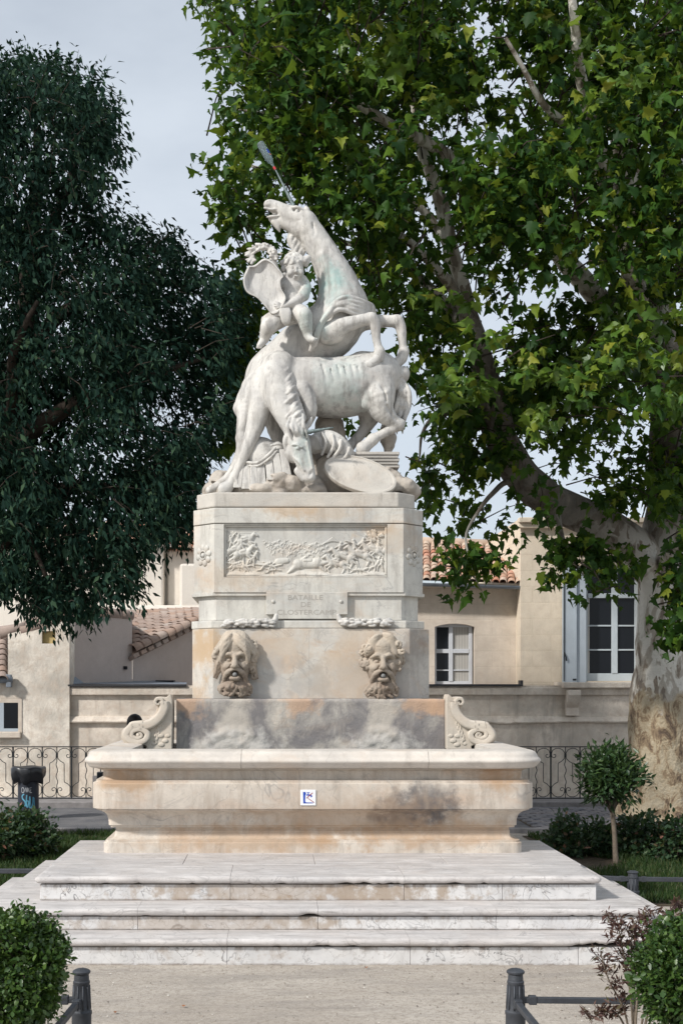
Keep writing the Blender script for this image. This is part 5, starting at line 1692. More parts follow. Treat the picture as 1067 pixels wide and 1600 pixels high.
# head thrown back
g.chain(pc([(476, 348, 6, 19.5), (463, 341, 6, 18), (448, 335, 6, 14.5), (434, 326, 6, 11), (423, 321, 6, 9.0)]), 4 * px)
g.chain(pc([(468, 358, 6, 14.5), (452, 351, 6, 11), (437, 346, 6, 8), (426, 342, 6, 6.2)]), 3 * px)
g.ell(pt(419, 319, 8), er(7, 8.5, 6.5), 25, 2 * px)
g.ell(pt(479, 355, 16), er(13, 11, 15), 30, 3 * px)               # cheek
for zz_ in (-8, 2, 12, 22):
    g.chain(pc([(409, 332.5, zz_, 2.6), (424, 332.5, zz_, 3.0), (438, 332, zz_, 1.6)]), .8 * px, True)
g.chain(pc([(419, 315, 17, 2.2), (416, 319, 18, 2.2)]), 1.0 * px, True, smooth=1)
g.chain(pc([(414, 325, 14, 2.0), (424, 327, 16, 2.0), (433, 327, 16, 1.2)]), 1.2 * px)         # lips
g.chain(pc([(418, 339, 12, 2.0), (428, 338, 14, 2.0), (437, 337, 14, 1.2)]), 1.2 * px)
g.chain(pc([(428, 347, 8, 5), (434, 354, 8, 4.8), (437, 362, 8, 1.5)]), 1.4 * px)              # beard tuft
g.chain(pc([(460, 328, 21, 2.8), (467, 329, 23, 2.8)]), 1.0 * px, True, smooth=1)
g.ell(pt(464, 329.5, 21.5), er(3.4, 3, 2.7), 0, .6 * px)
g.chain(pc([(455, 324, 20, 2.2), (464, 323.5, 23, 2.6), (472, 328, 21, 2.0)]), 1.0 * px)
g.chain(pc([(474, 336, 14, 5), (480, 328, 15, 4.2), (477, 323, 15, 1.6)]), 1.4 * px)           # ear
g.chain(pc([(488, 350, 23.5, 1.6), (492, 363, 27.5, 1.8), (484, 373, 29, 1.8), (468, 371, 25, 1.4)]), 2.4 * px, True)   # jaw line
g.chain(pc([(444, 342, 19, 1.6), (456, 346, 23, 1.8), (468, 344, 25, 1.4)]), 1.6 * px, True)
g.chain(pc([(450, 330, 19, 1.6), (440, 325, 17, 1.6), (430, 319, 15, 1.4)]), 2 * px)
# mane on the far side, falling at the throat
for i in range(9):
    x0 = 452 + i * 2.0; y0 = 364 + i * 4.2
    g.chain(pc([(x0 + 6, y0 - 4, 2, 4), (x0, y0 + 6, 4 + 3 * (i % 2), 3.6), (x0 + 1 + math.sin(i) * 2, y0 + 18, 6, 3), (x0 + 6, y0 + 28, 6, 1)]), .9 * px, smooth=3)
# near foreleg
g.ell(pt(519, 521, 36), er(23, 15, 17), 12, 3 * px)
g.chain(pc([(512, 520, 36, 17), (535, 510, 42, 13.5), (560, 502, 45, 10), (580, 498, 46, 9.2)]), 3 * px)
g.chain(pc([(580, 498, 46, 10), (586, 507, 46, 9), (588, 530, 46, 6.6), (593, 550, 46, 7)]), 3 * px)
g.chain(pc([(593, 550, 46, 8.6), (591, 559, 46, 8.6)]), 3 * px, smooth=1)
hoof(g, (586, 564, 46), (576, 573, 46), 8.2, 9.8)
g.chain(pc([(545, 512, 54, 1.5), (560, 509, 54, 1.8), (574, 506, 54, 1.3)]), 2.5 * px, True)
g.chain(pc([(505, 540, 52, 1.6), (520, 536, 52, 1.8), (532, 526, 53, 1.5)]), 2.5 * px, True)
# far foreleg
g.chain(pc([(552, 502, -8, 18), (578, 503, -6, 12), (602, 502, -4, 9.4), (620, 502, -2, 9.4)]), 6 * px)
g.chain(pc([(620, 502, -2, 10), (626, 512, -2, 8.6), (628, 532, -2, 6.6), (631, 550, -2, 7)]), 3 * px)
g.chain(pc([(631, 550, -2, 8.6), (628, 560, -2, 8.4)]), 3 * px, smooth=1)
hoof(g, (623, 565, -2), (612, 574, -2), 8, 9.6)
# hind legs
g.chain(pc([(402, 612, -6, 27), (389, 640, 6, 17), (381, 664, 14, 11.5), (379, 684, 14, 10)]), 8 * px)
g.chain(pc([(379, 684, 14, 10), (376, 706, 16, 8), (366, 732, 18, 7.5), (352, 752, 24, 7)]), 4 * px)
g.chain(pc([(352, 752, 24, 7.5), (340, 760, 30, 7.5), (328, 766, 34, 6.5)]), 3 * px)
g.chain(pc([(440, 620, -50, 30), (432, 660, -50, 18), (440, 700, -48, 11), (436, 740, -46, 9)]), 8 * px)
# tail, wrapped
for i in range(12):
    w = i - 5.5
    g.chain(pc([(394, 580 + w, -22 + w * 1.5, 3.6), (384 + w * .3, 600, -16 + w * 2.4, 3.8), (371 + abs(w) * 1.0, 628 + w * 1.5, -2 + w * 2.6, 4.0), (373 + w * .9, 648 + w * 1.8, 4 + w * 2.6, 4.0), (383 + w * 1.0, 660 - abs(w), 8 + w * 1.5, 2)]), .9 * px, smooth=3)
# belly and chest creases
g.chain(pc([(521, 530, 48, 1.6), (523, 545, 44, 1.6), (520, 554, 38, 1.4)]), 2.5 * px, True)
g.chain(pc([(495, 470, 40, 1.2), (515, 476, 42, 1.2), (540, 478, 40, 1.2)]), 3 * px, True)
g.roughen(.0022, .05, 3); g.roughen(.0012, .022, 4)
g.plane_below(3.585)
un2 = empty('unicorn_statue', pt(470, 700, -40), 'white marble unicorn rearing with head thrown back and bottle on its horn', 'statue', 'marble unicorns of the fountain group')
mk('body', g.mesh(), M['statue'], un2, smooth=True)
horn(pt(461, 326, 8), pt(429, 262, 2), 3.3 * px, 8, un2)
# sash of drapery round the breast: folded ribbons carved as one cloth
g = carve_box(470, 600, 450, 560, -60, 75, .007)
for i in range(11):
    u = i / 10
    f_ = 3.0 * math.sin(i * 2.2)
    g.chain(pc([(484 + 10 * u, 548 - 10 * u, 40 + f_, 2.6), (491 + 12 * u, 524 - 14 * u, 48 + f_, 3.2), (506 + 10 * u, 500 - 17 * u + 3 * math.sin(i * 1.9), 52 - f_, 3.4), (528 + 6 * u, 483 - 17 * u + 3 * math.sin(i * 1.3), 50 + f_, 3.4), (552 + 2 * u, 490 - 25 * u + 2 * math.sin(i * 2.6), 46 - f_ * .6, 3.4), (575, 494 - 20 * u, 30 + f_ * .5, 3.4), (585 - 3 * u, 492 - 14 * u, 2, 3), (580, 490 - 10 * u, -24, 2)]), 1.1 * px, smooth=4)
g.ell(pt(582, 487, 8), er(5, 16, 9), 0, 2 * px)
mk('sash', g.mesh(), M['statue'], un2, smooth=True)

# ---------------- glass bottle stuck on the horn
A, B = Vector(pt(431, 266, 2)), Vector(pt(406, 223, -1))
axd = (B - A).normalized(); L = (B - A).length
prof = [(.011, 0), (.012, .02), (.011, .03), (.011, .16), (.016, .24), (.034, .36), (.039, .42), (.039, .93), (.035, .98), (.027, 1.0)]
bo = empty('glass_bottle', A, 'clear glass bottle upturned on the horn of the rearing unicorn', 'bottle')
qt = Vector((0, 0, 1)).rotation_difference(axd).to_matrix()
V, F = lathe([(r, t_ * L) for r, t_ in prof], 0, 0, 18)
mk('glass_body', ([A + qt @ Vector(v) for v in V], F), M['glass'], bo, smooth=True)
def wrap(t0, t1, a0, a1, r, mat, name):
    V, F = [], []
    for t_ in (t0, t1):
        for k in range(9):
            a = a0 + (a1 - a0) * k / 8
            V.append(A + qt @ Vector((r * math.cos(a), r * math.sin(a), t_ * L)))
    F = [(k, k + 1, 10 + k, 9 + k) for k in range(8)]
    mk(name, (V, F), mat, bo, smooth=True)
wrap(.54, .68, R(-70), R(10), .0402, M['label_blue'], 'label')
wrap(.47, .50, R(-60), R(0), .0402, M['label_red'], 'label_band')
wrap(.02, .12, 0, 2 * math.pi, .0124, M['label_red'], 'neck_foil')

# ---------------- cherub
g = carve_box(385, 505, 380, 550, -20, 90, .0048)
# head
g.ell(pt(459, 416, 40), er(14.5, 15, 17), 0, 4 * px)
g.ell(pt(462, 424, 46), er(11.5, 10, 10), 0, 4 * px)
g.ell(pt(462.5, 424.6, 58.2), er(2.6, 2.8, 2.2), 0, 1.2 * px)                # nose
g.chain(pc([(462, 418, 55, 1.2), (463, 424, 57.5, 1.7)]), 1.6 * px, smooth=1)
g.chain(pc([(460, 429.3, 57.4, .8), (465.5, 429, 57, .8)]), .5 * px, True, smooth=1)
g.chain(pc([(460.5, 431.5, 55.5, 1.3), (465.5, 431, 55, 1.3)]), .9 * px, smooth=1)
for ex in (456.5, 467.5):
    g.ell(pt(ex, 419, 56.0), er(3.2, 3.4, 2.2), 0, .8 * px, True)
    g.ell(pt(ex, 419.5, 52.8), er(2.2, 1.8, 1.5), 0, .5 * px)
for cx_ in (454, 470): g.ell(pt(cx_, 427, 50), er(5, 5, 5), 0, 3 * px)    # cheeks
g.ell(pt(463, 433.5, 50), er(4.5, 3.6, 2.6), 0, 3 * px)                    # chin
g.chain(pc([(458, 428, 34, 8), (457, 438, 32, 9)]), 4 * px, smooth=1)
# torso
g.chain(pc([(456, 444, 32, 17), (455, 458, 34, 17.5), (453, 476, 36, 18), (451, 490, 34, 18)]), 6 * px)
g.ell(pt(462, 447, 44), er(9, 6, 6.5), 0, 4 * px); g.ell(pt(446, 447, 43), er(8, 6, 6.5), 0, 4 * px)
g.ell(pt(452, 470, 47), er(12, 9, 11), 0, 5 * px)
g.chain(pc([(442, 453, 53, 1), (454, 455, 55, 1), (468, 452, 52, 1)]), 2.5 * px, True)
# viewer-right arm holding the shield
g.chain(pc([(472, 438, 34, 8.5), (478, 449, 40, 8.6), (475, 462, 48, 7.8)]), 3.5 * px)
g.chain(pc([(475, 462, 48, 7.8), (462, 471, 58, 7.2), (448, 477, 64, 5.2)]), 3 * px)
g.ell(pt(442, 479, 66), er(6.5, 4.5, 5), 0, 2 * px)
for i, (dx, dy) in enumerate(((-9, -7), (-11, -3.5), (-10.5, .5), (-7.5, 4))):
    g.chain(pc([(440, 477 + i * 1.6, 67, 2.1), (440 + dx * .6, 478 + dy * .7, 69, 1.9), (440 + dx, 478 + dy, 67, 1.5)]), .8 * px)
# other arm reaching behind the shield
g.chain(pc([(443, 438, 26, 8), (434, 430, 22, 7.5), (428, 416, 20, 6.5), (427, 404, 20, 5.5)]), 3 * px)
g.ell(pt(426, 399, 20), er(5.5, 5, 5), 0, 2 * px)
# legs
g.chain(pc([(458, 492, 40, 15), (468, 490, 54, 14.5), (475, 493, 62, 12.5)]), 4 * px)
g.chain(pc([(475, 493, 62, 12), (478, 508, 60, 10.5), (481, 522, 56, 7)]), 3 * px)
g.chain(pc([(481, 523, 56, 6.8), (484, 529, 60, 6), (490, 531, 66, 4)]), 2.5 * px)
for i in range(5): g.chain(pc([(487 + i * 1.2, 531 - i * .5, 65 - i * 2, 1.9), (491 + i * 1.0, 533 - i * .8, 66 - i * 2, 1.7)]), .6 * px, smooth=1)
g.chain(pc([(445, 494, 40, 14.5), (431, 502, 52, 14), (420, 510, 56, 12.5)]), 4 * px)
g.chain(pc([(420, 510, 56, 12), (416, 520, 50, 10), (413, 530, 44, 7)]), 3 * px)
g.chain(pc([(413, 530, 44, 6.8), (409, 536, 48, 6), (405, 540, 52, 4)]), 2.5 * px)
for i in range(5): g.chain(pc([(405 + i * 1.3, 539, 52 - i * .5, 1.9), (402 + i * 1.5, 543, 53, 1.7)]), .6 * px, smooth=1)
g.chain(pc([(470, 499, 74, 1.0), (478, 500, 74, 1.0)]), 1.2 * px, True, smooth=1)
ch = empty('cherub_statue', pt(450, 530, 30), 'plump white marble cherub astride the rearing unicorn, one hand on the shield', 'statue')
mk('body', g.mesh(), M['statue'], ch, smooth=True)
g = carve_box(430, 490, 385, 440, 0, 75, .0055)
for i in range(64):     # curls all over the skull
    th = rs.uniform(0, 2 * math.pi); ph = rs.uniform(.05, 1.45)
    sx_, sy_, sz_ = math.cos(th) * math.sin(ph), math.cos(ph), math.sin(th) * math.sin(ph)
    x, y, z = 458.5 + 15.5 * sx_, 413 - 16.5 * sy_, 38 + 15.5 * sz_
    if z > 48 and y > 409: continue
    a = rs.uniform(0, 6.28)
    g.chain(pc([(x, y, z, 3.0), (x + 4 * math.cos(a), y + 3 + 2 * math.sin(a), z + 1.5, 2.9), (x + 6 * math.cos(a + .8), y + 6, z, 1.8)]), 1.4 * px, smooth=3)
for (x, y, z) in ((443, 420, 42), (445, 430, 40), (476, 408, 44), (480, 404, 40), (478, 413, 38), (441, 411, 40), (447, 436, 38)):
    g.ell(pt(x, y, z), er(4.5, 4.5, 4.5), 0, 1.5 * px)
g.chain(pc([(476, 404, 40, 4), (483, 402, 40, 3), (482, 409, 40, 2.6), (476, 412, 40, 3)]), 1.2 * px)
mk('hair', g.mesh(), M['statue'], ch, smooth=True)
g = carve_box(405, 475, 465, 530, 20, 85, .0058)
for i in range(7):
    g.chain(pc([(437 + i * 2.2, 478 + i * .6, 66 - i * .5, 3), (440 + i * 2.0, 490, 68, 3.4), (443 + i * 1.3, 502, 66, 3.0), (446 + i * .6, 508 - i * .4, 62, 1.6)]), 1.8 * px)
for i in range(4):
    g.chain(pc([(440, 484 + i * 2.2, 66, 2.2), (424, 489 + i * 2.6, 62, 2.6), (412, 497 + i * 2.4, 50, 2.6), (410, 501 + i * 2, 40, 2)]), 1.4 * px)
mk('loincloth', g.mesh(), M['statue'], ch, smooth=True)

# ---------------- heraldic shield held by the cherub, with its laurel wreath
out = [(388, 415), (380, 436), (385, 456), (402, 466), (416, 481), (425, 491), (436, 487), (447, 467), (440, 451), (439, 438), (443, 430), (432, 415), (423, 407), (412, 404), (398, 414)]
oc = catmull(out + [out[0]], 5)[:-1]
cxs, cys = oc.mean(0)
sh = empty('heraldic_shield', pt(425, 491, 58), 'blank concave marble shield propped in front of the cherub', 'shield')
V, F = [], []
n = len(oc)
rings_ = [(1.0, -5), (1.0, 0), (.97, 2.2), (.93, 2.4), (.88, -1.0), (.7, -4), (.4, -6.0), (.1, -6.8)]
def shz(x, y): return 60 + .10 * (x - cxs) + .035 * ((x - cxs) ** 2) / 10 - .12 * (cys - y)
for (s_, dz) in rings_:
    for (x, y) in oc:
        X_, Y_ = cxs + (x - cxs) * s_, cys + (y - cys) * s_
        V.append(pt(X_, Y_, shz(X_, Y_) + dz))
for i in range(len(rings_) - 1):
    for k in range(n):
        k2 = (k + 1) % n
        F.append((i * n + k, i * n + k2, (i + 1) * n + k2, (i + 1) * n + k))
F.append(tuple(range((len(rings_) - 1) * n, len(rings_) * n))); F.append(tuple(reversed(range(n))))
mk('plate', (V, F), M['statue'], sh, smooth=True).modifiers.new('es', 'EDGE_SPLIT').split_angle = R(50)
g = carve_box(375, 450, 370, 430, 10, 80, .0055)
ring_ = [(411 + 19.5 * math.cos(a), 400 - 14 * math.sin(a), 46 + 8 * math.sin(a * 1) - 5 * math.cos(a)) for a in np.linspace(R(-150) + 2 * math.pi * .0, R(-150) + 2 * math.pi, 25)]
ring_ = [(411 + 19 * math.cos(a), 399 - 13.5 * math.sin(a), 48 + 5 * math.cos(a)) for a in np.linspace(R(-20), R(215), 22)]
g.chain(pc([(x, y, z, 3.4) for x, y, z in ring_]), 1.5 * px, smooth=1)
for i, (x, y, z) in enumerate(ring_):
    for k in range(4):
        a = rs.uniform(0, 6.28)
        g.chain(pc([(x + 2 * math.cos(a), y + 2 * math.sin(a), z + 1, 2.2), (x + 5.2 * math.cos(a) - 1.5, y + 5.2 * math.sin(a), z + rs.uniform(-4, 5), 2.0), (x + 7 * math.cos(a) - 3, y + 6.4 * math.sin(a), z + rs.uniform(-3, 3), .7)]), .8 * px, smooth=2)
wr = empty('laurel_wreath', pt(411, 410, 48), 'carved laurel wreath standing on top of the heraldic shield', 'wreath')
mk('leaves', g.mesh(), M['statue'], wr, smooth=True)

# ---------------- trophies and rocks under the animals
rk = empty('rock_base', pt(480, 778, 30), 'rough carved rocks and slab heap under the unicorns', 'rock')
g = carve_box(312, 660, 640, 790, -100, 95, .010)
for (x, y, z, a, b, c, rot) in ((515, 690, -30, 26, 26, 50, 0), (470, 765, 30, 45, 40, 22, 0), (430, 770, 45, 30, 26, 16, 0), (545, 755, 10, 50, 50, 40, 0), (600, 765, 5, 48, 48, 24, 0), (400, 770, 10, 50, 50, 22, 0), (345, 770, 5, 28, 34, 20, 0), (343, 750, -5, 17, 16, 13, 15), (630, 768, 20, 24, 30, 22, 20), (606, 680, -20, 12, 14, 40, 0), (480, 780, -40, 150, 50, 30, 0), (470, 715, 0, 30, 26, 40, 0), (520, 735, 30, 28, 22, 30, 10)):
    g.ell(pt(x, y, z), er(a, b, c), rot, 6 * px)
for (x, y, z, a, b, c, rot) in ((432, 752, 66, 17, 12, 13, 5), (458, 756, 66, 15, 12, 12, -5), (412, 764, 62, 20, 14, 9, 0), (485, 766, 60, 26, 14, 10, 0), (637, 760, 40, 14, 16, 13, 35), (606, 748, 30, 22, 16, 20, 0)):
    g.ell(pt(x, y, z), er(a, b, c), rot, 1.5 * px)
for i in range(26):     # chisel hollows
    x, z = rs.uniform(325, 645), rs.uniform(20, 95)
    g.ell(pt(x, rs.uniform(735, 782), z), er(rs.uniform(7, 16), rs.uniform(5, 9), rs.uniform(3, 7)), rs.uniform(-40, 40), 2 * px, True)
g.roughen(.024, .11, 5); g.roughen(.012, .05, 6); g.roughen(.004, .022, 7)
g.plane_below(3.60)
mk('rocks', g.mesh(), M['rock'], rk, smooth=True)
# layered slab under the hind hoof
sl = empty('stone_stack', pt(590, 725, 20), 'stack of thin layered stone slabs under the hind hoof', 'stone block')
for i in range(5):
    y0 = 705.5 + i * 5.0
    a, b = Vector(pt(553 + i * 1.2, y0 + 4.9, 50 - i * 2)), Vector(pt(624 - (i % 2) * 2.0, y0, 50 - i * 2))
    mk('slab', box(a.x, b.x, a.y, a.y + .48, a.z, b.z - .0005), M['weathered'], sl, bevel=.006)

# cuirass: bulging breast, belt band and hanging straps
cu = empty('carved_cuirass', pt(405, 765, 50), 'carved Roman cuirass with strap skirt beside the bowing unicorn\'s foreleg', 'armour')
g = carve_box(360, 455, 675, 785, 0, 100, .0068)
g.ell(pt(410, 716, 36), er(30, 24, 34), 28, 4 * px)
g.ell(pt(436, 722, 40), er(16, 20, 32), 5, 4 * px)
g.chain(pc([(384, 722, 56, 2.4), (402, 723, 64, 2.6), (418, 712, 66, 2.6), (430, 700, 62, 2.2)]), 1.4 * px)
g.chain(pc([(384, 727, 55, 1.6), (403, 728, 64, 1.8), (420, 717, 66, 1.8), (433, 704, 62, 1.5)]), 1.2 * px)
g.chain(pc([(424, 696, 62, 2), (434, 694, 62, 2), (444, 696, 58, 2)]), 1.2 * px)
mk('breastplate', g.mesh(), M['statue'], cu, smooth=True)
for i, (xa, ya, xb, yb_) in enumerate(((376, 724, 371, 762), (386, 728, 384, 764), (397, 729, 397, 766), (408, 725, 410, 765), (420, 718, 424, 750), (431, 708, 437, 748), (442, 702, 449, 742))):
    w0, w1 = 5.6, 6.7
    zf0, zf1 = 58 + (i > 1) * 5, 66 + (i > 1) * 4
    V = [pt(xa - w0, ya, zf0), pt(xa + w0, ya, zf0), pt(xb + w1, yb_, zf1), pt(xb - w1, yb_, zf1)]
    V += [pt(xa - w0, ya, zf0 - 12), pt(xa + w0, ya, zf0 - 12), pt(xb + w1, yb_, zf1 - 14), pt(xb - w1, yb_, zf1 - 14)]
    mk('strap', (V, [(3, 2, 1, 0), (4, 5, 6, 7), (0, 1, 5, 4), (1, 2, 6, 5), (2, 3, 7, 6), (3, 0, 4, 7)]), M['statue'], cu, bevel=.007)

# helmet-like banded sleeve
hm = empty('carved_helmet', pt(520, 718, 40), 'carved banded helmet lying between the horn and the oval shield', 'armour')
g = carve_box(478, 560, 665, 735, 0, 90, .0068)
g.chain(pc([(492, 694, 46, 15), (510, 690, 48, 18), (527, 697, 50, 17), (540, 710, 50, 14)]), 3 * px)
for (a, b, c) in (((503, 676, 64), (509, 692, 70), (503, 710, 66)), ((519, 679, 66), (521, 697, 71), (512, 714, 66)), ((533, 688, 66), (530, 702, 70), (519, 717, 66)), ((546, 700, 62), (541, 712, 66), (530, 723, 62))):
    g.chain(pc([(*a, 2.4), (*b, 2.6), (*c, 2.4)]), 1.2 * px)
for i in range(10):
    g.chain(pc([(486 + i, 684 + i * 2.0, 56, 2), (494 + i, 682 + i * 2.2, 62, 2.2), (500 + i * .6, 687 + i * 2, 64, 1)]), 1.2 * px)
mk('shell', g.mesh(), M['statue'], hm, smooth=True)

# oval shield leaning on the rocks
ov = empty('oval_shield', pt(565, 770, 55), 'large oval stone shield lying tilted on the pedestal edge', 'shield')
cA = Vector(pt(563, 741, 76))
ea = (Vector(pt(615, 757, 80)) - cA).normalized()
eb = Vector(pt(577, 716, 62)) - cA
eb = (eb - ea * eb.dot(ea)).normalized()
en = ea.cross(eb)
if en.y > 0: en = -en
ra, rb = 57 / SC, 31 / SC
V, F = [], []
n = 56
rings_ = [(1.0, -.035), (1.0, 0), (.985, .008), (.93, .010), (.90, .003), (.88, .002), (.6, .012), (.3, .017), (.05, .018)]
for s_, hgt in rings_:
    for k in range(n):
        a = 2 * math.pi * k / n
        V.append(cA + ea * ra * s_ * math.cos(a) + eb * rb * s_ * math.sin(a) + en * hgt)
for i in range(len(rings_) - 1):
    for k in range(n):
        k2 = (k + 1) % n
        F.append((i * n + k, i * n + k2, (i + 1) * n + k2, (i + 1) * n + k))
F.append(tuple(range((len(rings_) - 1) * n, len(rings_) * n))); F.append(tuple(range(n)))
mk('disc', (V, F), M['weathered'], ov, smooth=True).modifiers.new('es', 'EDGE_SPLIT').split_angle = R(40)

# ---------------- bearded mask spouts
def mask(cx_, cy_, curly, label):
    dm = 11.66
    sm = S / dm
    c0 = W(cx_, cy_, dm)
    def q(u, v, w, r=None):      # u right, v up, w out of the wall, photo pixels
        p = (c0.x + u / sm, dm - w / sm, c0.z + v / sm)
        return p if r is None else (*p, r / sm)
    def qc(rows): return [q(*r) for r in rows]
    e = lambda *r: [x / sm for x in r]
    k1 = 1 / sm
    lo, hi = np.array(q(-42, -58, 46)), np.array(q(42, 60, -8))
    g = Carve(np.minimum(lo, hi), np.maximum(lo, hi), .0048)
    rr = np.random.default_rng(5 if curly else 9)
    g.ell(q(0, 4, 4), e(25, 26, 38), 0, 3 * k1)
    g.ell(q(0, 30, 8), e(23, 22, 18), 0, 5 * k1)
    for s_ in (-1, 1):
        g.ell(q(10 * s_, 7, 27), e(6.5, 6, 4.6), 0, 2.5 * k1, True)
        g.ell(q(9.5 * s_, 6, 22), e(4.0, 4.0, 3.0), 0, .8 * k1)
        g.chain(qc([(3 * s_, 14, 28, 2.6), (10 * s_, 16 - s_ * 0, 28, 3.0), (18 * s_, 12, 22, 2.2)]), 2 * k1)
        g.ell(q(12 * s_, -4, 22), e(7, 7, 6), 0, 4 * k1)
        g.chain(qc([(2 * s_, -9, 31, 3.6), (10 * s_, -12, 29, 4.2), (16 * s_, -20, 24, 3.6), (18 * s_, -29, 20, 2)]), 1.6 * k1)
        g.chain(qc([(5 * s_, -2, 28, 1.2), (11 * s_, -8, 27, 1.2)]), 1.8 * k1, True, smooth=1)
    g.chain(qc([(0, 13, 29, 3.2), (0, 4, 33, 4.0), (0, -2, 35, 5.2)]), 2 * k1)
    for s_ in (-1, 1): g.ell(q(4 * s_, -4, 32), e(3, 3, 2.8), 0, 1.5 * k1)
    for i in range(3): g.chain(qc([(-9, 20 + 4 * i, 29, .9), (0, 19 + 4 * i, 31, .9), (9, 20 + 4 * i, 29, .9)]), 1.5 * k1, True)
    # beard
    g.ell(q(0, -32, 8), e(23, 18, 17), 0, 4 * k1)
    for i in range(30):
        a = rr.uniform(-1.25, 1.25)
        x0, y0 = 20 * math.sin(a), -24 - 6 * math.cos(a)
        w0 = 24 * math.cos(a) ** .5
        b = rr.uniform(.5, 1.0)
        g.chain(qc([(x0 * .8, y0, w0 + 2, 2.6), (x0 * 1.05 + 3 * math.sin(i * 2), y0 - 8 * b, w0 + 4 + 2 * math.sin(i * 3), 3.0), (x0 * 1.15 + 5 * math.sin(i), y0 - 16 * b, w0 + 1, 2.6), (x0 * 1.0 + 7 * math.cos(i), y0 - 21 * b, w0 + 1, 2.2), (x0 + 3 * math.cos(i), y0 - 18 * b, w0 + 3, 1.4)]), .45 * k1, smooth=3)
    g.ell(q(0, -22, 32), e(9, 6, 4.5), 0, 2 * k1)       # lower lip mass
    # hair
    if curly:
        for i in range(80):
            a = rr.uniform(-2.1, 2.1)
            rad = rr.uniform(22, 32)
            x0, y0 = rad * math.sin(a), 10 + rad * 1.08 * math.cos(a)
            if y0 < 20 and abs(x0) < 20: continue
            w0 = rr.uniform(6, 26) if y0 > 20 else rr.uniform(2, 16)
            aa = rr.uniform(0, 6.28)
            sp = [(x0 + 4.6 * math.cos(aa + t_) * (1 - t_ / 9), y0 + 4.6 * math.sin(aa + t_) * (1 - t_ / 9), w0 + t_ * .5, 2.5) for t_ in np.linspace(0, 5, 7)]
            g.chain(qc(sp), .4 * k1, smooth=1)
        for i in range(13):
            s_ = -1 if i % 2 else 1
            g.chain(qc([(2 * s_, 48 - i * 1.4, 20, 3.4), (11 * s_, 46 - i * 1.6, 26 - i * .3, 3.6), (20 * s_, 37 - i * 1.6, 22, 3.4), (25 * s_, 26 - i, 16, 2.4)]), .5 * k1)
    else:
        for s_ in (-1, 1):
            for i in range(13):
                t0 = i / 12
                g.chain(qc([(1 * s_ - 3, 50 - 12 * t0, 12 + 14 * t0, 3.6), (14 * s_, 46 - 12 * t0, 14 + 11 * t0, 4.0), (25 * s_ + math.sin(i) * 3, 28 - 8 * t0, 8 + 12 * t0 + 2 * math.sin(i * 2), 3.4), (31 * s_ - s_ * 5 * t0 + 4 * math.sin(i * 1.7), 14, 8 + 8 * t0 + 2 * math.cos(i * 2), 3.2), (26 * s_ - s_ * 3 * t0 + 4 * math.cos(i * 1.3), 0, 9 + 6 * t0, 3.0), (32 * s_ - s_ * 6 * t0 + 3 * math.cos(i * 1.3), -10 - 12 * (1 - t0), 6 + 6 * t0, 1.4)]), .5 * k1)
        for i in range(12):      # locks parted over the forehead
            s_ = -1 if i % 2 else 1
            j = i // 2
            g.chain(qc([(-3 + 1.5 * s_, 47 - 2 * j, 22 + j, 3.0), (8 * s_ - 2, 42 - 2.4 * j, 29, 3.4), (16 * s_, 32 - 2 * j + 2 * math.sin(i), 28 + 2 * math.sin(i * 2), 3.4), (20 * s_ + 2 * math.cos(i * 2), 21 - 3 * j, 24, 2.8), (17 * s_, 13 - 3 * j, 23, 1.2)]), .5 * k1)
        for i in range(16):
            aa = rr.uniform(0, 6.28); x0 = rr.choice([-1, 1]) * rr.uniform(24, 32); y0 = rr.uniform(-20, 34); w0 = rr.uniform(4, 16)
            g.chain(qc([(x0 + 4.5 * math.cos(aa + t_) * (1 - t_ / 9), y0 + 4.5 * math.sin(aa + t_) * (1 - t_ / 9), w0 + t_ * .5, 2.4) for t_ in np.linspace(0, 5, 7)]), .4 * k1, smooth=1)
    g.ell(q(0, -15, 34), e(7, 14, 5.2), 0, 1.4 * k1, True)      # open mouth
    g.roughen(.0018, .016, 12)
    o = mk('mask', g.mesh(), M['mask'], ft, smooth=True, label=label)
    mk('spout', tube([q(0, -15, 18), q(0, -16.5, 34)], 3.4 / sm, 10), M['lead'], o, smooth=True)
    return o
mask(368, 1038, False, 'long haired bearded mask')
mask(596, 1040, True, 'curly haired bearded mask')

# ---------------- laurel swags lying on the moulding
def swag(x0, x1, flip):
    dm = 11.70
    P0, P1 = W(x0, 973, dm), W(x1, 973, dm)
    g = Carve(np.array((P0.x - .06, dm - .12, P0.z - .09)), np.array((P1.x + .06, dm + .06, P0.z + .11)), .005)
    sm = S / dm
    rr = np.random.default_rng(4 + flip)
    n = 4
    for i in range(n):
        cx_ = x0 + (x1 - x0) * (i + .5) / n
        g.ell(W(cx_, 973, dm - .02), [9.5 / sm, 8 / sm, 6.2 / sm], 0, 1.5 / sm)
        for k in range(9):
            a = rr.uniform(-1.2, 1.2); b = rr.uniform(-9, 9)
            p = [(cx_ + b - 4, 973 + 6 * math.sin(a), dm - .02 - .045 * math.cos(a), 2.2), (cx_ + b + 1, 973 + 6.6 * math.sin(a), dm - .026 - .045 * math.cos(a), 2.4), (cx_ + b + 5, 973 + 5.6 * math.sin(a), dm - .02 - .045 * math.cos(a), .8)]
            g.chain([(*W(u, v, d_), r / sm) for u, v, d_, r in p], .8 / sm, smooth=2)
    end = x1 if not flip else x0
    s_ = 1 if not flip else -1
    g.chain([(*W(u, v, dm - .03), r / sm) for u, v, r in ((end - 3 * s_, 973, 5), (end + 2 * s_, 968, 4.4), (end + 3.5 * s_, 962, 3.4))], 1.5 / sm)
    mk('laurel_swag', g.mesh(), M['statue'], ml, smooth=True)
swag(348, 428, 0)
swag(532, 614, 1)
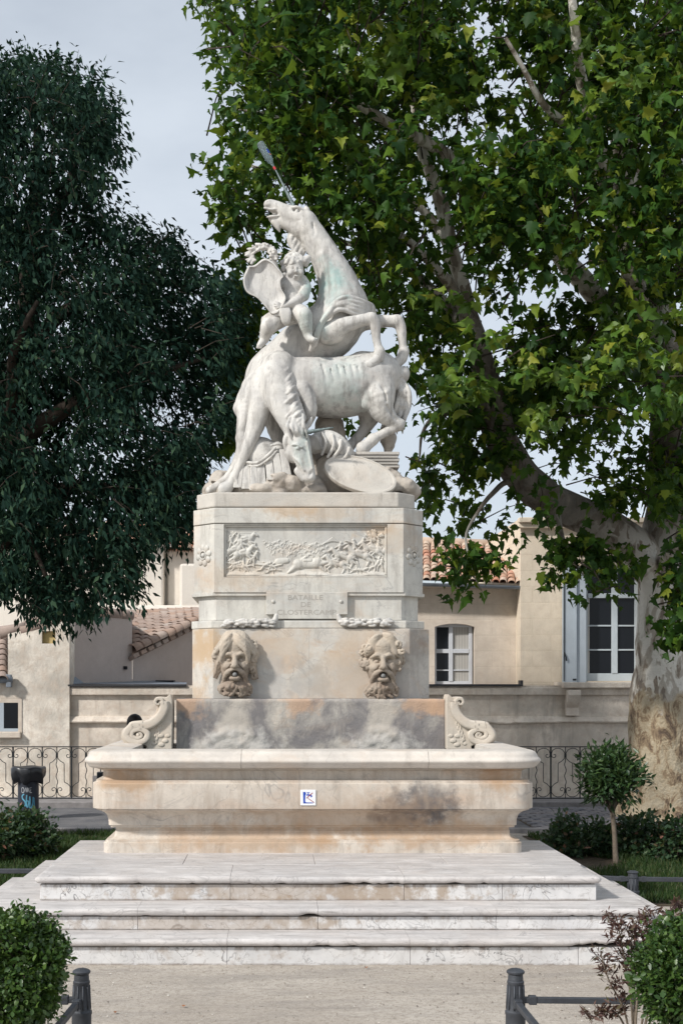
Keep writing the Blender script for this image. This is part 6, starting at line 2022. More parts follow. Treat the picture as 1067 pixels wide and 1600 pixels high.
# ------------------------------------------------------------------ vegetation tools
def inpoly(x, y, P):
    c = False
    j = len(P) - 1
    for i in range(len(P)):
        if (P[i][1] > y) != (P[j][1] > y) and x < (P[j][0] - P[i][0]) * (y - P[i][1]) / (P[j][1] - P[i][1]) + P[i][0]:
            c = not c
        j = i
    return c

def plane_leaf():
    """five-lobed leaf about one unit across, stalk at the origin, tip along +Y, slightly folded and drooping"""
    o = [(0.0, 0.05), (0.14, -0.03), (0.40, 0.0), (0.36, 0.12), (0.34, 0.20), (0.45, 0.28), (0.58, 0.46), (0.40, 0.44), (0.30, 0.46), (0.27, 0.62), (0.15, 0.72), (0.0, 1.0), (-0.13, 0.74), (-0.28, 0.64), (-0.30, 0.47), (-0.41, 0.43), (-0.55, 0.48), (-0.46, 0.30), (-0.33, 0.21), (-0.37, 0.10), (-0.41, 0.02), (-0.15, -0.03)]
    V = [(0.0, 0.33, 0.0)] + [(x, y, -0.28 * abs(x) ** 1.3 - 0.16 * y * y) for x, y in o]
    n = len(o)
    F = [(0, 1 + k, 1 + (k + 1) % n) for k in range(n)]
    return np.array(V), np.array(F)
def lance_leaf(w=.30):
    V = np.array([(0, 0, 0), (w * .5, .38, .03), (0, .42, -.05), (-w * .5, .38, .03), (0, 1, -.12)])
    F = np.array([(0, 1, 2), (0, 2, 3), (1, 4, 2), (2, 4, 3)])
    return V, F
def oval_leaf():
    V = np.array([(0, 0, 0), (.28, .30, .04), (.26, .68, .03), (0, 1, -.06), (-.26, .68, .03), (-.28, .30, .04), (0, .5, -.04)])
    F = np.array([(6, 0, 1), (6, 1, 2), (6, 2, 3), (6, 3, 4), (6, 4, 5), (6, 5, 0)])
    return V, F

def scatter(leaf, pos, tip, nrm, size):
    """place one leaf per row: tip direction and rough normal; returns joined arrays"""
    LV, LF = leaf
    t_ = tip / (np.linalg.norm(tip, axis=1, keepdims=True) + 1e-9)
    n_ = nrm - t_ * (nrm * t_).sum(1, keepdims=True)
    n_ /= (np.linalg.norm(n_, axis=1, keepdims=True) + 1e-9)
    s_ = np.cross(t_, n_)
    V = pos[:, None, :] + size[:, None, None] * (LV[None, :, 0:1] * s_[:, None] + LV[None, :, 1:2] * t_[:, None] + LV[None, :, 2:3] * n_[:, None])
    F = (LF[None] + (np.arange(len(pos)) * len(LV))[:, None, None]).reshape(-1, LF.shape[1])
    return V.reshape(-1, 3), F

def shoots_to_leaves(P, D, rg, per, spread, size, droop=.5, sizevar=.25, up=1.0, side=.8):
    """P: shoot starts, D: shoot directions (unit*length). Leaves sit along each shoot, pointing outward and down"""
    n = len(P)
    k = rg.integers(per[0], per[1] + 1, n)
    idx = np.repeat(np.arange(n), k)
    u = rg.random(len(idx))
    jit = rg.normal(0, spread, (len(idx), 3))
    pos = P[idx] + D[idx] * u[:, None] + jit
    dirn = D[idx] / (np.linalg.norm(D[idx], axis=1, keepdims=True) + 1e-9)
    tip = dirn * .7 + rg.normal(0, side, (len(idx), 3)) + np.array((0, 0, -droop))
    nrm = np.array((0, 0, up)) + rg.normal(0, .55, (len(idx), 3)) + dirn * .15
    s = size * (1 + rg.normal(0, sizevar, len(idx))).clip(.45, 1.7)
    return pos, tip, nrm, s

def limb(pts, rad, n=10, rough=.03, seed=0):
    """tapered crooked limb through world points"""
    c = catmull(np.array([(*p, r) for p, r in zip(pts, rad)]), 6)
    V, F = tube([Vector(q[:3]) for q in c], list(c[:, 3]), n)
    V = [v + Vector((mnoise.noise(v * 3.1 + Vector((seed, 0, 0))), mnoise.noise(v * 3.1 + Vector((0, seed, 5))), 0)) * rough for v in map(Vector, V)]
    return V, F

# ------------------------------------------------------------------ big plane tree on the right
rg = np.random.default_rng(21)
TB = W(1028, 1282, 17.4)
pl = empty('plane_tree', TB, 'big plane tree with flaking pale bark and broad green leaves on the right', 'tree')
tr_pts = [W(1030, 1300, 17.4), W(1030, 1250, 17.4), W(1030, 1150, 17.4), W(1034, 1040, 17.4), W(1036, 940, 17.4), W(1034, 880, 17.4), W(1040, 800, 17.4), W(1044, 700, 17.3), W(1040, 560, 17.2), W(1020, 400, 17.0), W(985, 300, 16.8), W(960, 170, 16.6), W(945, 20, 16.4), W(940, -100, 16.3)]
tr_rad = [.62, .50, .42, .38, .345, .35, .27, .24, .22, .20, .17, .13, .10, .07]
V, F = limb(tr_pts, tr_rad, 22, .045)
V = [Vector(v) for v in V]
for v in V:      # root flare and flutes
    h_ = max(0.0, 1.3 - v.z) / 1.3
    a_ = math.atan2(v.y - TB.y, v.x - TB.x)
    f_ = 1 + .16 * h_ ** 2 * math.sin(a_ * 5 + .7) + .03 * math.sin(a_ * 3 + v.z * 1.2)
    v.x = TB.x + (v.x - TB.x) * f_ if v.z < 3 else v.x
    v.y = TB.y + (v.y - TB.y) * f_ if v.z < 3 else v.y
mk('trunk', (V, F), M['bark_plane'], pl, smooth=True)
limbs = [
    ([(1030, 900, 17.4), (985, 852, 17.2), (930, 815, 16.9), (865, 785, 16.6), (815, 745, 16.3), (785, 690, 16.1), (770, 630, 16.0), (752, 560, 15.9), (728, 480, 15.8), (705, 390, 15.7), (685, 300, 15.6), (655, 220, 15.5), (640, 120, 15.4), (630, 20, 15.3)], [.30, .27, .24, .23, .225, .20, .18, .15, .12, .095, .08, .065, .05, .03]),
    ([(800, 725, 16.3), (770, 680, 16.3), (765, 640, 16.4), (775, 600, 16.5)], [.10, .12, .10, .07]),
    ([(1035, 620, 17.2), (960, 500, 16.8), (892, 418, 16.3), (802, 322, 15.6), (696, 241, 15.0), (620, 200, 14.6), (540, 150, 14.2), (470, 110, 13.9)], [.16, .15, .13, .10, .08, .06, .045, .03]),
    ([(740, 520, 15.8), (690, 470, 16.2), (640, 420, 16.6), (590, 390, 17.0), (520, 380, 17.3), (430, 400, 17.5)], [.085, .07, .06, .045, .035, .02]),
    ([(735, 500, 15.8), (690, 430, 15.2), (640, 380, 14.9), (560, 330, 14.6), (470, 280, 14.4), (390, 260, 14.2)], [.075, .06, .05, .04, .03, .015]),
    ([(705, 390, 15.7), (660, 330, 16), (560, 240, 15.6), (450, 190, 15.2), (370, 170, 15.0)], [.06, .05, .04, .03, .012]),
    ([(1040, 640, 17.3), (1000, 480, 16.2), (960, 330, 15.0), (930, 220, 14.2), (905, 100, 13.6), (890, -20, 13.2)], [.14, .12, .10, .08, .06, .04]),
    ([(930, 225, 14.2), (880, 190, 13.9), (840, 150, 13.6), (790, 60, 13.3)], [.055, .045, .035, .02]),
    ([(1040, 720, 17.3), (1075, 560, 15.6), (1080, 420, 14.4), (1060, 250, 13.6)], [.13, .10, .07, .04]),
    ([(865, 785, 16.6), (880, 840, 16.3), (900, 880, 16.0), (915, 905, 15.8)], [.05, .035, .02, .008]),
    ([(815, 745, 16.3), (780, 760, 16.1), (745, 800, 15.9), (728, 850, 15.8), (742, 900, 15.8), (757, 935, 15.8)], [.05, .035, .022, .014, .008, .004]),
    ([(775, 640, 16.0), (720, 640, 16.2), (670, 660, 16.4), (655, 720, 16.4)], [.06, .04, .025, .01]),
    ([(728, 480, 15.8), (700, 500, 16.5), (660, 560, 17.0), (640, 600, 17.2)], [.05, .04, .03, .01]),
    ([(430, 400, 17.5), (395, 450, 17.4), (370, 540, 17.3), (365, 640, 17.2), (375, 690, 17.2)], [.03, .028, .024, .016, .006]),
    ([(960, 300, 16.8), (1010, 180, 16.0), (1060, 80, 15.4)], [.08, .06, .03]),
    ([(1034, 880, 17.1), (1050, 860, 16.4), (1070, 860, 15.6), (1060, 900, 15.2), (1050, 960, 15.0)], [.06, .045, .03, .02, .008]),
]
for i, (pp, rr) in enumerate(limbs):
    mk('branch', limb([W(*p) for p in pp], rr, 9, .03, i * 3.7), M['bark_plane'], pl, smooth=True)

crown = [(325, -80), (328, 5), (348, 30), (348, 90), (366, 115), (334, 152), (342, 176), (366, 192), (350, 235), (364, 252), (332, 288), (338, 303), (354, 330), (340, 352), (375, 385), (395, 410), (420, 440), (470, 440), (560, 430), (590, 480), (640, 495), (652, 560), (640, 620), (657, 660), (642, 700), (662, 720), (655, 765), (668, 782), (688, 745), (720, 765), (714, 805), (738, 822), (790, 845), (800, 805), (850, 815), (900, 790), (1000, 780), (1160, 790), (1160, -90)]
left_part = [(350, 428), (400, 428), (402, 690), (352, 700), (343, 655), (366, 600), (338, 560), (362, 510)]
limb_pts = [(W(*p), r) for pp, rr in limbs for p, r in zip(pp, rr)]
P, D = [], []
def add_shoot(x, y, d, L):
    p = W(x, y, d)
    ox, oy, oz = p.x - 2.2, p.y - 15.8, p.z - 6.0
    dv = Vector((ox, oy, oz)).normalized() * .5 + Vector(rg.normal(0, .6, 3)) + Vector((0, -.25, -.15))
    P.append(p); D.append(dv.normalized() * L)
tries = 0
while len(P) < 3200 and tries < 60000:
    tries += 1
    x, y = rg.uniform(300, 1130), rg.uniform(-85, 860)
    if not inpoly(x, y, crown): continue
    d = 12.9 + 4.6 * rg.beta(1.1, 1.3)
    fr_ = x > 690 and rg.random() < .34
    if y > 430 and not fr_: d = 15.3 + 2.3 * rg.random()
    if y > 640: d = (16.2 + 1.5 * rg.random()) if not fr_ else 15.2 + rg.random()
    # the left arm of the crown hangs a little further forward
    q = W(x, y, d)
    nz = mnoise.noise(q * 0.95) + .5 * mnoise.noise(q * 2.3 + Vector((7, 1, 3)))
    if nz < 0.0 + (.10 if y > 380 else 0): continue
    if y > 520 and x < 700 and rg.random() < .35: continue
    if d < 15.9 and rg.random() < .9:      # air in front of the pale upper limb
        hit = False
        for (ax, ay), (bx_, by_) in ((( 775, 640), (752, 560)), ((752, 560), (728, 480)), ((728, 480), (705, 390)), ((705, 390), (685, 300)), ((685, 300), (655, 220))):
            t_ = max(0, min(1, ((x - ax) * (bx_ - ax) + (y - ay) * (by_ - ay)) / ((bx_ - ax) ** 2 + (by_ - ay) ** 2)))
            if math.hypot(x - ax - t_ * (bx_ - ax), y - ay - t_ * (by_ - ay)) < 30: hit = True
        if hit: continue
    add_shoot(x, y, d, rg.uniform(.18, .42))
n0 = 0
while n0 < 150:
    x, y = rg.uniform(330, 410), rg.uniform(420, 705)
    if inpoly(x, y, left_part) and mnoise.noise(Vector((x * .03, y * .03, 1))) > -.25:
        add_shoot(x, y, rg.uniform(16.5, 17.6), rg.uniform(.15, .3)); n0 += 1
for (x, y, r, n_, d) in ((722, 872, 16, 7, 15.8), (708, 886, 9, 3, 15.8), (745, 872, 14, 5, 15.8), (768, 868, 12, 4, 15.8), (722, 912, 8, 2, 15.8), (700, 850, 10, 2, 15.8), (560, 665, 12, 2, 17), (536, 655, 5, 1, 17),
                         (868, 850, 16, 8, 16.0), (905, 858, 20, 11, 15.9), (940, 856, 20, 10, 15.9), (890, 890, 12, 4, 15.8), (930, 892, 12, 4, 15.8), (970, 870, 14, 5, 15.8), (862, 885, 8, 3, 16), (888, 925, 6, 2, 15.8), (960, 915, 8, 2, 15.8),
                         (1052, 862, 15, 6, 15.0), (1066, 832, 15, 8, 15.0), (1046, 905, 10, 3, 15.0), (1062, 900, 12, 5, 14.9), (1055, 960, 14, 6, 14.8), (1062, 990, 14, 6, 14.8), (1040, 985, 8, 2, 14.8), (1050, 940, 12, 4, 14.9), (1085, 900, 25, 14, 15)):
    for _ in range(n_):
        add_shoot(x + rg.normal(0, r * .6), y + rg.normal(0, r * .6), d + rg.normal(0, .2), rg.uniform(.1, .25))
P = np.array([tuple(p) for p in P]); D = np.array([tuple(p) for p in D])
pos, tip, nrm, sz = shoots_to_leaves(P, D, rg, (6, 11), .085, .112, .75, .34, 1.0, .55)
# twigs carrying the leaves
tw = []
for i in range(0, len(P), 3):
    a = Vector(P[i]); b = a - Vector(D[i]) * .9 + Vector((0, .25, -.05))
    tw.append(tube([b, a, a + Vector(D[i])], [.011, .008, .003], 4, False))
mk('twigs', join(*tw), M['bark'], pl, kind='stuff')
# bright yellow-green sprays nearest to the viewer, sunlight put into the leaf colour
P0_, D0_ = P, D
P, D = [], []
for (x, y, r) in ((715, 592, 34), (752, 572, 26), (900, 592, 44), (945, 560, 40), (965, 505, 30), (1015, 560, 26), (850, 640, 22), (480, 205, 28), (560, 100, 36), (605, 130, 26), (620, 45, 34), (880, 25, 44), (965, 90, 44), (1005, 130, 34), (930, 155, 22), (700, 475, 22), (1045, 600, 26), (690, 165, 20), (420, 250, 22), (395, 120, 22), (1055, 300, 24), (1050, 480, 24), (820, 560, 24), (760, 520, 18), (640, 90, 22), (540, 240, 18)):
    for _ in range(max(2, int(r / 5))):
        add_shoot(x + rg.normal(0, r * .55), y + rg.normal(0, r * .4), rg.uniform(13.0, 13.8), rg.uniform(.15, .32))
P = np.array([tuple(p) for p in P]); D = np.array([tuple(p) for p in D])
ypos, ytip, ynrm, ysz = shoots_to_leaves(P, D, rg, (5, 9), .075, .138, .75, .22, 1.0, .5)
# the 300 leaves that show largest are leaves of their own; the rest is one mass
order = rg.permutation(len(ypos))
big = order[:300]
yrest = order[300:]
rest = np.arange(len(pos))
LV = plane_leaf()
def variant(fold, curl, wide, skew):
    v = LV[0].copy()
    v[:, 2] = -fold * np.abs(v[:, 0]) ** 1.2 - curl * v[:, 1] ** 2
    v[:, 0] = v[:, 0] * wide + skew * v[:, 1] ** 2
    return v, LV[1]
vs = [variant(.4, .25, 1, .05), variant(1.2, .45, .8, .18), variant(-.5, .7, 1.1, -.2), variant(.8, -.35, .9, .3)]
bits = [scatter(vs[q], pos[rest[q::4]], tip[rest[q::4]], nrm[rest[q::4]], sz[rest[q::4]]) for q in range(4)]
off = np.cumsum([0] + [len(b[0]) for b in bits[:-1]])
mk('foliage', (np.vstack([b[0] for b in bits]), np.vstack([b[1] + o_ for b, o_ in zip(bits, off)])), M['leaf_plane'], pl, smooth=False, kind='stuff')
t = MT('sunlit_leaf_single')
cc = t.ramp(t.objrand(), [(0.0, (0.036, 0.09, 0.018)), (0.45, (0.066, 0.138, 0.020)), (0.8, (0.11, 0.19, 0.022)), (0.93, (0.18, 0.23, 0.025)), (1.0, (0.25, 0.25, 0.03))])  # brighter plane leaf tones with the sunlight painted in
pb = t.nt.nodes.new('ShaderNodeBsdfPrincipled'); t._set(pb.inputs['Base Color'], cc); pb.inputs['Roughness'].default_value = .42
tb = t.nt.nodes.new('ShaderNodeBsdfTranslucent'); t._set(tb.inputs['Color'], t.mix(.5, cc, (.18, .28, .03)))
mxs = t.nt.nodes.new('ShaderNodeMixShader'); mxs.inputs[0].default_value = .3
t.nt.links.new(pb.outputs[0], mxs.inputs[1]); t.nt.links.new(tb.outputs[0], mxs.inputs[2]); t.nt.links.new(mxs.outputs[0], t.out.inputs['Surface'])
if len(yrest):
    mk('sunlit_foliage', scatter(vs[3], ypos[yrest], ytip[yrest], ynrm[yrest], ysz[yrest]), leafmat('sunlit_plane_leaf', [(0.0, (0.05, 0.115, 0.018)), (0.5, (0.09, 0.165, 0.020)), (0.85, (0.15, 0.215, 0.024)), (1.0, (0.24, 0.245, 0.03))], .5, .3, .3, (.22, .34, .03)), pl, kind='stuff')  # lighter copy of the foliage, sunlight in its colour
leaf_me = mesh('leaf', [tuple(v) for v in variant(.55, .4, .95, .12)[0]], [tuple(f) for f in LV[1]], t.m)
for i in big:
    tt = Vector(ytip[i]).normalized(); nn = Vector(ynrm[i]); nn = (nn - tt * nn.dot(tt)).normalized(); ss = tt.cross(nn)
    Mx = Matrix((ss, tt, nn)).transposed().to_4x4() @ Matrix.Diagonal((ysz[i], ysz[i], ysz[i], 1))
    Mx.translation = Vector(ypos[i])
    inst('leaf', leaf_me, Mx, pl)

# ------------------------------------------------------------------ dark evergreen on the left
rg = np.random.default_rng(5)
lt = empty('evergreen_tree', W(-95, 1310, 14.7), 'tall dark evergreen oak with narrow blue-green leaves on the left', 'tree')
mk('trunk', limb([W(-95, 1310, 14.7), W(-92, 1200, 14.7), W(-75, 1000, 14.7), W(-20, 800, 14.7), W(30, 600, 14.8), W(50, 400, 14.9), (W(60, 200, 14.9))], [.36, .28, .24, .2, .15, .1, .04], 12, .04), M['bark'], lt, smooth=True)
for i, (pp, rr) in enumerate((([(-10, 860, 16.2), (60, 780, 15.8), (150, 760, 15.5), (230, 780, 15.3)], [.12, .09, .06, .02]), ([(15, 700, 16.2), (100, 640, 16.0), (200, 600, 15.8), (320, 560, 15.6)], [.12, .09, .06, .02]), ([(35, 560, 16.3), (110, 480, 16.4), (210, 440, 16.5), (310, 450, 16.6)], [.1, .07, .05, .02]), ([(45, 430, 16.4), (90, 330, 16.5), (130, 220, 16.6), (150, 160, 16.6)], [.08, .06, .04, .015]), ([(5, 760, 16.2), (40, 820, 15.4), (70, 900, 15.0)], [.07, .05, .02]), ([(20, 660, 16.2), (20, 560, 15.2), (60, 470, 14.8)], [.07, .05, .02]))):
    mk('branch', limb([W(p[0], p[1], p[2] - 1.5) for p in pp], rr, 8, .03, i * 2.3), M['bark'], lt, smooth=True)
crown = [(-90, 105), (10, 95), (50, 92), (125, 100), (140, 125), (164, 155), (170, 235), (150, 262), (146, 312), (180, 326), (215, 352), (258, 372), (280, 390), (278, 415), (322, 418), (350, 436), (360, 475), (366, 520), (342, 558), (322, 598), (350, 640), (322, 698), (300, 730), (292, 760), (300, 800), (280, 842), (245, 830), (208, 868), (202, 925), (180, 935), (155, 930), (125, 962), (60, 960), (30, 925), (-90, 930)]
P, D = [], []
tries = 0
while len(P) < 6200 and tries < 60000:
    tries += 1
    x, y = rg.uniform(-90, 372), rg.uniform(85, 970)
    if not inpoly(x, y, crown): continue
    d = 12.9 + 3.7 * rg.beta(1.1, 1.2)
    q = W(x, y, d)
    nz = mnoise.noise(q * 1.15 + Vector((3, 9, 2))) + .5 * mnoise.noise(q * 2.9)
    if nz < -0.05: continue
    ox, oz = q.x + 3.6, q.z - 5.5
    dv = Vector((ox * .35, -.35, -.25 + oz * .06)) + Vector(rg.normal(0, .5, 3))
    P.append(tuple(q)); D.append(tuple(dv.normalized() * rg.uniform(.15, .38)))
P = np.array(P); D = np.array(D)
pos, tip, nrm, sz = shoots_to_leaves(P, D, rg, (11, 18), .055, .088, .75, .28, .9, .5)
mk('foliage', scatter(lance_leaf(.40), pos, tip, nrm, sz), M['leaf_dark'], lt, kind='stuff')
tw = []
for i in range(0, len(P), 6):
    a = Vector(P[i]); b = a - Vector(D[i]) * .6 + Vector((-.04, .2, -.03))
    tw.append(tube([b, a, a + Vector(D[i])], [.006, .004, .002], 4, False))
mk('twigs', join(*tw), M['bark'], lt, kind='stuff')

# ------------------------------------------------------------------ clipped box balls in front
def ball_bush(name, c, r3, n_shoots, leaf, size, mat, label, cat, seed, per=(7, 12), clump=.18, stem=True, droop=.1, spread=.018, stems=5, group=None):
    rg_ = np.random.default_rng(seed)
    b = empty(name, (c[0], c[1], 0), label, cat, group)
    P, D = [], []
    while len(P) < n_shoots:
        v = rg_.normal(0, 1, 3); v /= np.linalg.norm(v)
        rad = rg_.random() ** .28
        q = Vector((c[0] + v[0] * r3[0] * rad, c[1] + v[1] * r3[1] * rad, c[2] + v[2] * r3[2] * rad))
        k = mnoise.noise(q * (1.6 / max(r3)) + Vector((seed, 2, 1)))
        if k < -.28: continue
        q = Vector((c[0], c[1], c[2])) + (q - Vector(c)) * (1 + clump * k)
        if q.z < .03: continue
        dv = Vector(v) * 1.0 + Vector(rg_.normal(0, .45, 3)) + Vector((0, 0, .35))
        P.append(tuple(q)); D.append(tuple(dv.normalized() * rg_.uniform(.5, 1.3) * size * 2.0))
    P = np.array(P); D = np.array(D)
    pos, tip, nrm, sz = shoots_to_leaves(P, D, rg_, per, spread, size, droop, .25, .8, .6)
    mk('foliage', scatter(leaf, pos, tip, nrm, sz), mat, b, kind='stuff')
    tw = [tube([Vector(P[i]) - Vector(D[i]) * 1.2, Vector(P[i]), Vector(P[i]) + Vector(D[i])], [.003, .0025, .001], 4, False) for i in range(0, len(P), 4)]
    mk('twigs', join(*tw), M['bark'], b, kind='stuff')
    for k in range(stems):
        a = k * 2 * math.pi / max(1, stems) + seed
        x1, y1 = c[0] + r3[0] * .55 * math.cos(a), c[1] + r3[1] * .55 * math.sin(a)
        mk('stem', limb([(c[0] + .03 * math.cos(a), c[1] + .03 * math.sin(a), 0.0), ((c[0] + x1) / 2, (c[1] + y1) / 2, c[2] * .6), (x1, y1, c[2])], [.014, .010, .005], 6, .01, k), M['bark'], b, smooth=True)
    return b
c = W(32, 1514, 5.9)
ball_bush('box_ball', (c.x, c.y, c.z), (.185, .20, .245), 1500, oval_leaf(), .026, M['leaf_box'], 'dense clipped box ball in the bottom left corner', 'bush', 3, clump=.24, group='clipped box balls')
c = W(1072, 1525, 5.7)
ball_bush('box_ball', (c.x, c.y, c.z), (.18, .2, .22), 1300, oval_leaf(), .026, M['leaf_box'], 'light green box ball in the bottom right corner', 'bush', 8, clump=.24, group='clipped box balls')

# bronze-leaved shrub beside it
rg = np.random.default_rng(14)
nb = empty('bronze_shrub', W(985, 1640, 5.95), 'airy shrub with bronze red leaves on thin stems at the bottom right', 'shrub')
P, D = [], []
for (pp) in ([(990, 1640), (985, 1560), (975, 1500), (968, 1460), (962, 1432)], [(990, 1640), (995, 1560), (1000, 1490), (1008, 1450), (1012, 1425)], [(985, 1640), (975, 1580), (950, 1530), (938, 1490)], [(988, 1640), (968, 1590), (945, 1580), (925, 1592)], [(1000, 1640), (1020, 1540), (1040, 1470), (1055, 1430), (1062, 1408)], [(990, 1640), (990, 1540), (985, 1480), (990, 1440)], [(995, 1640), (1010, 1560), (1030, 1500), (1040, 1450)]):
    c_ = catmull([tuple(W(x, y, 5.95 + rg.normal(0, .04))) for x, y in pp], 8)
    mk('stem', tube([Vector(q) for q in c_], list(np.linspace(.006, .002, len(c_))), 6), M['stem'], nb, smooth=True)
    for k in range(len(c_) // 3, len(c_)):
        for _ in range(2):
            dv = np.array((rg.normal(0, 1), rg.normal(0, .8), rg.uniform(-.1, .9)))
            P.append(c_[k]); D.append(dv / np.linalg.norm(dv) * rg.uniform(.03, .075))
P = np.array(P); D = np.array(D)
pos, tip, nrm, sz = shoots_to_leaves(P, D, rg, (4, 8), .007, .033, -.1, .25, .7, .6)
mk('foliage', scatter(lance_leaf(.34), pos, tip, nrm, sz), M['leaf_red'], nb, kind='stuff')
tw = [tube([Vector(P[i]), Vector(P[i]) + Vector(D[i])], [.0018, .001], 4, False) for i in range(len(P))]
mk('twigs', join(*tw), M['stem'], nb, kind='stuff')

# ------------------------------------------------------------------ standard laurel on the right
dt = 13.2
c = W(953, 1214, dt)
tp_ = ball_bush('ball_topiary', (c.x, c.y, c.z), (.205, .21, .195), 380, lance_leaf(.38), .078, M['leaf_laurel'], 'lollipop-shaped laurel topiary on a thin bare stem', 'topiary', 5, per=(6, 10), clump=.55, stems=0, spread=.03, droop=-.05)
mk('stem', limb([W(962, 1352, dt), W(960, 1310, dt), W(956, 1270, dt), W(952, 1215, dt)], [.032, .026, .024, .018], 8, .006), M['stem'], tp_, smooth=True)
for k in range(6):
    a = k * 1.05
    mk('branch', limb([W(956, 1272, dt), (c.x + .12 * math.cos(a), c.y + .12 * math.sin(a), c.z - .12), (c.x + .22 * math.cos(a), c.y + .22 * math.sin(a), c.z + .02)], [.014, .010, .004], 6, .005, k), M['stem'], tp_, smooth=True)

# ------------------------------------------------------------------ rose bushes in the beds
def rose(x, y, d, rx, rz, n, seed, label, leafsize=.055, green=None):
    c_ = W(x, y, d)
    return ball_bush('rose_bush', (c_.x, c_.y, max(c_.z, rz * .55)), (rx, rx * .9, rz), n, oval_leaf(), leafsize, green or M['leaf_rose'], label, 'rose bush', seed, per=(5, 9), clump=.5, spread=.03, stems=6, group='rose bushes in the flower beds')
rose(38, 1312, 13.6, .31, .25, 330, 31, 'rose bush in front of the litter bin')
rose(-20, 1322, 13.2, .30, .23, 220, 37, 'dark rose bush cut by the left edge of the picture')
rose(905, 1326, 13.9, .32, .22, 300, 32, 'low rose bush left of the topiary stem')
rose(1000, 1316, 13.7, .27, .25, 230, 33, 'rose bush right of the topiary stem before the plane trunk')
rose(1056, 1322, 13.3, .28, .25, 260, 34, 'rose bush cut by the right edge below the plane tree')
# pale fallen blossoms and leaves
def litter(pts, mat, s, z, name, label):
    for i, (x, y) in enumerate(pts):
        dd = (H - z) / ((y - HY) / S)
        p = W(x, y, dd)
        a = random.uniform(0, 6.28)
        V = [(p.x + s * math.cos(a + k * 1.26) * random.uniform(.7, 1.2), p.y + s * 1.2 * math.sin(a + k * 1.26) * random.uniform(.7, 1.2), z + .004 + .006 * (k % 2)) for k in range(5)]
        V.append((p.x, p.y, z + .012))
        o = mk(name, (V, [(k, (k + 1) % 5, 5) for k in range(5)]), mat, None, origin=tuple(p))
        tag(o, label[i], 'leaf', 'dry leaves fallen on the sandy ground')
litter([(180, 1583), (287, 1573), (573, 1513)], plain('dry_leaf', (.30, .13, .06), .8, 0, .3, .4, 40), .014, .006, 'fallen_leaf', ['dry brown leaf on the sand nearest the left bollard', 'dry brown leaf on the sand between bollard and centre', 'dry brown leaf lying against the lowest step'])

# ------------------------------------------------------------------ grass
rg = np.random.default_rng(77)
def grass(regions, n, hgt, name, label):
    pos = []
    for (x0, x1, y0, y1) in regions:
        k = int(n * (x1 - x0) * (y1 - y0))
        pos.append(np.stack([rg.uniform(x0, x1, k), rg.uniform(y0, y1, k), np.full(k, .006)], 1))
    pos = np.vstack(pos)
    keep = np.array([mnoise.noise(Vector((p[0] * 1.4, p[1] * 1.4, 3))) > -.3 for p in pos])
    pos = pos[keep]
    tip = np.stack([rg.normal(0, .35, len(pos)), rg.normal(0, .35, len(pos)), np.ones(len(pos))], 1)
    nrm = rg.normal(0, 1, (len(pos), 3))
    sz = hgt * rg.uniform(.5, 1.3, len(pos))
    blade = (np.array([(-.07, 0, 0), (.07, 0, 0), (.04, .6, .06), (0, 1, .2)]), np.array([(0, 1, 2), (0, 2, 3)]))
    mk(name, scatter(blade, pos, tip, nrm, sz), M['grass'], None, kind='stuff', label=label, cat='grass')
grass([(-4.2, -1.5, 11.4, 15.8), (3.05, 6.2, 10.7, 15.5)], 2600, .075, 'grass', 'short green grass in the flower beds beside the fountain')

# ------------------------------------------------------------------ loose grit on the sandy ground
rg = np.random.default_rng(91)
k = 5200
gp_ = np.stack([rg.uniform(-1.9, 3.3, k), 5.0 + 3.3 * rg.random(k), np.full(k, .003)], 1)
keep = np.array([mnoise.noise(Vector((p[0] * 1.1, p[1] * 1.9, 8))) > rg.uniform(-.6, .5) for p in gp_])
gp_ = gp_[keep]
oct_ = (np.array([(1, 0, 0), (0, 1, 0), (-1, 0, 0), (0, -1, 0), (.2, .1, .8)]), np.array([(0, 1, 4), (1, 2, 4), (2, 3, 4), (3, 0, 4)]))
an = rg.uniform(0, 6.28, len(gp_))
tipv = np.stack([np.cos(an), np.sin(an), np.zeros(len(gp_))], 1)
upv = np.tile((0., 0., 1.), (len(gp_), 1)) + rg.normal(0, .15, (len(gp_), 3))
t = MT('loose_grit')
gm = t.bsdf(t.ramp(t.rand(), [(0.0, (0.16, 0.135, 0.115)), (0.45, (0.34, 0.29, 0.24)), (0.8, (0.46, 0.41, 0.35)), (1.0, (0.62, 0.58, 0.52))]), .9)
mk('gravel', scatter(oct_, gp_, tipv, upv, .0035 + .0055 * rg.random(len(gp_)) ** 3), gm, None, kind='stuff', label='loose grit scattered over the sandy ground', cat='gravel')
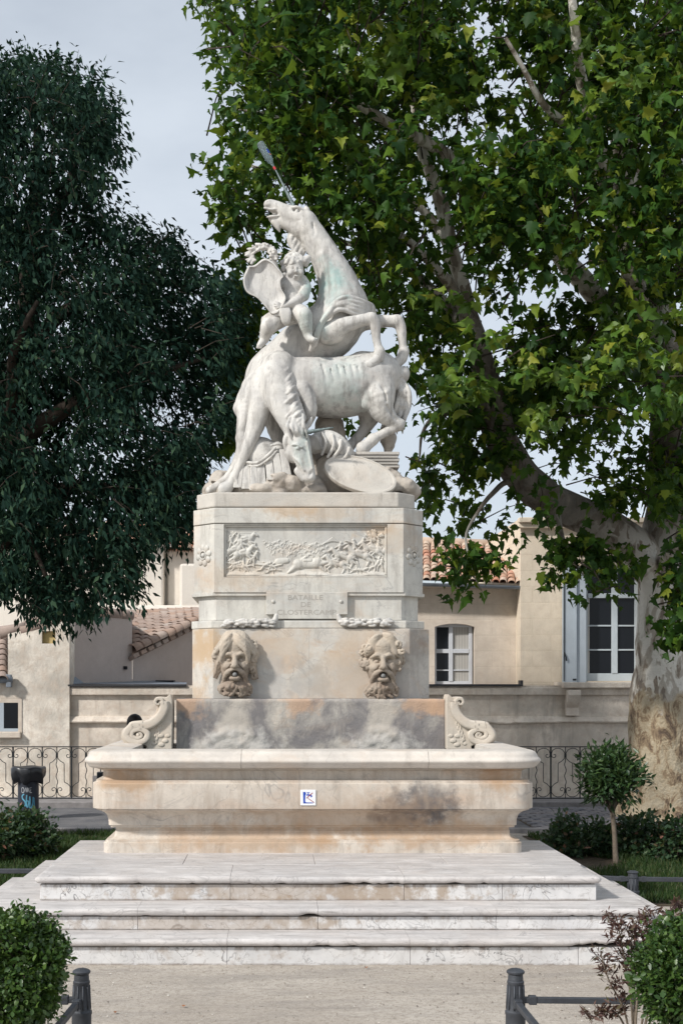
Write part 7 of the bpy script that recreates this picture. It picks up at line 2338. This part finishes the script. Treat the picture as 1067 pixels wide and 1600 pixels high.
# ------------------------------------------------------------------ bollards and low rails
def bollard(x, y, label, hgt=.395):
    b = empty('iron_bollard', (x, y, 0), label, 'bollard', 'cast iron bollards with low rails')
    k = hgt / .395
    prof = [(.062, 0), (.062, .03), (.054, .05), (.050, .07), (.050, .16), (.053, .165), (.053, .178), (.047, .184), (.0445, .20), (.040, .315), (.043, .320), (.043, .330), (.039, .334), (.037, .365), (.045, .372), (.046, .380), (.040, .386), (.030, .391), (.012, .395)]
    V, F = lathe([(r, z * k) for r, z in prof], x, y, 24)
    # shallow flutes on the shaft
    V = [Vector(v) for v in V]
    for i in range(24 * 9, 24 * 10):
        pass
    mk('shaft', (V, F), M['post'], b, smooth=True).modifiers.new('es', 'EDGE_SPLIT').split_angle = R(35)
    for q in range(10):
        a = q * math.pi / 5
        mk('flute', tube([(x + .0455 * math.cos(a), y + .0455 * math.sin(a), .19 * k), (x + .0405 * math.cos(a), y + .0405 * math.sin(a), .312 * k)], .0045, 5), M['post'], b, smooth=True)
    for q in range(6):
        a = q * math.pi / 3 + .3
        mk('cap_petal', ico((x + .018 * math.cos(a), y + .018 * math.sin(a), .389 * k), .012, 1, (1, 1, .5)), M['post'], b, smooth=True)
    return b
def rail(p, q, label, th=.030):
    p, q = Vector(p), Vector(q)
    r = empty('low_rail', p, label, 'rail', 'low iron rails round the beds')
    u = (q - p).normalized(); s = Vector((0, 0, 1)).cross(u).normalized()
    V = []
    for e in (p, q):
        for (a, b) in ((-.5, -.5), (.5, -.5), (.5, .5), (-.5, .5)):
            V.append(e + s * a * th + Vector((0, 0, 1)) * b * th)
    mk('bar', (V, [(0, 1, 2, 3), (7, 6, 5, 4), (0, 4, 5, 1), (1, 5, 6, 2), (2, 6, 7, 3), (3, 7, 4, 0)]), M['post'], r, bevel=.004)
    c_ = p + u * .055
    mk('bracket', box(c_.x - .02, c_.x + .02, c_.y - .02, c_.y + .02, c_.z - .022, c_.z + .022), M['post'], r, bevel=.004)
dB = 6.48
bl, br = W(128, 1600, dB), W(805, 1600, dB)
bollard(bl.x, dB, 'cast iron bollard standing beside the left box ball')
bollard(br.x, dB, 'cast iron bollard at the lower right, left of the bronze shrub')
zr = .235
rail((bl.x - .03, dB, zr), (bl.x - 2.2, dB + .05, zr), 'low iron rail running left from the left bollard')
rail((bl.x - .01, dB - .035, zr), (bl.x - .10, dB - 1.6, zr - .02), 'low iron rail running toward the viewer from the left bollard')
rail((br.x + .03, dB, zr), (br.x + 2.2, dB - .1, zr), 'low iron rail running right behind the bronze shrub')
rail((br.x - .005, dB - .035, zr), (br.x + .03, dB - 1.6, zr - .02), 'low iron rail running toward the viewer from the right bollard')
# rails of the rear beds
rail((-2.02, 11.25, .20), (-6.0, 11.25, .20), 'low iron rail of the left bed behind the steps', .04)
pr = W(988, 1385, 10.55)
bollard(pr.x, 10.55, 'short iron bollard on the right bed edge behind the steps', .305)
rail((pr.x - .03, 10.55, .235), (2.55, 10.6, .245), 'short low rail between the steps and the right bed bollard', .036)
rail((pr.x + .03, 10.55, .235), (6.5, 10.35, .215), 'low iron rail along the right bed in front of the roses', .036)

# ------------------------------------------------------------------ litter bin with bag
dbn = 17.6
cb = W(45, 1280, dbn)
bn = empty('litter_bin', (cb.x, dbn, 0), 'dark blue litter bin with black bag and graffiti at the left', 'litter bin')
sb = S / dbn
rb = 16.2 / sb
zt_ = H - (1206 - HY) / sb
V, F = lathe([(rb * .97, 0), (rb, .02), (rb, zt_)], cb.x, dbn, 26)
mk('body', (V, F), M['bin'], bn, smooth=True).modifiers.new('es', 'EDGE_SPLIT').split_angle = R(40)
V, F = [], []
z_top, z_bot = H - (1197.5 - HY) / sb, H - (1221 - HY) / sb
n = 48
for (r_, z_, wob) in ((rb * .9, z_top - .03, .0), (rb * 1.55, z_top - .002, .02), (rb * 1.66, z_top - .02, .03), (rb * 1.62, z_top - .10, .08), (rb * 1.55, z_bot + .05, .12), (rb * 1.45, z_bot, .14), (rb * 1.02, z_bot - .005, .02)):
    for k in range(n):
        a = 2 * math.pi * k / n
        w_ = 1 + wob * (mnoise.noise(Vector((math.cos(a) * 2.4, math.sin(a) * 2.4, z_ * 3))) + .6 * math.sin(a * 9 + z_ * 20))
        V.append((cb.x + r_ * w_ * math.cos(a), dbn + r_ * w_ * math.sin(a), z_ + wob * .25 * math.sin(a * 5)))
for i in range(6):
    for k in range(n):
        k2 = (k + 1) % n
        F.append((i * n + k, i * n + k2, (i + 1) * n + k2, (i + 1) * n + k))
mk('bin_bag', (V, F), M['binbag'], bn, smooth=True)
def stroke(pts, mat, w, name):
    """spray stroke wrapped on the front of the cylinder; pts are (angle deg from front, z)"""
    c_ = catmull(pts, 5)
    V, F = [], []
    for i, (a, z_) in enumerate(c_):
        a2, z2 = c_[min(i + 1, len(c_) - 1)]; a1, z1 = c_[max(i - 1, 0)]
        da, dz = (a2 - a1) * R(1) * rb, z2 - z1
        L_ = math.hypot(da, dz) or 1
        for s_ in (-1, 1):
            aa = R(a) + s_ * (-dz / L_) * w / rb
            zz_ = z_ + s_ * da / L_ * w
            V.append((cb.x + (rb + .002) * math.sin(aa), dbn - (rb + .002) * math.cos(aa), zz_))
    for i in range(len(c_) - 1):
        F.append((2 * i, 2 * i + 1, 2 * i + 3, 2 * i + 2))
    mk(name, (V, F), mat, bn)
zc = H - (1251 - HY) / sb
stroke([(-12, zc + .10), (-24, zc + .08), (-22, zc + .04), (-8, zc), (-6, zc - .05), (-20, zc - .08), (-28, zc - .04)], M['graf_blue'], .009, 'graffiti')
stroke([(2, zc + .09), (0, zc), (3, zc - .07), (10, zc - .06), (12, zc), (4, zc + .01)], M['graf_blue'], .009, 'graffiti')
stroke([(18, zc + .07), (19, zc), (18, zc - .08), (30, zc - .07), (36, zc), (38, zc + .06)], M['graf_blue'], .010, 'graffiti')
stroke([(42, zc + .05), (44, zc - .03), (43, zc - .10)], M['graf_blue'], .009, 'graffiti')
zc2 = H - (1233 - HY) / sb
stroke([(-18, zc2 + .035), (-27, zc2 + .02), (-26, zc2 - .03), (-16, zc2 - .035), (-12, zc2), (-18, zc2 + .035)], M['graf_white'], .006, 'graffiti')
stroke([(-4, zc2 + .03), (0, zc2 - .03), (5, zc2 + .03), (8, zc2 - .03), (13, zc2 + .03)], M['graf_white'], .005, 'graffiti')
stroke([(28, zc2 + .03), (20, zc2 + .03), (20, zc2), (27, zc2), (20, zc2 - .005), (20, zc2 - .035), (30, zc2 - .035)], M['graf_white'], .005, 'graffiti')

# ------------------------------------------------------------------ grey strip standing in for a wall shadow, with dark box, left of the basin
dpst = 19.45
c = W(149, 1270, dpst)
gp = empty('shadow_post', (c.x, dpst, 0), 'slim grey post with small black lamp box at the basin\'s left end', 'post')
mk('shadow_strip', box(c.x - .035, c.x + .035, dpst - .03, dpst + .03, 0, H - (1212 - HY) / S * dpst), M['kerb'], gp, bevel=.006)  # solid grey strip in place of a shadow on the wall
e = W(157, 1211, dpst)
mk('lamp_box', box(e.x - .045, e.x + .045, dpst - .06, dpst + .05, e.z - .05, e.z + .05), M['iron'], gp, bevel=.012)
mk('lamp_lens', box(e.x - .032, e.x + .032, dpst - .066, dpst - .0605, e.z - .034, e.z + .034), M['pane'], gp)

# ------------------------------------------------------------------ person seen from behind, left of the scroll
dper = 15.4
sp = S / dper
h0 = W(211, 1131, dper)
gq = Carve(np.array((h0.x - .45, dper - .32, -.02)), np.array((h0.x + .40, dper + .32, h0.z + .16)), .012)
X0, ZT = h0.x, h0.z
def pr_(dx, dy, z, r): return (X0 + dx, dper + dy, z, r)
hipz, shz_ = .74, ZT - .26
gq.chain([pr_(0, 0, ZT - .10, .05), pr_(0, .0, shz_ + .06, .055)], .03, smooth=1)
gq.chain([pr_(0, .0, shz_ - .02, .115), pr_(0, .0, shz_ - .2, .12), pr_(0, 0, hipz, .12)], .04)
gq.chain([pr_(-.13, 0, shz_, .07), pr_(.13, 0, shz_, .07)], .04, smooth=1)
for s_ in (-1, 1):
    gq.chain([pr_(.17 * s_, 0, shz_, .055), pr_(.215 * s_, .03, shz_ - .24, .046), pr_(.20 * s_, .14, shz_ - .42, .036)], .02)
    gq.chain([pr_(.08 * s_, 0, hipz - .02, .088), pr_(.09 * s_, .02, hipz * .52, .06), pr_(.09 * s_, 0, .08, .042)], .02)
    gq.chain([pr_(.09 * s_, 0, .05, .045), pr_(.10 * s_, .13, .04, .04)], .02, smooth=1)
per = empty('person', (X0, dper, 0), 'person in black with dark hair, half hidden behind the left stone scroll', 'person')
mk('body', gq.mesh(), M['black_cloth'], per, smooth=True)
gq = Carve(np.array((h0.x - .16, dper - .16, h0.z - .2)), np.array((h0.x + .16, dper + .18, h0.z + .16)), .008)
gq.ell((X0, dper + .01, ZT), (.082, .098, .108), 0, .01)
gq.ell((X0, dper + .085, ZT - .03), (.05, .04, .06), 0, .02)
gq.chain([(X0, dper + .105, ZT - .005, .012), (X0, dper + .118, ZT - .03, .015)], .01, smooth=1)
for s_ in (-1, 1): gq.ell((X0 + .082 * s_, dper + .015, ZT - .01), (.012, .024, .032), 0, .008)
mk('head', gq.mesh(), M['skin'], per, smooth=True)
gq = Carve(np.array((h0.x - .16, dper - .18, h0.z - .22)), np.array((h0.x + .16, dper + .18, h0.z + .18)), .008)
gq.ell((X0, dper - .012, ZT + .016), (.096, .104, .106), 0, .01)
gq.ell((X0, dper - .04, ZT - .06), (.084, .07, .08), 0, .03)
gq.ell((X0, dper + .12, ZT - .03), (.09, .07, .09), 0, .02, True)
mk('hair', gq.mesh(), M['hair'], per, smooth=True)
